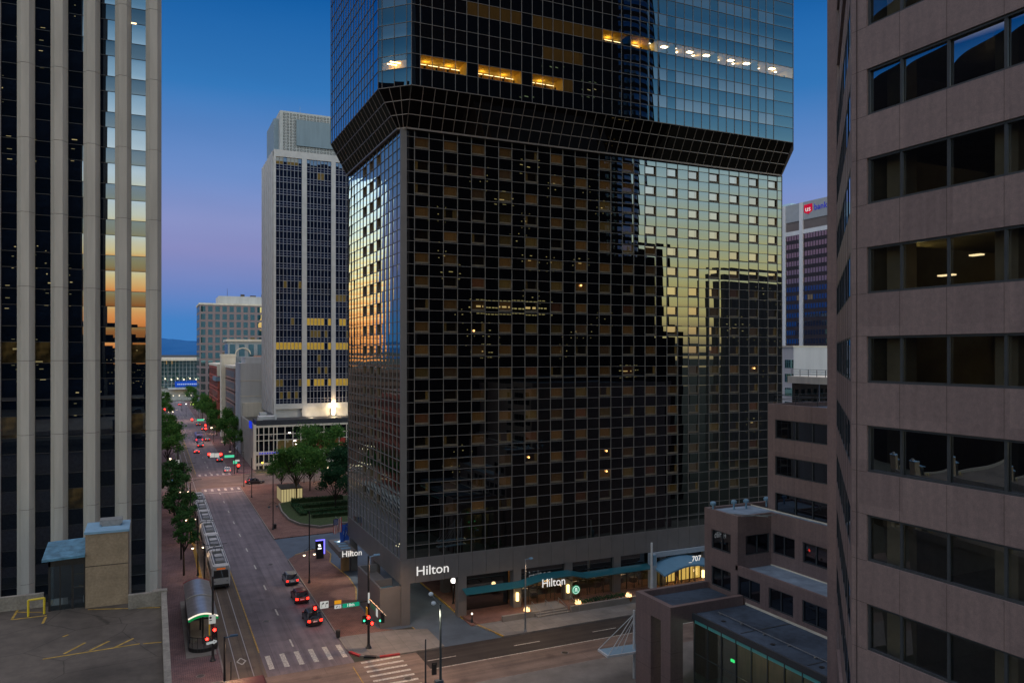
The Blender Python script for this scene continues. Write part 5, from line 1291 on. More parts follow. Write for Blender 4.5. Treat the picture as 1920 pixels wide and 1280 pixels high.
b = MB(); b.loft([[(xp0,yp0-6.5,126),(xp0+30,yp0-6.5,126),(xp0+30,yp0+30,126),(xp0,yp0+30,126)],[(xp0+4,yp0-1.5,137),(xp0+26,yp0-1.5,137),(xp0+26,yp0+26,137),(xp0+4,yp0+26,137)]]); part('peaked_roof', b, glass('peak_glass', .5, (.6,.9,1), (.06,.13,.2)), BT)
# white low-rises between the hotel and the granite wing
WX = 140.; yw1, yw2 = at_x(1466,WX), at_x(1488,WX)
zw = CAMZ-(651-HY)/FPX*(WX/ray(1480)[0])
WB = thing('white_lowrise', 'white painted low-rise with a column of small windows beside the glass hotel', 'building', (WX,yw2,0))
part('wall', MB().box(WX,WX+14,yw2,yw1,0,zw), M['whitewall'], WB); part('wall', MB().box(WX+2,WX+18,at_x(1498,WX+2),yw2-.02,0,zw-1.3), M['whitewall'], WB)
part('parapet', MB().box(WX-.2,WX+14,yw2-.1,yw1,zw,zw+.4), M['cream'], WB)
b = MB(); ym = (yw1+yw2)/2
for k in range(5): z = zw-5-3.4*k; b.box(WX-.05,WX+.1,ym-1.9,ym+.9,z,z+2.0)
part('window', b, TEALW, WB)
b = MB(); yy = at_x(1492,WX+2); z_ = CAMZ-(688-HY)/FPX*((WX+2)/ray(1492)[0]); b.box(WX+1.95,WX+2.1,yy-.5,yy+.4,z_-1.0,z_+1.0); part('lit_window', b, glow('low_lit',(1,.45,.06),1.2), WB)
MX = 175.; ym1, ym2 = at_x(1484,MX), at_x(1600,MX); zm = CAMZ-(672-HY)/FPX*(MX/ray(1515)[0])
MBD = thing('plant_roof_building', 'white roof plant building with pale ducts and a railing before the bank tower', 'building', (MX,ym2,0))
part('wall', MB().box(MX,MX+20,ym2,ym1,0,zm-1.5), M['whitewall'], MBD)
b = MB(); b.box(MX-.2,MX+20,ym2,ym1,zm-1.5,zm-1.1); b.cyl((MX+1,ym2,zm-.2),(MX+1,ym1-4,zm-.2),.7,.7,10); b.box(MX+4,MX+18,ym2,ym1-9,zm-1,zm+1.5); part('roof_duct', b, surf('duct_metal',(.36,.44,.50),.4,.1,1,0,metal=.4), MBD)
b = MB(); b.box(MX-.8,MX-.05,ym2,ym1-11,zm-5,zm-4.4); b.box(MX-.3,MX,at_x(1520,MX)-1,at_x(1520,MX)+.5,zm-4,zm-2.2); part('wall_detail', b, M['darkframe'], MBD)
part('roof_mast', MB().cyl((MX+2,at_x(1513,MX+2),zm),(MX+2,at_x(1513,MX+2),zm+3.2),.07,.05,6), M['steel'], MBD)
LX = 120.; yl_1, yl_2 = at_x(1485,LX), at_x(1600,LX); zl_ = CAMZ-(706-HY)/FPX*(LX/ray(1515)[0])
LD = thing('dark_lowrise', 'low dark glass building with a pale roof slab below the white roof plant', 'building', (LX,yl_2,0))
part('wall', MB().box(LX,LX+20,yl_2,yl_1,0,zl_-1.4), glass('dark_low_glass', .12, (.5,.7,.8), (.010,.018,.018), fres=.3), LD)
part('roof_slab', MB().box(LX-.8,LX+20,yl_2,yl_1+.4,zl_-1.4,zl_), M['cream'], LD)
b = MB()
for k in range(3): z = zl_+.5+.45*k; b.bar((LX,yl_2,z),(LX,yl_1,z),.07,.07)
y = yl_1
while y > yl_2: b.bar((LX,y,zl_),(LX,y,zl_+1.4),.09,.09); y -= 2.2
part('roof_rail', b, M['darkframe'], LD)
part('mullion', MB().box(LX-.12,LX,at_x(1537,LX)-.1,at_x(1537,LX)+.1,0,zl_-1.4), M['steel'], LD)

# ================================================================ towers behind the viewpoint, seen mirrored in the glass fronts
def back_tower(name, label, x0, x1, y0, y1, z, n=0, mat=None):
    B = thing(name, label, 'tower', ((x0+x1)/2,y1,0)); part('tower_body', MB().box(x0,x1,y0,y1,0,z), mat or BK, B)
    b = MB()
    for k in range(n):
        x = rnd.uniform(x0+1,x1-3); zz = 3.9*rnd.randint(2,int(z/3.9)-1); b.box(x,x+rnd.choice([.8,1.5,2.6]),y1+.002,y1+.06,zz,zz+.5)
    if n: part('lit_window', b, glow('back_lit', (1,.76,.34), 1.8), B)
    else: part('roof', MB().box(x0+2,x1-2,y0+2,y1-2,z,z+2), BK, B)
    return B
BK = surf('dark_tower_skin', (.010,.010,.013), .8, .3, .2, 0, spec=.1)
GRY = surf('grey_tower_skin', (.16,.15,.14), .8, .3, .3, 0, streak=True)
back_tower('mirrored_tower', 'dark tower mirrored at the left end of the fin tower windows', -44,-13.4,-75,-32,150,24)
back_tower('mirrored_block', 'grey flat-topped block mirrored at the right end of the glass hotel', 165,260,-13,-6,60,30,GRY)
for k,(x0,x1,y,z) in enumerate(((-9,8,-190,39),(8,30,-220,43),(36,66,-260,37),(70,118,-240,46),(118,160,-300,40),(-40,-10,-230,44),(170,250,-260,50),(-120,-60,-240,60))):
    back_tower('mirrored_lowrise', ('low roofline','stepped low roof','wide low block','long flat block','far low block','low corner block','broad far block','taller far block')[k]+' mirrored along the sunset horizon in the glass fronts', x0,x1,y-30,y,z,8)
back_tower('west_tower', 'dark tower mirrored in the ribbon windows of the granite building', -150,-100,50,200,112,30)
MT = thing('mirror_tower', 'bright mirror-glass tower reflected in the hotel side front', 'tower', (-13,262,0))
b = MB(); us = [1.9*k for k in range(7)]; zs = [3.6*k for k in range(27)]
wall_glass(b, (-15.1,262), (1,0), us, zs); part('mirror_front', b, glass('mirror_tower_glass', .85, (.95,.94,1), (.01,.01,.012), .016, .004, fres=0), MT)
part('tower_body', MB().box(-15.1,-3.7,262.1,290,0,93.6), BK, MT)
block('brick_rowhouse', 'brick street block mirrored low down in the hotel side front', 'building', -40,.8,240,256,30, M['pinkbrick'], 6, 12, 0, (.55,.55), DKW, 0)
WH_ = block('brick_warehouse', 'red-brown warehouse mirrored at the foot of the hotel side front', 'building', -40,.6,150,208,24, M['redbrick'], 5, 10, 0, (.55,.6), DKW, 0)
b = MB()
for r_ in range(5):
    for k in range(16): y = 152+3.5*k; z = 4+4*r_; b.face([(.63,y,z),(.63,y+2,z),(.63,y+2,z+2.4),(.63,y,z+2.4)])
part('window', b, DKW, WH_)
# ================================================================ vegetation
def leafmat(name, c0, c1):
    t = NT(name); g = t.n('TexCoord'); nz = t.n('TexNoise', inp={'Vector': g.outputs['Object'], 'Scale': 1.1, 'Detail': 5.0})
    c = ramp(t, nz.outputs[0], [(.34,c0),(.66,c1)])
    d = t.n('BsdfDiffuse', inp={'Color': c}); tr = t.n('BsdfTranslucent', inp={'Color': c}); m = t.n('MixShader', inp={0: .3}); t.l(d.outputs[0], m.inputs[1]); t.l(tr.outputs[0], m.inputs[2]); t.l(m.outputs[0], t.out.inputs[0]); return t.mat
LEAF = leafmat('leaf_dark', (.024,.080,.030), (.085,.185,.055)); LEAF2 = leafmat('leaf_bright', (.032,.110,.030), (.12,.24,.055)); LEAF3 = leafmat('leaf_deep', (.013,.048,.028), (.042,.105,.045))
def leaves(b, q, c, r, n, size, flat=.75):
    for _ in range(n):
        while True:
            d = Vector((q.uniform(-1,1),q.uniform(-1,1),q.uniform(-1,1)))
            if .25 < d.length < 1: break
        d = d.normalized()*(d.length**.7)*max(.3,q.gauss(1.08,.30))
        p = Vector(c)+Vector((d.x*r,d.y*r,d.z*r*flat)); s = size*q.uniform(.6,1.35)
        a = Vector((q.uniform(-1,1),q.uniform(-1,1),q.uniform(-.5,.5))).normalized(); e = a.cross(Vector((q.uniform(-1,1),q.uniform(-1,1),q.uniform(-1,1)))).normalized()
        b.face([p-a*s, p-e*s*.55, p+a*s, p+e*s*.55])
def tree_mesh(seed, h, cr, trunk, clumps, nleaf, size, tr=.16):
    q = random.Random(seed); t = MB(); lf = MB()
    top = Vector((q.uniform(-.3,.3),q.uniform(-.3,.3),h*.72)); t.cyl((0,0,-.05),(top.x*.3,top.y*.3,trunk),tr,tr*.75,8); t.cyl((top.x*.3,top.y*.3,trunk),top,tr*.75,tr*.25,7)
    for k in range(clumps):
        an = k*2.4+q.uniform(-.4,.4); f = q.uniform(0,1); rr_ = cr*(.25+.62*math.sqrt(f))*q.uniform(.85,1.1); zz = trunk+ (h-trunk)*(.22+.66*(1-f*f*.75)*q.uniform(.7,1.05))
        c = Vector((rr_*math.cos(an), rr_*math.sin(an), zz)); r = cr*q.uniform(.20,.37)
        bs = Vector((top.x*.3,top.y*.3,trunk*q.uniform(.85,1.1)+ (h-trunk)*.12*q.random())); mid = (bs+c)/2+Vector((0,0,.2)); t.cyl(bs,mid,tr*.42,tr*.26,6); t.cyl(mid,c,tr*.26,tr*.08,5)
        leaves(lf, q, c, r, nleaf//clumps, size)
    return t, lf
def make_tree(name, label, seed, h, cr, trunk, clumps, nleaf, size, leaf, loc, group, tr=.16):
    o = thing(name, label, 'tree', loc, 0, group); t, lf = tree_mesh(seed, h, cr, trunk, clumps, nleaf, size, tr)
    part('trunk', t, M['bark'], o, world=False); part('crown', lf, leaf, o, world=False); return o
GS = 'honey locust trees along the pavements'
t1 = make_tree('street_tree', 'slender street tree nearest the tram shelter on the brick sidewalk', 3, 8.2, 2.2, 3.4, 9, 1200, .21, LEAF, (*at(345,1078,.15),.15), GS)
t2 = make_tree('street_tree', 'leafy street tree beside the middle of the tram', 5, 9.2, 2.9, 3.6, 12, 2000, .22, LEAF, (4.3,152,.15), GS)
t3 = make_tree('street_tree', 'full green street tree just past the far crossing on the left', 9, 11.5, 4.3, 3.4, 17, 3600, .26, LEAF2, (3.8,243,.15), GS)
for k,(px,Y,X,src,lab,sc) in enumerate(((0,140,4.3,t1,'thin street tree second from the tram shelter',1.0),(0,164,4.6,t2,'street tree by the black lamp pole at mid tram',.95),(0,178,4.1,t2,'street tree near the rear tram car',1.05),(0,190,4.4,t2,'street tree at the tail of the tram',1.1),(0,201,3.9,t2,'street tree at the near side of the far crossing',1.0),
    (0,262,4.2,t3,'large street tree on the left beyond the far crossing, second along',1.15),(0,283,4.0,t3,'large street tree on the left beyond the far crossing, third along',1.1),(0,330,4,t3,'small far street tree on the left pavement',1.0),(0,400,4,t3,'farther street tree on the left near the glazed hall',1.1),(0,470,4.2,t3,'farthest street tree on the left before the glazed hall',1.2),
    (0,288,24.6,t3,'street tree on the right in front of the pink brick building',1.12),(0,306,24.2,t3,'bushy street tree beside the pink brick front',1.25),(0,270,24.4,t3,'street tree on the right beside the podium hall end',.85),(0,345,24.2,t3,'street tree on the right by the cream corner block',1.0),(0,372,24.0,t3,'street tree at the foot of the red brick building',1.15),(0,398,23.6,t3,'street tree farther along the red brick building',1.2),(0,432,23.4,t3,'street tree on the right before the slab hotel',1.2),(0,520,23.4,t3,'last street tree on the right before the glazed hall',1.3))):
    dup(src, (X,Y,.15), k*1.3, lab, GS, sc)
GP = 'plaza trees'
p1_ = make_tree('plaza_tree', 'broad plaza tree with bright green crown in front of the lit glass box', 21, 13.2, 5.6, 3.2, 22, 5000, .27, LEAF2, (*at(556,938,.5),.5), GP, .2)
p2_ = make_tree('plaza_tree', 'dark dense plaza tree close to the glass hotel', 27, 12.5, 5.4, 2.2, 22, 5000, .29, LEAF3, (40.5,176,.5), GP, .22)
dup(p1_, (40.5,206,.2), 2.1, 'tall plaza tree in front of the podium hall beside the hotel edge', GP, 1.22)
dup(p2_, (36.2,169.5,.5), 1.0, 'dark low plaza tree behind the hedges', GP, .72)
dup(p2_, (46.,188,.3), 2.6, 'dark plaza tree partly hidden behind the hotel corner', GP, 1.05)
dup(p1_, (29.0,199,.2), 4.0, 'low leaning plaza tree by the lamp near the far crossing', GP, .6)
dup(p1_, (35.5,196,.2), 5.0, 'plaza tree between the lit glass box and podium hall', GP, .85)
sm = make_tree('potted_tree', 'small tree in a planter between the portal pillars', 31, 3.6, 1.0, 1.1, 7, 900, .13, LEAF, (*at(1227,1236,.1),.1), None, .06)
# planters and hedges on the plaza
pl = [at(522,946,.3), at(527,960,.3), at(541,975,.3), at(562,984,.3), at(600,989,.3), (46,157.0), (46,184), (31,184)]
PLN = thing('raised_planter', 'raised plaza planter with a curved stone kerb, lawn and clipped hedges', 'planter', (pl[0][0],pl[0][1],0))
part('planter_kerb', MB().prism(pl,0,.62), M['walk_plain'], PLN)
cx_ = sum(p[0] for p in pl)/len(pl); cy_ = sum(p[1] for p in pl)/len(pl)
inn = [(cx_+(p[0]-cx_)*.955, cy_+(p[1]-cy_)*.965) for p in pl]
part('lawn', MB().prism(inn,.5,.68), M['grass'], PLN)
q = random.Random(4)
def hedge(x0,x1,y0,y1,h):
    b = MB(); b.box(x0+.12,x1-.12,y0+.12,y1-.12,.6,.6+h-.12); lf = MB(); n = int(60*(x1-x0+.6)*(y1-y0+.6)*.5)
    for _ in range(n):
        p = Vector((q.uniform(x0,x1),q.uniform(y0,y1),.6+h*q.uniform(.2,1.08)));
        if q.random() < .5: p.z = .6+h*q.uniform(.85,1.1)
        a = Vector((q.uniform(-1,1),q.uniform(-1,1),q.uniform(-.4,.4))).normalized(); e = a.cross(Vector((q.uniform(-1,1),q.uniform(-1,1),1))).normalized(); s = q.uniform(.10,.2)
        b.face([p-a*s,p-e*s*.6,p+a*s,p+e*s*.6], 1)
    part('hedge', b, [M['hedge'], LEAF3], PLN)
for args in ((29.5,45,160.5,162.2,.9),(29.0,44,165.5,167.0,.8),(28.6,42,171.5,173,.9),(28.3,40,178.5,180.2,1.0),(27.6,29.2,164,176,.7)): hedge(*args)
bx = at(516,937,.2); 
LBX = thing('lit_glass_box', 'low glowing yellow glass box at the edge of the plaza planting', 'pavilion', (bx[0],bx[1],.1))
gx0, gy0 = at(527,941,.2); gx1 = at_y(567,gy0); gzt = 3.0
part('glass_wall', MB().box(gx0,gx1,gy0,gy0+.2,.1,gzt), glow('box_glow',(.92,.76,.36),.46), LBX); part('glass_wall', MB().box(gx0,gx0+.2,gy0+.2,gy0+6.5,.1,gzt), glow('box_glow_side',(.92,.74,.40),.42), LBX)
b = MB()
for k in range(9): x = gx0+(gx1-gx0)*k/8; b.box(x-.05,x+.05,gy0-.06,gy0-.002,.1,gzt+.1)
for k in range(5): y = gy0+.2+6.3*k/4; b.box(gx0-.06,gx0-.002,y-.05,y+.05,.1,gzt+.1)
part('glass_wall_frame', b, M['bronze'], LBX); part('box_roof', MB().box(gx0-.1,gx1+.1,gy0-.1,gy0+6.8,gzt+.1,gzt+.25), M['bronze'], LBX)
lamp((gx0+3,gy0-2.5,1.6), 90, (1,.8,.3), .4)

# ================================================================ vehicles
CGL = glass('car_glass', .16, (.8,.9,1), (.008,.009,.011), fres=.6)
TAIL = glow('tail_red',(1,.02,.01),6.0); TAILD = glow('tail_red_dim',(1,.03,.02),2.2); HEADL = glow('head_white',(1,.93,.8),6.0); PLATE = paint('plate',(.65,.66,.68),.5); CHR = surf('alloy',(.35,.35,.36),.3,.1,5,0,metal=.8)
def ringz(w0, w1, w2, z0, z1, z2, y): return [(w0,y,z0),(w1,y,z0+.22),(w1,y,z1),(w2,y,z2),(-w2,y,z2),(-w1,y,z1),(-w1,y,z0+.22),(-w0,y,z0)]
def car(name, label, cat, loc, rz, col, L=4.7, W=1.88, H=1.68, suv=True, tail=None, group=None, head=False):
    o = thing(name, label, cat, loc, rz, group); pm = paint(name+'_paint', col, .3); w = W/2; bt = .98 if suv else .88; hd = bt-.02
    b = MB(); h = L/2
    b.loft([ringz(w*.80,w*.86,w*.80,.36,.62,.70,-h), ringz(w*.92,w*.97,w*.92,.28,bt-.14,bt-.02,-h+.12), ringz(w*.95,w,w*.95,.24,bt-.1,bt+.02,-h+.7), ringz(w*.95,w,w*.95,.24,bt-.1,bt,.25*h), ringz(w*.95,w*.99,w*.9,.24,hd-.16,hd-.06,.45*h), ringz(w*.92,w*.95,w*.84,.26,hd-.24,hd-.14,h-.35), ringz(w*.78,w*.82,w*.7,.34,.6,.68,h)])
    part('body', b, pm, o, world=False, smooth=False)
    y0 = -h+(.12 if suv else .75); y1 = .42*h; b = MB(); wt = w*.76; zt = H
    rb = lambda ya,yb,ww,z: [(ww,ya,z),(ww,yb,z),(-ww,yb,z),(-ww,ya,z)]
    b.loft([rb(y0,y1,w*.93,bt-.02), rb(y0+(.10 if suv else .25),y1-.25,w*.88,bt+.12), rb(y0+(.45 if suv else .85),y1-.95,wt,zt-.06)][::1]); part('cabin_glass', b, CGL, o, world=False)
    b = MB(); b.loft([rb(y0+(.33 if suv else .78),y1-.88,wt+.02,zt-.07), rb(y0+(.36 if suv else .82),y1-.92,wt+.01,zt-.01), rb(y0+.6 if suv else y0+1.0,y1-1.15,wt-.12,zt+.02)]); part('roof', b, pm, o, world=False)
    b = MB()
    for s_ in (1,-1):
        b.bar((s_*w*.92,y0+.02,bt),(s_*(wt+.01),y0+(.45 if suv else .85),zt-.05),.07,.09); b.bar((s_*w*.925,y1-.02,bt),(s_*(wt+.01),y1-.95,zt-.05),.05,.06); b.bar((s_*w*.925,(y0+y1)/2-.1,bt),(s_*(wt+.012),(y0+y1)/2-.25,zt-.05),.05,.05)
        if suv: b.bar((s_*(wt-.08),y0+.6,zt+.06),(s_*(wt-.08),y1-1.2,zt+.06),.04,.05)
    part('pillar', b, pm, o, world=False)
    for s_ in (1,-1):
        for yy in (-h*.60, h*.60):
            wl = MB(); wl.cyl((s_*(w-.21),yy,.34),(s_*(w+.005),yy,.34),.34,.34,16); wo = part('wheel', wl, M['rubber'], o, world=False)
            rm = MB(); rm.cyl((s_*(w+.002),yy,.34),(s_*(w+.02),yy,.34),.22,.18,12); part('rim', rm, CHR, wo, world=False)
        b = MB(); b.loft([[(s_*w*.94,-h+.13,bt-.34),(s_*w*.60,-h+.03,bt-.34),(s_*w*.60,-h+.06,bt-.10),(s_*w*.93,-h+.16,bt-.06)][::s_],[(s_*w*.94,-h+.02,bt-.34),(s_*w*.60,-h-.04,bt-.34),(s_*w*.60,-h-.01,bt-.10),(s_*w*.93,-h+.04,bt-.06)][::s_]]); part('tail_light', b, tail or TAIL, o, world=False)
        b = MB(); b.box(*sorted((s_*w*.55,s_*w*.85)),h-.22,h-.06,.60,.74); part('headlight', b, HEADL if head else CHR, o, world=False)
        b = MB(); b.loft([[(s_*w*.95,y1-.45,bt+.04),(s_*(w+.2),y1-.5,bt+.04),(s_*(w+.2),y1-.5,bt+.2),(s_*w*.95,y1-.45,bt+.2)],[(s_*w*.95,y1-.3,bt+.06),(s_*(w+.16),y1-.35,bt+.06),(s_*(w+.16),y1-.35,bt+.17),(s_*w*.95,y1-.3,bt+.17)]]); part('mirror', b, pm, o, world=False)
    b = MB(); b.box(-.27,.27,-h-.02,-h+.1,.62,.76) ; part('number_plate', b, PLATE, o, world=False)
    b = MB(); b.loft([ringz(w*.7,w*.84,w*.8,.25,.42,.5,-h-.03), ringz(w*.8,w*.95,w*.9,.25,.42,.52,-h+.2)]); part('rear_bumper', b, M['black'] if suv else pm, o, world=False)
    if tail is not TAILD:
        b = MB(); b.box(-.3,.3,y0+.38 if suv else y0+.2,y0+.46 if suv else y0+.3,zt-.07 if suv else bt+.1,zt-.02 if suv else bt+.14); part('brake_light', b, TAIL, o, world=False)
    return o
def atc(px,py): X,Y = at(px,py,0); return (X,Y+2.3,0.0)
G1 = 'vehicles waiting and driving on the main street'
car('suv_car','black SUV with lit brake lights stopped first at the crosswalk','car',(18.55,101.1,0),0,(.02,.02,.024),4.7,1.92,1.72,True,None,G1)
lamp((18.5,98.0,.8), 9, (1,.05,.03), .25)
car('suv_car','dark red SUV glowing with brake lights, second in the queue','car',(18.60,110.6,0),0,(.13,.006,.008),4.6,1.88,1.70,True,None,G1)
lamp((18.5,107.6,.8), 12, (1,.05,.03), .25)
car('suv_car','dark SUV with a pale rear, third in the queue','car',(18.75,119.8,0),0,(.16,.18,.20),4.6,1.88,1.66,True,TAILD,G1)
car('sedan_car','silver sedan parked near the far corner signal','car',atc(427,886),0,(.42,.42,.44),4.7,1.82,1.42,False,TAILD,G1)
car('sedan_car','small red-lit hatchback alone in the left lane past the far crossing','car',atc(369,850),0,(.34,.16,.16),4.2,1.76,1.46,False,None,G1)
car('suv_car','dark car half hidden behind the far overhead signals','car',atc(412,866),0,(.10,.05,.055),4.6,1.85,1.6,True,TAILD,G1)
car('pickup_car','dark truck with red lights right behind the far bus','car',atc(376,838),0,(.06,.03,.05),5.4,2.0,1.9,True,None,G1)
car('suv_car','small dark car on the right of the far bus','car',atc(389,827),0,(.025,.03,.04),4.5,1.85,1.6,True,TAILD,G1)
car('suv_car','dark car parked under the far green street sign','car',atc(372,798),0,(.03,.035,.04),4.5,1.85,1.6,True,TAILD,G1)
car('suv_car','dark car with red lamps by the far right kerb','car',atc(382,807),0,(.05,.02,.02),4.6,1.85,1.7,True,None,G1)
car('sedan_car','far car showing only red tail lights near the end of the street','car',atc(337,760),0,(.05,.05,.06),4.7,1.85,1.5,False,None,G1)
car('sedan_car','dark car crossing the far intersection towards the right','car',(*at(478,906,0),0),R(-90),(.02,.02,.025),4.8,1.86,1.45,False,None,G1)
car('sedan_car','white car on the far cross street at the left edge of the gap','car',(4.6,222,0),R(90),(.6,.6,.6),4.6,1.82,1.45,False,TAILD,G1)
def bus(name, label, loc, rz, col, stripe, L=11.5, group=None, rear=True):
    o = thing(name, label, 'bus', loc, rz, group); w, H = 1.27, 3.05; h = L/2
    rg = lambda y,ww,z0,z1: [(ww,y,z0),(ww,y,z1-.25),(ww-.22,y,z1),(-ww+.22,y,z1),(-ww,y,z1-.25),(-ww,y,z0)]
    b = MB().loft([rg(-h,w*.95,.4,H-.08),rg(-h+.15,w,.35,H),rg(h-.2,w,.35,H),rg(h,w*.93,.4,H-.12)]); part('body', b, paint(name+'_paint',col,.6,coat=0), o, world=False)
    b = MB()
    for s_ in (1,-1):
        for k in range(6): b.box(*sorted((s_*w,s_*(w+.012))),-h+.8+k*(L-1.6)/6,-h+.8+(k+.9)*(L-1.6)/6,1.35,2.45)
    b.box(-1.0,1.0,-h-.03,-h+.02,1.55,2.55); b.box(-1.1,1.1,h-.1,h+.02,1.2,2.6); part('window', b, CGL, o, world=False)
    b = MB(); b.box(-w-.014,w+.014,-h+.3,h-.3,.75,1.1); part('stripe', b, paint(name+'_stripe',stripe,.4), o, world=False)
    for q in ((-.9,.9,-h+2,-h+4.2,H,H+.22),(-.7,.7,.5,2.2,H,H+.16)): b = MB().box(*q); part('roof_unit', b, M['bronze'], o, world=False)
    for s_ in (1,-1):
        for yy in (-h+2.6,h-2.4): b = MB().cyl((s_*(w-.28),yy,.48),(s_*(w+.01),yy,.48),.48,.48,16); part('wheel', b, M['rubber'], o, world=False)
        b = MB(); b.box(*sorted((s_*.95,s_*1.2)),-h-.04,-h+.1,.8,1.35); part('tail_light', b, TAIL, o, world=False)
        b = MB(); b.box(*sorted((s_*.7,s_*1.1)),h-.1,h+.03,.7,.9); part('headlight', b, HEADL, o, world=False)
    return o
X, Y = at(374,829,0); bus('city_bus','white-roofed bus with dark blue rear far up the street',(X,Y+5.8,0),0,(.10,.12,.30),(.4,.05,.05),11.5,G1)
bus('red_bus','dark red bus crossing at the very bottom of the picture',(4.4,77.7,0),R(-90),(.085,.005,.008),(.2,.02,.02),11.0,G1)

# tram: three articulated cars coupled at the platform
TW = surf('tram_white', (.58,.58,.58), .4, .12, .6, 0, spec=.5); TG = surf('tram_roof_grey', (.46,.46,.46), .6, .3, .8, 0); TDK = M['black']
def tramcar():
    o = thing('tram_car','tram','tram'); w, L = 1.32, 21.0
    def rg(y, k=1.0, zt=3.55, z0=.35): return [(w*k*.97,y,z0),(w*k,y,1.2),(w*k*.99,y,3.0),(w*k*.86,y,3.38),(w*k*.6,y,zt),(-w*k*.6,y,zt),(-w*k*.86,y,3.38),(-w*k*.99,y,3.0),(-w*k,y,1.2),(-w*k*.97,y,z0)]
    for (ya,yb,na,nb) in ((0,9.9,True,False),(11.1,L,False,True)):
        b = MB().loft([rg(ya,.90 if na else 1,3.30 if na else 3.55),rg(ya+.5,1),rg(yb-.5,1),rg(yb,.90 if nb else 1,3.30 if nb else 3.55)]); part('body', b, TW, o, world=False)
        for s_ in (1,-1):
            b = MB()
            for k in range(6): b.box(*sorted((s_*w*.99,s_*(w+.015))),ya+.8+k*1.42,ya+.8+k*1.42+1.2,1.55,2.75)
            part('side_window', b, CGL, o, world=False)
        b = MB(); b.prism([(-.74,ya+.9),(.74,ya+.9),(.74,yb-.9),(-.74,yb-.9)],3.52,3.565); part('roof_well', b, TDK, o, world=False)
        b = MB(); b.box(-w-.012,w+.012,ya+.6,yb-.6,.80,1.05); part('stripe', b, paint('tram_stripe',(.28,.03,.03),.4), o, world=False)
        b = MB(); yc_ = (ya+yb)/2
        
        for hw,a_,c_,zt2 in ((.62,-3.7,-1.9,3.86),(.58,-.8,.9,3.8),(.66,2.3,3.7,3.9)): b = MB().prism([(-hw,yc_+a_),(hw,yc_+a_),(hw,yc_+c_),(-hw,yc_+c_)],3.5,zt2); part('roof_equipment', b, TG, o, world=False)
        b = MB()
        for k in range(4): b.box(-.7,.7,yc_-3.6+k*.5,yc_-3.45+k*.5,3.861,3.885)
        for s_ in (1,-1): b.box(s_*.98-.04,s_*.98+.04,ya+.9,yb-.9,3.42,3.56)
        part('roof_grille', b, TDK, o, world=False)
        b = MB()
        for s_ in (1,-1):
            for yy in (ya+2,yb-2): b.cyl((s_*.70,yy,.33),(s_*.84,yy,.33),.33,.33,12)
        b.box(-1.05,1.05,ya+.9,ya+3.1,.3,.55); b.box(-1.05,1.05,yb-3.1,yb-.9,.3,.55); part('bogie', b, TDK, o, world=False)
    b = MB()
    for k in range(6): y = 9.92+.2*k; b.loft([rg(y,.93-.05*(k%2),3.45),rg(y+.19,.93-.05*((k+1)%2),3.45)])
    part('articulation', b, TDK, o, world=False)
    for e, y, sg in (('front',0,-1),('rear',L,1)):
        b = MB(); b.loft([[(-1.05,y+sg*.012,1.62),(1.05,y+sg*.012,1.62),(1.0,y+sg*.012,2.78),(-1.0,y+sg*.012,2.78)],[(-1.05,y-sg*.05,1.62),(1.05,y-sg*.05,1.62),(1.0,y-sg*.05,2.78),(-1.0,y-sg*.05,2.78)]]); part('windscreen', b, CGL, o, world=False)
        b = MB(); b.box(-.6,.6,*sorted((y-sg*.02,y+sg*.02)),2.86,3.08); part('destination_sign', b, glow('dest_amber',(1,.22,.03),.35), o, world=False)
        for s_ in (1,-1): b = MB().box(*sorted((s_*.75,s_*.98)),*sorted((y-sg*.02,y+sg*.02)),1.05,1.22); part('headlight', b, HEADL if False else CHR, o, world=False)
        b = MB(); b.box(-1.1,1.1,*sorted((y-sg*.1,y+sg*.14)),.38,.72); part('bumper', b, TDK, o, world=False)
    b = MB(); yp = 5.0
    b.box(-.55,.55,yp-.5,yp+.5,3.52,3.62)
    for s_ in (1,-1): b.bar((s_*.5,yp,3.6),(s_*.35,yp+1.3,4.25),.06,.06); b.bar((s_*.35,yp+1.3,4.25),(s_*.45,yp+.2,4.9),.05,.05)
    b.bar((-.75,yp+.2,4.92),(.75,yp+.2,4.92),.08,.06); b.bar((-.7,yp+.5,4.90),(.7,yp+.5,4.90),.06,.05); part('pantograph', b, TDK, o, world=False)
    return o
t0 = tramcar(); t0.location = (9.04,120.4,0); tag(t0,'front car of the pale tram, nearest the shelter, with its dark windscreen facing us','tram',"cars of the tram standing at the platform")
dup(t0,(9.04,142.0,0),0,'middle car of the pale tram, coupled between the other two'); dup(t0,(9.04,163.6,0),0,'rear car of the pale tram, nearest the far crossing')

# ================================================================ tram shelter and platform
struct('platform_edge', MB().box(6.35,6.88,116,192,.15,.166), surf('tactile_yellow',(.34,.20,.035),.8,.35,3,0))
SX0, SX1, SY0, SY1 = 3.75, 7.0, 97.6, 113.6
ST = thing('tram_shelter', 'barrel-roofed steel tram shelter with a rounded glass end on the platform', 'shelter', (5.3,SY0,.15))
def arc(y, z0, rise, x0=SX0, x1=SX1, n=12, dz=0): return [(x0+(x1-x0)*k/n, y, z0+rise*math.sin(math.pi*(.12+.76*k/n))+dz) for k in range(n+1)]
b = MB(); prev = None
for i in range(9):
    y = SY0+(SY1-SY0)*i/8; top = arc(y,3.0,.75); bot = arc(y,3.0,.75,dz=-.06)
    ring = top+bot[::-1]
    if prev: b.loft([prev,ring])
    prev = ring
part('roof_vault', b, surf('vault_steel',(.42,.41,.40),.32,.2,1.2,0,metal=.75), ST)
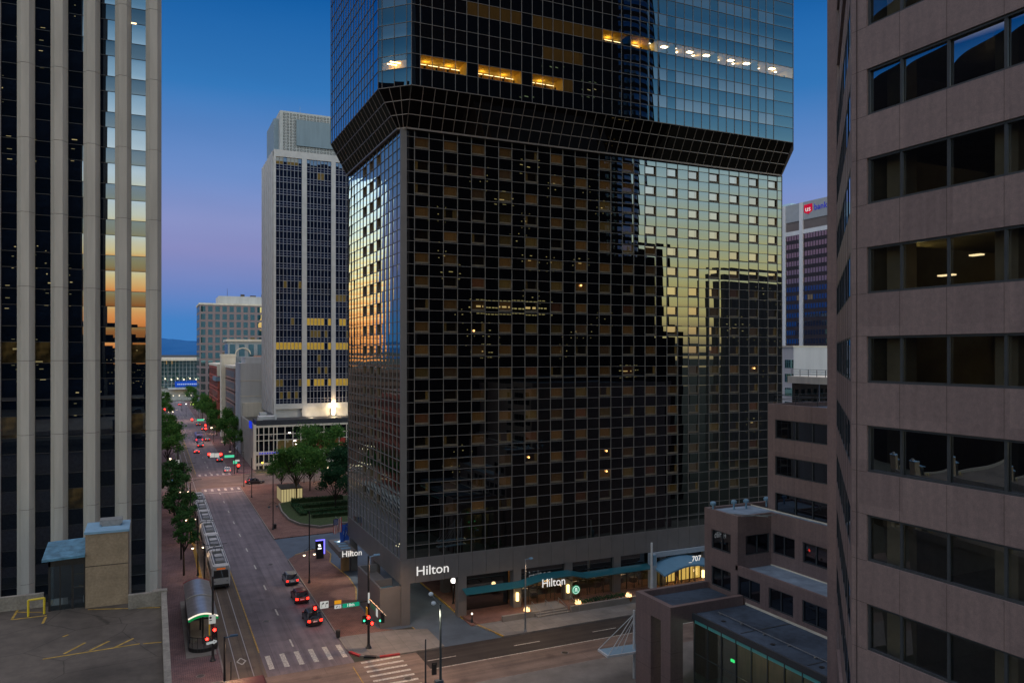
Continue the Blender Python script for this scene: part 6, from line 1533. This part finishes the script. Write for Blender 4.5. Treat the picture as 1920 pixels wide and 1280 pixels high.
def edge(y, mat, nm, th=.22, z=3.0):
    b = MB(); p = arc(y,z,.75)
    for a, c in zip(p,p[1:]): b.bar((a[0],a[1],a[2]-.08),(c[0],c[1],c[2]-.08),.16,th)
    part(nm, b, mat, ST)
edge(SY1+.1, paint('shelter_red',(.40,.02,.02),.4), 'red_fascia'); edge(SY0-.1, glow('shelter_green',(.01,.36,.10),.6), 'green_fascia'); edge(SY0+.25, glow('shelter_tube',(1,.86,.68),1.2), 'light_tube', .14, 3.14)
b = MB(); p = arc(SY0+8.2,3.07,.75)
for a, c in zip(p,p[1:]): b.bar(a,c,.2,.05)
part('roof_rib', b, surf('rib',(.55,.50,.42),.4,.1,2,0,metal=.5), ST)
b = MB()
for y in (SY0+.5,SY0+5.5,SY0+10.5,SY1-.5): b = MB(); b.cyl((5.35,y,.15),(5.35,y,3.65),.11,.11,8); b.bar((SX0+.1,y,3.15),(SX1-.1,y,3.15),.12,.14); part('post', b, M['black'], ST)
b = MB(); g_ = MB(); n = 14; ccx, ccy, rr_ = 5.3, 96.6, 1.55
P_c = [(ccx+rr_*math.cos(math.pi+math.pi*k/n), ccy+rr_*.95*math.sin(math.pi+math.pi*k/n)) for k in range(n+1)]; P_c = [(P_c[0][0],SY0+1.2)]+P_c+[(P_c[-1][0],SY0+1.2)]
for a, c in zip(P_c,P_c[1:]): b.bar((a[0],a[1],.4),(c[0],c[1],.4),.1,.5); g_.face([(a[0],a[1],.65),(c[0],c[1],.65),(c[0],c[1],1.9),(a[0],a[1],1.9)]); b.bar((a[0],a[1],1.93),(c[0],c[1],1.93),.07,.07); 
for a in P_c[::2]: b.bar((a[0],a[1],.6),(a[0],a[1],1.93),.05,.05)
part('screen_frame', b, M['black'], ST); part('screen_glass', g_, glass('screen_glass',.18,(.8,.9,1),(.45,.48,.5),clear=True), ST)
part('shelter_wall', MB().box(SX0+.15,SX0+.25,SY0+1.2,SY1-.5,.15,2.9), M['bronze'], ST)
part('poster', MB().box(6.1,6.2,98.6,99.8,.6,2.4), glow('poster_warm',(.8,.45,.06),.28), ST)
lamp((5.3,SY0+1.2,2.7), 26, (1,.8,.5), .2); lamp((5.3,SY0+8,2.7), 24, (1,.75,.4), .2)
part('platform_slab', MB().box(3.4,6.6,94.0,116,.15,.22), M['walk_plain'], ST)

# ================================================================ signals, signs, lamps
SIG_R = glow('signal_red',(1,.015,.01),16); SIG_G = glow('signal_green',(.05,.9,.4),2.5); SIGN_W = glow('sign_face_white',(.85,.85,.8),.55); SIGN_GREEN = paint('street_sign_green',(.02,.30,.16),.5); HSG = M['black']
def head(o, x, y, z, lit='red', back=False, n=3):
    """three-lens signal, lenses facing -y"""
    b = MB(); b.box(x-.17,x+.17,y-.12,y+.14,z-.5,z+.5)
    sg = 1 if back else -1
    for k in range(3): b.cyl((x,y+sg*.12,z+.33-.33*k),(x,y+sg*.32,z+.33-.33*k),.15,.15,10)
    b.box(x-.26,x+.26,y-.01,y+.01,z-.6,z+.6); part('signal_head', b, HSG, o)
    if not back:
        k = 0 if lit == 'red' else 2
        part('signal_lens', MB().ball((x,y-.26,z+.33-.33*k),.17,10), SIG_R if lit == 'red' else SIG_G, o)
        if lit == 'red': lamp((x,y-.7,z+.33), 5, (1,.05,.03), .15)
def pole_thing(name, label, cat, X, Y, h, r=.11, group=None, mat=None, z0=.15):
    o = thing(name, label, cat, (X,Y,z0), 0, group)
    b = MB(); b.cyl((X,Y,z0),(X,Y,z0+h),r,r*.7,10); b.lathe((X,Y,z0),[(r*2.2,0),(r*2.2,.08),(r*1.5,.25),(r*1.1,.5)],10); part('pole', b, mat or HSG, o); return o
GT_ = 'traffic signals'
PX_, PY_ = at(691,1214,.15)
o = pole_thing('traffic_signal','traffic signal pole on the red-kerbed corner with signs along its mast arm','traffic signal',PX_,PY_,10.7,.16,GT_)
xa = at_y(586,PY_); zA_ = at_y(640,PY_,1134)[1]
part('mast_arm', MB().bar((PX_,PY_,zA_+.1),(xa,PY_,zA_-.05),.13,.13), HSG, o)
part('mast_arm', MB().bar((PX_,PY_,zA_+.35),(PX_+.3,PY_-6.5,zA_+.25),.12,.12), surf('arm_tan',(.30,.24,.17),.5,.1,2,0), o)
head(o, at_y(590,PY_-.2), PY_-.2, zA_-.1)
X, Z = at_y(690,PY_-.35,1161); head(o, X, PY_-.35, Z)
X, Z = at_y(698,PY_-.2,1168); part('walk_signal', MB().box(X-.24,X+.26,PY_-.1,PY_+.1,Z-.24,Z+.24), HSG, o); part('signal_lens', MB().ball((X,PY_-.16,Z),.16,10), SIG_R, o)
X, Z = at_y(683,PY_-.2,1163); part('signal_lens', MB().ball((X,PY_-.2,Z),.12,8), SIG_G, o); part('signal_head', MB().box(X-.2,X+.2,PY_-.1,PY_+.1,Z-.35,Z+.55), HSG, o)
def plate(o, px, py, w_, h_, mat, Y=None, nm='sign_plate'):
    X, Z = at_y(px, Y, py); part(nm, MB().box(X-w_/2,X+w_/2,Y-.03,Y+.0,Z-h_/2,Z+h_/2), mat, o); return X, Z
yS = PY_-.12
X, Z = plate(o, 608, 1133, .95, .8, SIGN_W, yS)
bk = M['black']; b = MB()
for dx in (-.26,.18): b.bar((X+dx-.05,yS-.045,Z-.25),(X+dx,yS-.045,Z+.1),.03,.11); b.bar((X+dx-.02,yS-.045,Z+.1),(X+dx+.18,yS-.045,Z+.2),.03,.10); b.bar((X+dx+.12,yS-.045,Z+.28),(X+dx+.2,yS-.045,Z+.1),.03,.08)
part('sign_mark', b, bk, o)
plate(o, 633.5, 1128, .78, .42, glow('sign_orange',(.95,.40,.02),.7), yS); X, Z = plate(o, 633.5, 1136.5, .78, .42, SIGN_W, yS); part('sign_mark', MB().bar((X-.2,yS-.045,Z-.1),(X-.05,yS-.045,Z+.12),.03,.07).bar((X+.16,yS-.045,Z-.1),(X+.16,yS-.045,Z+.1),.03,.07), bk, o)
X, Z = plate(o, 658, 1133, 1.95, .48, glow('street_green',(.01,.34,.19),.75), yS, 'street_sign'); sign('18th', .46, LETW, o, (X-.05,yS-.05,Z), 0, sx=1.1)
part('street_sign', MB().box(PX_+.05,PX_+.09,PY_-2.6,PY_-1.0,zA_-.35,zA_+.15), SIGN_GREEN, o)
part('sign_plate', MB().box(PX_+.10,PX_+.14,PY_-3.6,PY_-2.9,zA_-.75,zA_+.1), SIGN_W, o)
part('signal_head', MB().box(PX_-.05,PX_+.35,PY_-5.6,PY_-5.3,zA_-.75,zA_+.35), HSG, o); part('signal_lens', MB().ball((PX_-.1,PY_-5.45,zA_-.5),.12,8), SIG_G, o)
X, Z = at_y(687,PY_-.25,1135); part('warning_sign', MB().box(X-.05,X+.05,PY_-.6,PY_-.1,Z-1.1,Z-.1), paint('warning_yellow',(.7,.38,.02),.5), o)
part('banner', MB().box(PX_-.12,PX_+.08,PY_-.24,PY_-.18,zA_-.1,zA_+1.1), SIGN_W, o)
b = MB(); b.bar((PX_,PY_,10.7),(PX_+.9,PY_-.1,10.9),.08,.08); b.box(PX_+.6,PX_+1.3,PY_-.25,PY_+.05,10.82,10.98); part('luminaire', b, M['membrane'], o)
# left signal and sign pole at the platform end
QX, QY = at(399,1238,.15)
o = pole_thing('traffic_signal','dark tram-side signal pole with a white sign and red lamps by the shelter','traffic signal',QX,QY,9.4,.15,GT_)
X, Z = at_y(402,QY-.2,1184); head(o, X, QY-.25, Z)
X, Z = at_y(388,QY-.1,1197); part('signal_head', MB().box(X-.18,X+.2,QY-.1,QY+.1,Z-.3,Z+.25), HSG, o); part('signal_lens', MB().ball((X,QY-.15,Z),.15,8), SIG_R, o)
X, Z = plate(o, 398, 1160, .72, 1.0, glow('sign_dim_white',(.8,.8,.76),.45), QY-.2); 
part('sign_mark', MB().cyl((X-.18,QY-.24,Z+.2),(X-.18,QY-.235,Z+.2),.13,.13,12).bar((X-.3,QY-.24,Z-.1),(X-.05,QY-.24,Z-.1),.02,.08), bk, o)
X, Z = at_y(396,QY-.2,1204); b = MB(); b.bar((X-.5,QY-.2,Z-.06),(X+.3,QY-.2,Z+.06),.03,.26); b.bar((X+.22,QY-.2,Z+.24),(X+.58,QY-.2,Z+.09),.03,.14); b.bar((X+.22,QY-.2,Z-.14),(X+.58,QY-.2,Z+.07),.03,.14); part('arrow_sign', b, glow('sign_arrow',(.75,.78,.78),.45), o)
# foreground poles
X, Y = at(421,1310,0); o = pole_thing('lamp_post','black pole with a short blue lamp arm at the bottom beside the tram rails','lamp post',X,Y,6.1,.13,'poles near the viewpoint')
b = MB(); b.bar((X,Y,6.1),(X+.9,Y,6.2),.08,.08); b.box(X+.5,X+1.25,Y-.14,Y+.14,6.14,6.30); part('luminaire', b, surf('lum_blue',(.05,.10,.16),.4,.1,2,0), o)
X, Y = at(433,1310,0); pole_thing('marker_post','thin black post at the bottom next to the tram rails','post',X,Y,3.6,.06,'poles near the viewpoint')
X, Y = at(826,1300,.15); o = pole_thing('lamp_post','tall dark pole with two pale floodlights in front of the hotel driveway','lamp post',X,Y,9.0,.14,'poles near the viewpoint', surf('pole_teal',(.030,.048,.06),.4,.1,2,0))
for px,py in ((808,1113),(813,1130)):
    xx, zz = at_y(px,Y,py); part('luminaire', MB().ball((xx,Y,zz),.26,10,.8), surf('lum_pale',(.55,.62,.68),.4,.1,2,0), o)
xx, zz = at_y(808,Y,1113); part('lamp_arm', MB().bar((X,Y,9.1),(xx,Y,zz),.08,.08), M['steel'], o)
xx, zz = at_y(816,Y,1255); head(o, xx, Y+.3, zz, back=True); xx, zz = at_y(821,Y,1275); part('control_box', MB().box(xx-.3,xx+.5,Y-.3,Y+.2,zz-.6,zz+.05), surf('box_blue',(.05,.08,.11),.5,.1,2,0), o)
X, Y = at(798,1300,.15); pole_thing('marker_post','plain dark pole standing just left of the floodlight pole','post',X,Y,5.5,.10,'poles near the viewpoint', surf('pole_blue',(.028,.036,.05),.4,.1,2,0))
# grey street light in front of the hotel
X, Y = at(985,1183,.15); o = pole_thing('street_light','slim grey street light on the sidewalk in front of the hotel entrance','street light',X,Y,8.9,.11,None,M['steel'])
b = MB(); b.bar((X,Y,9.0),(X+.55,Y-.1,9.12),.07,.07); b.ball((X+.72,Y-.12,9.08),.28,10,.5); part('luminaire', b, M['membrane'], o)
X, Y = at(850,1131,.15); o = pole_thing('globe_lamp','dark lamp post with a lit round globe beside the hotel driveway','lamp post',X,Y,3.0,.09,None)
zg = at_y(850,Y,1088)[1]; part('globe', MB().ball((X,Y,zg),.36,12), glow('globe_white',(1,.95,.88),3.2), o); part('globe_cap', MB().cyl((X,Y,zg-.5),(X,Y,zg-.3),.12,.2,8), HSG, o); lamp((X,Y,zg-.6), 130, (1,.82,.6), .35)
X, Y = at(885,1166,.15); o = pole_thing('bollard_light','small dark bollard with a lit top by the driveway mouth','bollard',X,Y,1.0,.09,None); part('light_top', MB().ball((X,Y,1.25),.13,8), glow('bollard_glow',(1,.85,.7),3), o)
X = at_y(1222,86.5); o = pole_thing('mast_pole','tall white pole with a small box rising behind the granite portal','pole',X,86.5,at_y(1222,86.5,1019)[1],.2,None,M['whitemetal']); zz = at_y(1222,86.5,1050)[1]; part('pole_box', MB().box(X+.2,X+.6,86.3,86.7,zz-.7,zz+.7), M['membrane'], o)
# planters with glowing bowls on the terrace, steps, parapet
for k,(px,py,lab) in enumerate(((988,1150,'left of the entrance steps, behind the grey street light'),(1084,1136,'right of the entrance steps'),(1179,1123,'farthest right, near the granite portal'))):
    X, Y = at(px,py,.5); o = thing('fire_bowl','terrace planter bowl with white-hot flames, '+lab,'fire bowl',(X,Y,.15),0,'fire bowls on the hotel terrace')
    part('bowl', MB().lathe((X,Y,.15),[(.35,0),(.5,.1),(.62,.75),(.55,.78),(.5,.7)],12), surf('bowl_copper',(.20,.09,.04),.5,.2,3,0), o)
    b = MB(); qq = random.Random(k)
    for i in range(7): a = i*.9; b.lathe((X+.3*math.cos(a)*(1 if i else 0),Y+.3*math.sin(a)*(1 if i else 0),.85),[(.12,0),(.15,.15),(.06,.4*qq.uniform(.7,1.3)),(.0,.55*qq.uniform(.8,1.3))],6)
    part('flame', b, glow('flame',(1,.60,.26),2.6), o); lamp((X,Y,1.5), 45, (1,.60,.25), .3)
tx0, ty0 = at(1072,1146,.3); tx1 = 62.0
single('terrace_wall', MB().box(tx0,tx1,89.5,89.9,.15,.95), M['walk_plain'], 'low pale terrace wall with lit edge right of the entrance steps', 'wall')
single('terrace_wall', MB().box(40.5,45.0,90.0,90.4,.15,.85), M['walk_plain'], 'short low pale wall left of the entrance steps', 'wall')
b = MB()
for k in range(3): b.box(45.2,tx0-.2,89.6+k*.45,93.4,.15+.16*k,.31+.16*k)
ES = thing('entrance_steps','broad low entrance steps with metal rails below the lit hotel sign','steps',(48,89.6,.15)); part('step_block', b, M['walk_plain'], ES)
b = MB()
for x in (45.6,47.6,49.6,51.4): b.bar((x,89.5,.95),(x,92.0,1.5),.05,.05); b.bar((x,89.5,.2),(x,89.5,.97),.05,.05); b.bar((x,92.0,.6),(x,92.0,1.5),.05,.05)
part('handrail', b, M['steel'], ES)
b = MB(); qq = random.Random(2)
for k in range(90):
    x = qq.uniform(tx0+1.5,tx1-2); b.box(x,x+qq.uniform(.3,.6),qq.uniform(90.1,91.2),91.5,.9,qq.uniform(1.0,1.5))
    
PB = single('planting_bed', (lambda m: (leaves(m, qq, (tx0+5.5,90.6,1.0), 1.0, 1, .1), [leaves(m, qq, (tx0+1.5+i*.62,90.6,1.0), .42, 90, .11) for i in range(13)], m)[-1])(MB()), LEAF3, 'strip of low planting behind the pale terrace wall', 'planting', kind='stuff')
# double lantern posts on the street
GL_ = 'twin lantern posts'
def lantern(px, py, top, lz, label, lit=True, arm=.75, e=55, z0=.15):
    X, Y = at(px,py,z0); D = X*SA+Y*CA; h = CAMZ-(top-HY)/FPX*D
    o = pole_thing('lantern_post', label, 'lamp post', X, Y, h-z0, .11, GL_)
    b = MB()
    for s_ in (1,-1): b.bar((X,Y,lz+.75),(X+s_*arm,Y,lz+.75),.06,.06); b.bar((X+s_*arm,Y,lz+.75),(X+s_*arm,Y,lz+.3),.05,.05); b.bar((X,Y,lz+1.25),(X+s_*arm*.7,Y,lz+.78),.04,.04)
    part('lamp_arm', b, HSG, o)
    for s_ in (1,-1):
        g_ = part('lantern', MB().lathe((X+s_*arm,Y,lz),[(.05,.36),(.28,.28),(.30,.18),(.2,.1)],10), HSG, o)
        part('bulb', MB().ball((X+s_*arm,Y,lz+.02),.17,10), glow('lantern_warm',(1,.74,.48),4.5) if lit else M['greywall'], o)
    if lit: lamp((X,Y,lz-.1), e, (1,.64,.36), .5)
    return o
lantern(580,1092,958,4.35,'twin lantern post on the brick island beside the queue of cars', e=420)
lantern(512,992,885,4.4,'unlit twin lantern post at the corner of the raised planter', False)
lantern(472,932,858,4.4,'unlit twin lantern post close to the far crossing', False)
lantern(371,1078,966,4.4,'twin lantern post between the tram and the brick sidewalk, nearest the shelter', e=300)
lantern(357,1018,905,4.4,'twin lantern post beside the middle of the tram', e=240)
lantern(345,958,868,4.4,'twin lantern post near the tail of the tram', e=240)
# catenary brackets
for k,(Y,lab) in enumerate(((205,'black overhead-wire pole at the near side of the far crossing'),(238,'black overhead-wire pole past the far crossing'),(178,'black overhead-wire pole between the rear tram car and trees'),(116.5,'black overhead-wire pole at the far end of the shelter'))):
    o = pole_thing('wire_pole',lab,'pole',6.55,Y,7.6,.11,'overhead wire poles'); part('bracket', MB().bar((6.55,Y,7.5),(9.5,Y,7.5),.06,.06).bar((6.55,Y,6.6),(8.4,Y,7.45),.04,.04), HSG, o)
b = MB()
for x in (9.04,): b.bar((x,70,5.6),(x,420,5.6),.02,.02)
single('contact_wire', b, HSG, 'thin overhead contact wire above the tram', 'wire')
# far signals
def far_signal(label, pole, heads, signs=(), arm=None, walk=()):
    X, Y = at(*pole,.15); o = pole_thing('traffic_signal',label,'traffic signal',X,Y,7.4,.13,GT_)
    for px,py in heads:
        x, z = at_y(px,Y-.1,py); part('signal_lens', MB().ball((x,Y-.32,z),.34,10), SIG_R, o); part('signal_head', MB().box(x-.3,x+.3,Y-.2,Y+.1,z-1.1,z+.45), HSG, o)
        lamp((x,Y-1.0,z), 14, (1,.05,.03), .2)
    for px,py,w_,h_,mt in signs:
        x, z = at_y(px,Y-.3,py); part('sign_plate', MB().box(x-w_/2,x+w_/2,Y-.34,Y-.3,z-h_/2,z+h_/2), mt, o)
    if arm: x, z = at_y(arm[0],Y,arm[1]); part('mast_arm', MB().bar((X,Y,z),(x,Y,z),.13,.13), HSG, o)
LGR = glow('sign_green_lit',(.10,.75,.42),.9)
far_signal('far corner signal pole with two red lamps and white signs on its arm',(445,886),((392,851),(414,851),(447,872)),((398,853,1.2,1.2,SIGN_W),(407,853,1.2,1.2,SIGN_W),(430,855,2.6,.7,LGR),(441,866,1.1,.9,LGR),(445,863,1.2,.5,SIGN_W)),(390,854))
far_signal('left signal with a red lamp among trees past the far crossing',(333,893),((329,877),),((333,866,.9,1.2,SIGN_W),))
far_signal('second far signal arm with one red lamp over the street',(392,812),((360,786),(385,797),(386,803)),((376,787,2.8,.8,LGR),),(358,788))
far_signal('far left signal with a red lamp near the end of the trees',(312,790),((309,767),))
far_signal('farthest signal with a red lamp down the street',(341,770),((383,766),))
# more lamps of the far street and plaza
pk = 0
LOW = ((398,802,'warm'),(396,815,'warm'),(428,807,'warm'),(433,815,'warm'),(316,780,'warm'),(324,778,'warm'),(349,757,'cool'),(589,872,'warm'),(615,876,'warm'),(570,859,'warm'),(492,871,'amber'),(643,851,'amber'),(319,860,'warm'),(347,893,'warm'),(332,893,'warm'))
WHERE = ('before the cream corner block','below the cream corner block','by the pink brick shopfronts','farther left along the pink brick shopfronts','at the left edge past the far crossing','beside the far left trees','under the glazed hall canopy','in the plaza between the two tree crowns','on the plaza beside the hotel edge','in front of the podium hall doors','at the podium hall corner under the blue letters','glowing behind the plaza tree at the hotel edge','in the left street trees, upper','in the left street trees by the tram tail, right','in the left street trees by the tram tail, left')
for (px,py,c),wh in zip(LOW, WHERE):
    D_ = 255 if px > 480 else (330 if py > 790 else 420)
    if px in (589,615,570): D_ = 205
    if px == 643: D_ = 216
    if px in (492,): D_ = 225
    if py > 855 and px < 360: D_ = 190
    a_ = ray(px); X, Y = a_[0]*D_, a_[1]*D_; Z = max(2.6, CAMZ-(py-HY)/FPX*D_)
    o = pole_thing('globe_lamp','single globe street lamp '+wh,'lamp post',X,Y,Z-.4,.08,'single globe lamps')
    cl = {'warm':(1,.78,.5),'cool':(1,.95,.85),'amber':(1,.62,.06)}[c]; part('globe', MB().ball((X,Y,Z),.24,10), glow('globe_'+c,cl,5), o); lamp((X,Y-.6,Z-.4), {'amber':420}.get(c,170), cl, .4)
# bank machine sign on the island
X, Y = at(600,1046,.16); o = thing('lit_sign','dark kiosk sign with a violet-blue lit frame and white emblem on the island tip','sign',(X,Y,.16))
part('sign_box', MB().box(X-.75,X+.75,Y-.2,Y+.25,.9,3.3), HSG, o); part('sign_leg', MB().box(X-.6,X+.6,Y-.15,Y+.2,.16,.9), HSG, o)
b = MB(); b.box(X-.75,X+.78,Y-.24,Y-.2,3.14,3.34); b.box(X+.58,X+.78,Y-.24,Y-.2,.9,3.14); part('lit_frame', b, glow('violet_frame',(.16,.14,1),2.2), o)
b = MB(); 
for k in range(4): a = k*math.pi/2; b.bar((X-.12+.12*math.cos(a)-.22*math.sin(a),Y-.23,2.35+.12*math.sin(a)+.22*math.cos(a)),(X-.12+.12*math.cos(a)+.16*math.sin(a),Y-.23,2.35+.12*math.sin(a)-.16*math.cos(a)),.03,.16)
b.box(X-.4,X+.2,Y-.24,Y-.2,1.75,1.95); part('sign_emblem', b, glow('emblem_white',(1,1,1),1.6), o)
# flags on the hotel wall
def flag(label, px, py, w_, h_, draw, lean, cat='flag'):
    Y = 124.0; X, Z = at_y(px,Y,py)
    o = thing('flag',label,cat,(X,Y,Z),0,'flags over the hotel entrance')
    b = MB(); b.cyl((28.4,Y,Z-.4),(X-.3,Y,Z+h_*.62),.045,.03,6); b.ball((X-.3,Y,Z+h_*.62),.09,8); part('flag_pole', b, M['steel'], o)
    draw(o, X, Y, Z, w_, h_)
def cloth(X,Y,Z,w_,h_,u0,u1,v0,v1,off=0.0,n=8):
    b = MB()
    f = lambda u,v: (X+(u-.5)*w_*(1-.12*v), Y+.22*math.sin(u*9+v*2.2)+off, Z+(.5-v)*h_+.25*(u-.5)*h_*.5)
    for i in range(n):
        for j in range(n):
            a,c,d,e = u0+(u1-u0)*i/n, u0+(u1-u0)*(i+1)/n, v0+(v1-v0)*j/n, v0+(v1-v0)*(j+1)/n
            b.face([f(a,e),f(c,e),f(c,d),f(a,d)])
    return b
def us_draw(o,X,Y,Z,w_,h_):
    for k in range(13): part('stripe', cloth(X,Y,Z,w_,h_,k/13.,(k+1)/13.,0,1,n=4), paint('flag_red' if k%2==0 else 'flag_white',(.42,.03,.04) if k%2==0 else (.6,.58,.56),.8,coat=0), o)
    part('canton', cloth(X,Y,Z,w_,h_,0,.54,0,.42,-.03,5), paint('flag_blue',(.03,.04,.16),.8,coat=0), o)
    b = MB()
    for r_ in range(4):
        for c_ in range(5): b.box(X-.42*w_+c_*.1*w_,X-.42*w_+c_*.1*w_+.07,Y-.3,Y-.27,Z+.40*h_-r_*.09*h_-.03*c_,Z+.40*h_-r_*.09*h_+.05-.03*c_)
    part('star', b, paint('star_white',(.7,.7,.7),.8,coat=0), o)
flag('red and white striped flag with a blue canton over the hotel entrance', 633, 985, 1.35, 2.3, us_draw, 0)
def bl_draw(o,X,Y,Z,w_,h_):
    part('cloth', cloth(X,Y,Z,w_,h_,0,1,0,1), paint('flag_royal',(.02,.09,.42),.8,coat=0), o)
    b = MB(); b.bar((X-.2,Y-.3,Z+.35),(X-.25,Y-.3,Z-.2),.03,.13); b.bar((X+.2,Y-.3,Z+.15),(X+.1,Y-.3,Z-.5),.03,.11); part('emblem', b, paint('flag_pale',(.5,.6,.75),.8,coat=0), o)
flag('plain royal blue flag with a pale emblem beside the striped flag', 646, 998, 1.5, 2.7, bl_draw, 0)
# small sidewalk things
for (px,py,lab) in ((634,1194,'by the crosswalk kerb'),(516,990,'beside the planter lantern post')):
    X, Y = at(px,py,.15); o = thing('litter_bin','small dark litter bin '+lab,'bin',(X,Y,.15),0,'litter bins'); part('bin_body', MB().lathe((X,Y,.15),[(.22,0),(.27,.1),(.28,.75),(.24,.8)],12), HSG, o); part('bin_lid', MB().lathe((X,Y,.95),[(.29,0),(.29,.06),(.16,.16)],12), M['bronze'], o)
# added cobra-head posts carrying spill light over the far crossing and far street
def cobra(label, X, Y, arm, e, h=9.0):
    o = pole_thing('street_light', label, 'street light', X, Y, h, .10, 'added cobra-head street lights'); d = 1 if arm > 0 else -1
    part('lamp_arm', MB().tube([(X,Y,h),(X+arm*.5,Y,h+.35),(X+arm,Y,h+.4)],.045,6), HSG, o)
    part('luminaire', MB().loft([[(X+arm-.1*d,Y-.12,h+.36),(X+arm+.75*d,Y-.1,h+.36),(X+arm+.75*d,Y+.1,h+.36),(X+arm-.1*d,Y+.12,h+.36)][::d],[(X+arm-.1*d,Y-.1,h+.5),(X+arm+.6*d,Y-.06,h+.46),(X+arm+.6*d,Y+.06,h+.46),(X+arm-.1*d,Y+.1,h+.5)][::d]]), M['steel'], o)
    part('added_lamp_lens', MB().box(*sorted((X+arm+.1*d,X+arm+.6*d)),Y-.08,Y+.08,h+.33,h+.358), glow('added_cobra_lens',(1,.68,.40),5), o)
    lamp((X+arm+.4*d,Y,h+.2), e, (1,.55,.38), .3)
cobra('added cobra-head street light at the right side of the far crossing', 21.2, 209.2, -3.0, 4200)
cobra('added cobra-head street light on the far right corner beside the podium hall', 21.2, 233.6, -3.0, 2600)
cobra('added cobra-head street light on the right pavement before the pink brick building', 21.2, 318, -3.0, 3000)
cobra('added cobra-head street light on the right pavement beyond the red brick building', 21.2, 428, -3.0, 3600)
cobra('added cobra-head street light on the left pavement far down the street', 6.2, 372, 3.0, 2600)
lamp((PX_+.95,PY_-.1,10.75), 3600, (1,.60,.34), .3)                       # in the luminaire of the corner signal pole
X, Y = at(421,1310,0); lamp((X+.9,Y,6.05), 1500, (1,.60,.34), .3)           # in the short lamp arm at the bottom
X, Y = at(826,1300,.15); lamp((X-.4,Y-.1,8.6), 2000, (1,.66,.42), .3)       # in the pale floodlights
X, Y = at(985,1183,.15); lamp((X+.72,Y-.12,8.8), 1500, (1,.66,.42), .3)     # in the grey street light
# iron covers in the road
for k,(x,y,lab) in enumerate(((13.2,103.5,'in the left lane beside the second lane dash'),(17.4,131.0,'in the right lane beyond the third waiting car'),(13.0,158,'in the left lane beside the rear tram cars'),(24.5,79.0,'in the cross street by the striped crossing'),(43,78.2,'in the cross street opposite the grey street light'),(4.6,88.5,'in the pavement in front of the shelter'))):
    z = .16 if k == 5 else .0
    o = thing('manhole_cover','round iron cover set '+lab,'manhole cover',(x,y,z),0,'iron covers'); part('cover', MB().cyl((x,y,z+.004),(x,y,z+.012),.36,.36,20), M['bronze'], o); 
    b = MB()
    for i in range(20): a, c = 2*math.pi*i/20, 2*math.pi*(i+1)/20; b.bar((x+.42*math.cos(a),y+.42*math.sin(a),z+.008),(x+.42*math.cos(c),y+.42*math.sin(c),z+.008),.09,.01)
    part('rim', b, M['curb'], o)
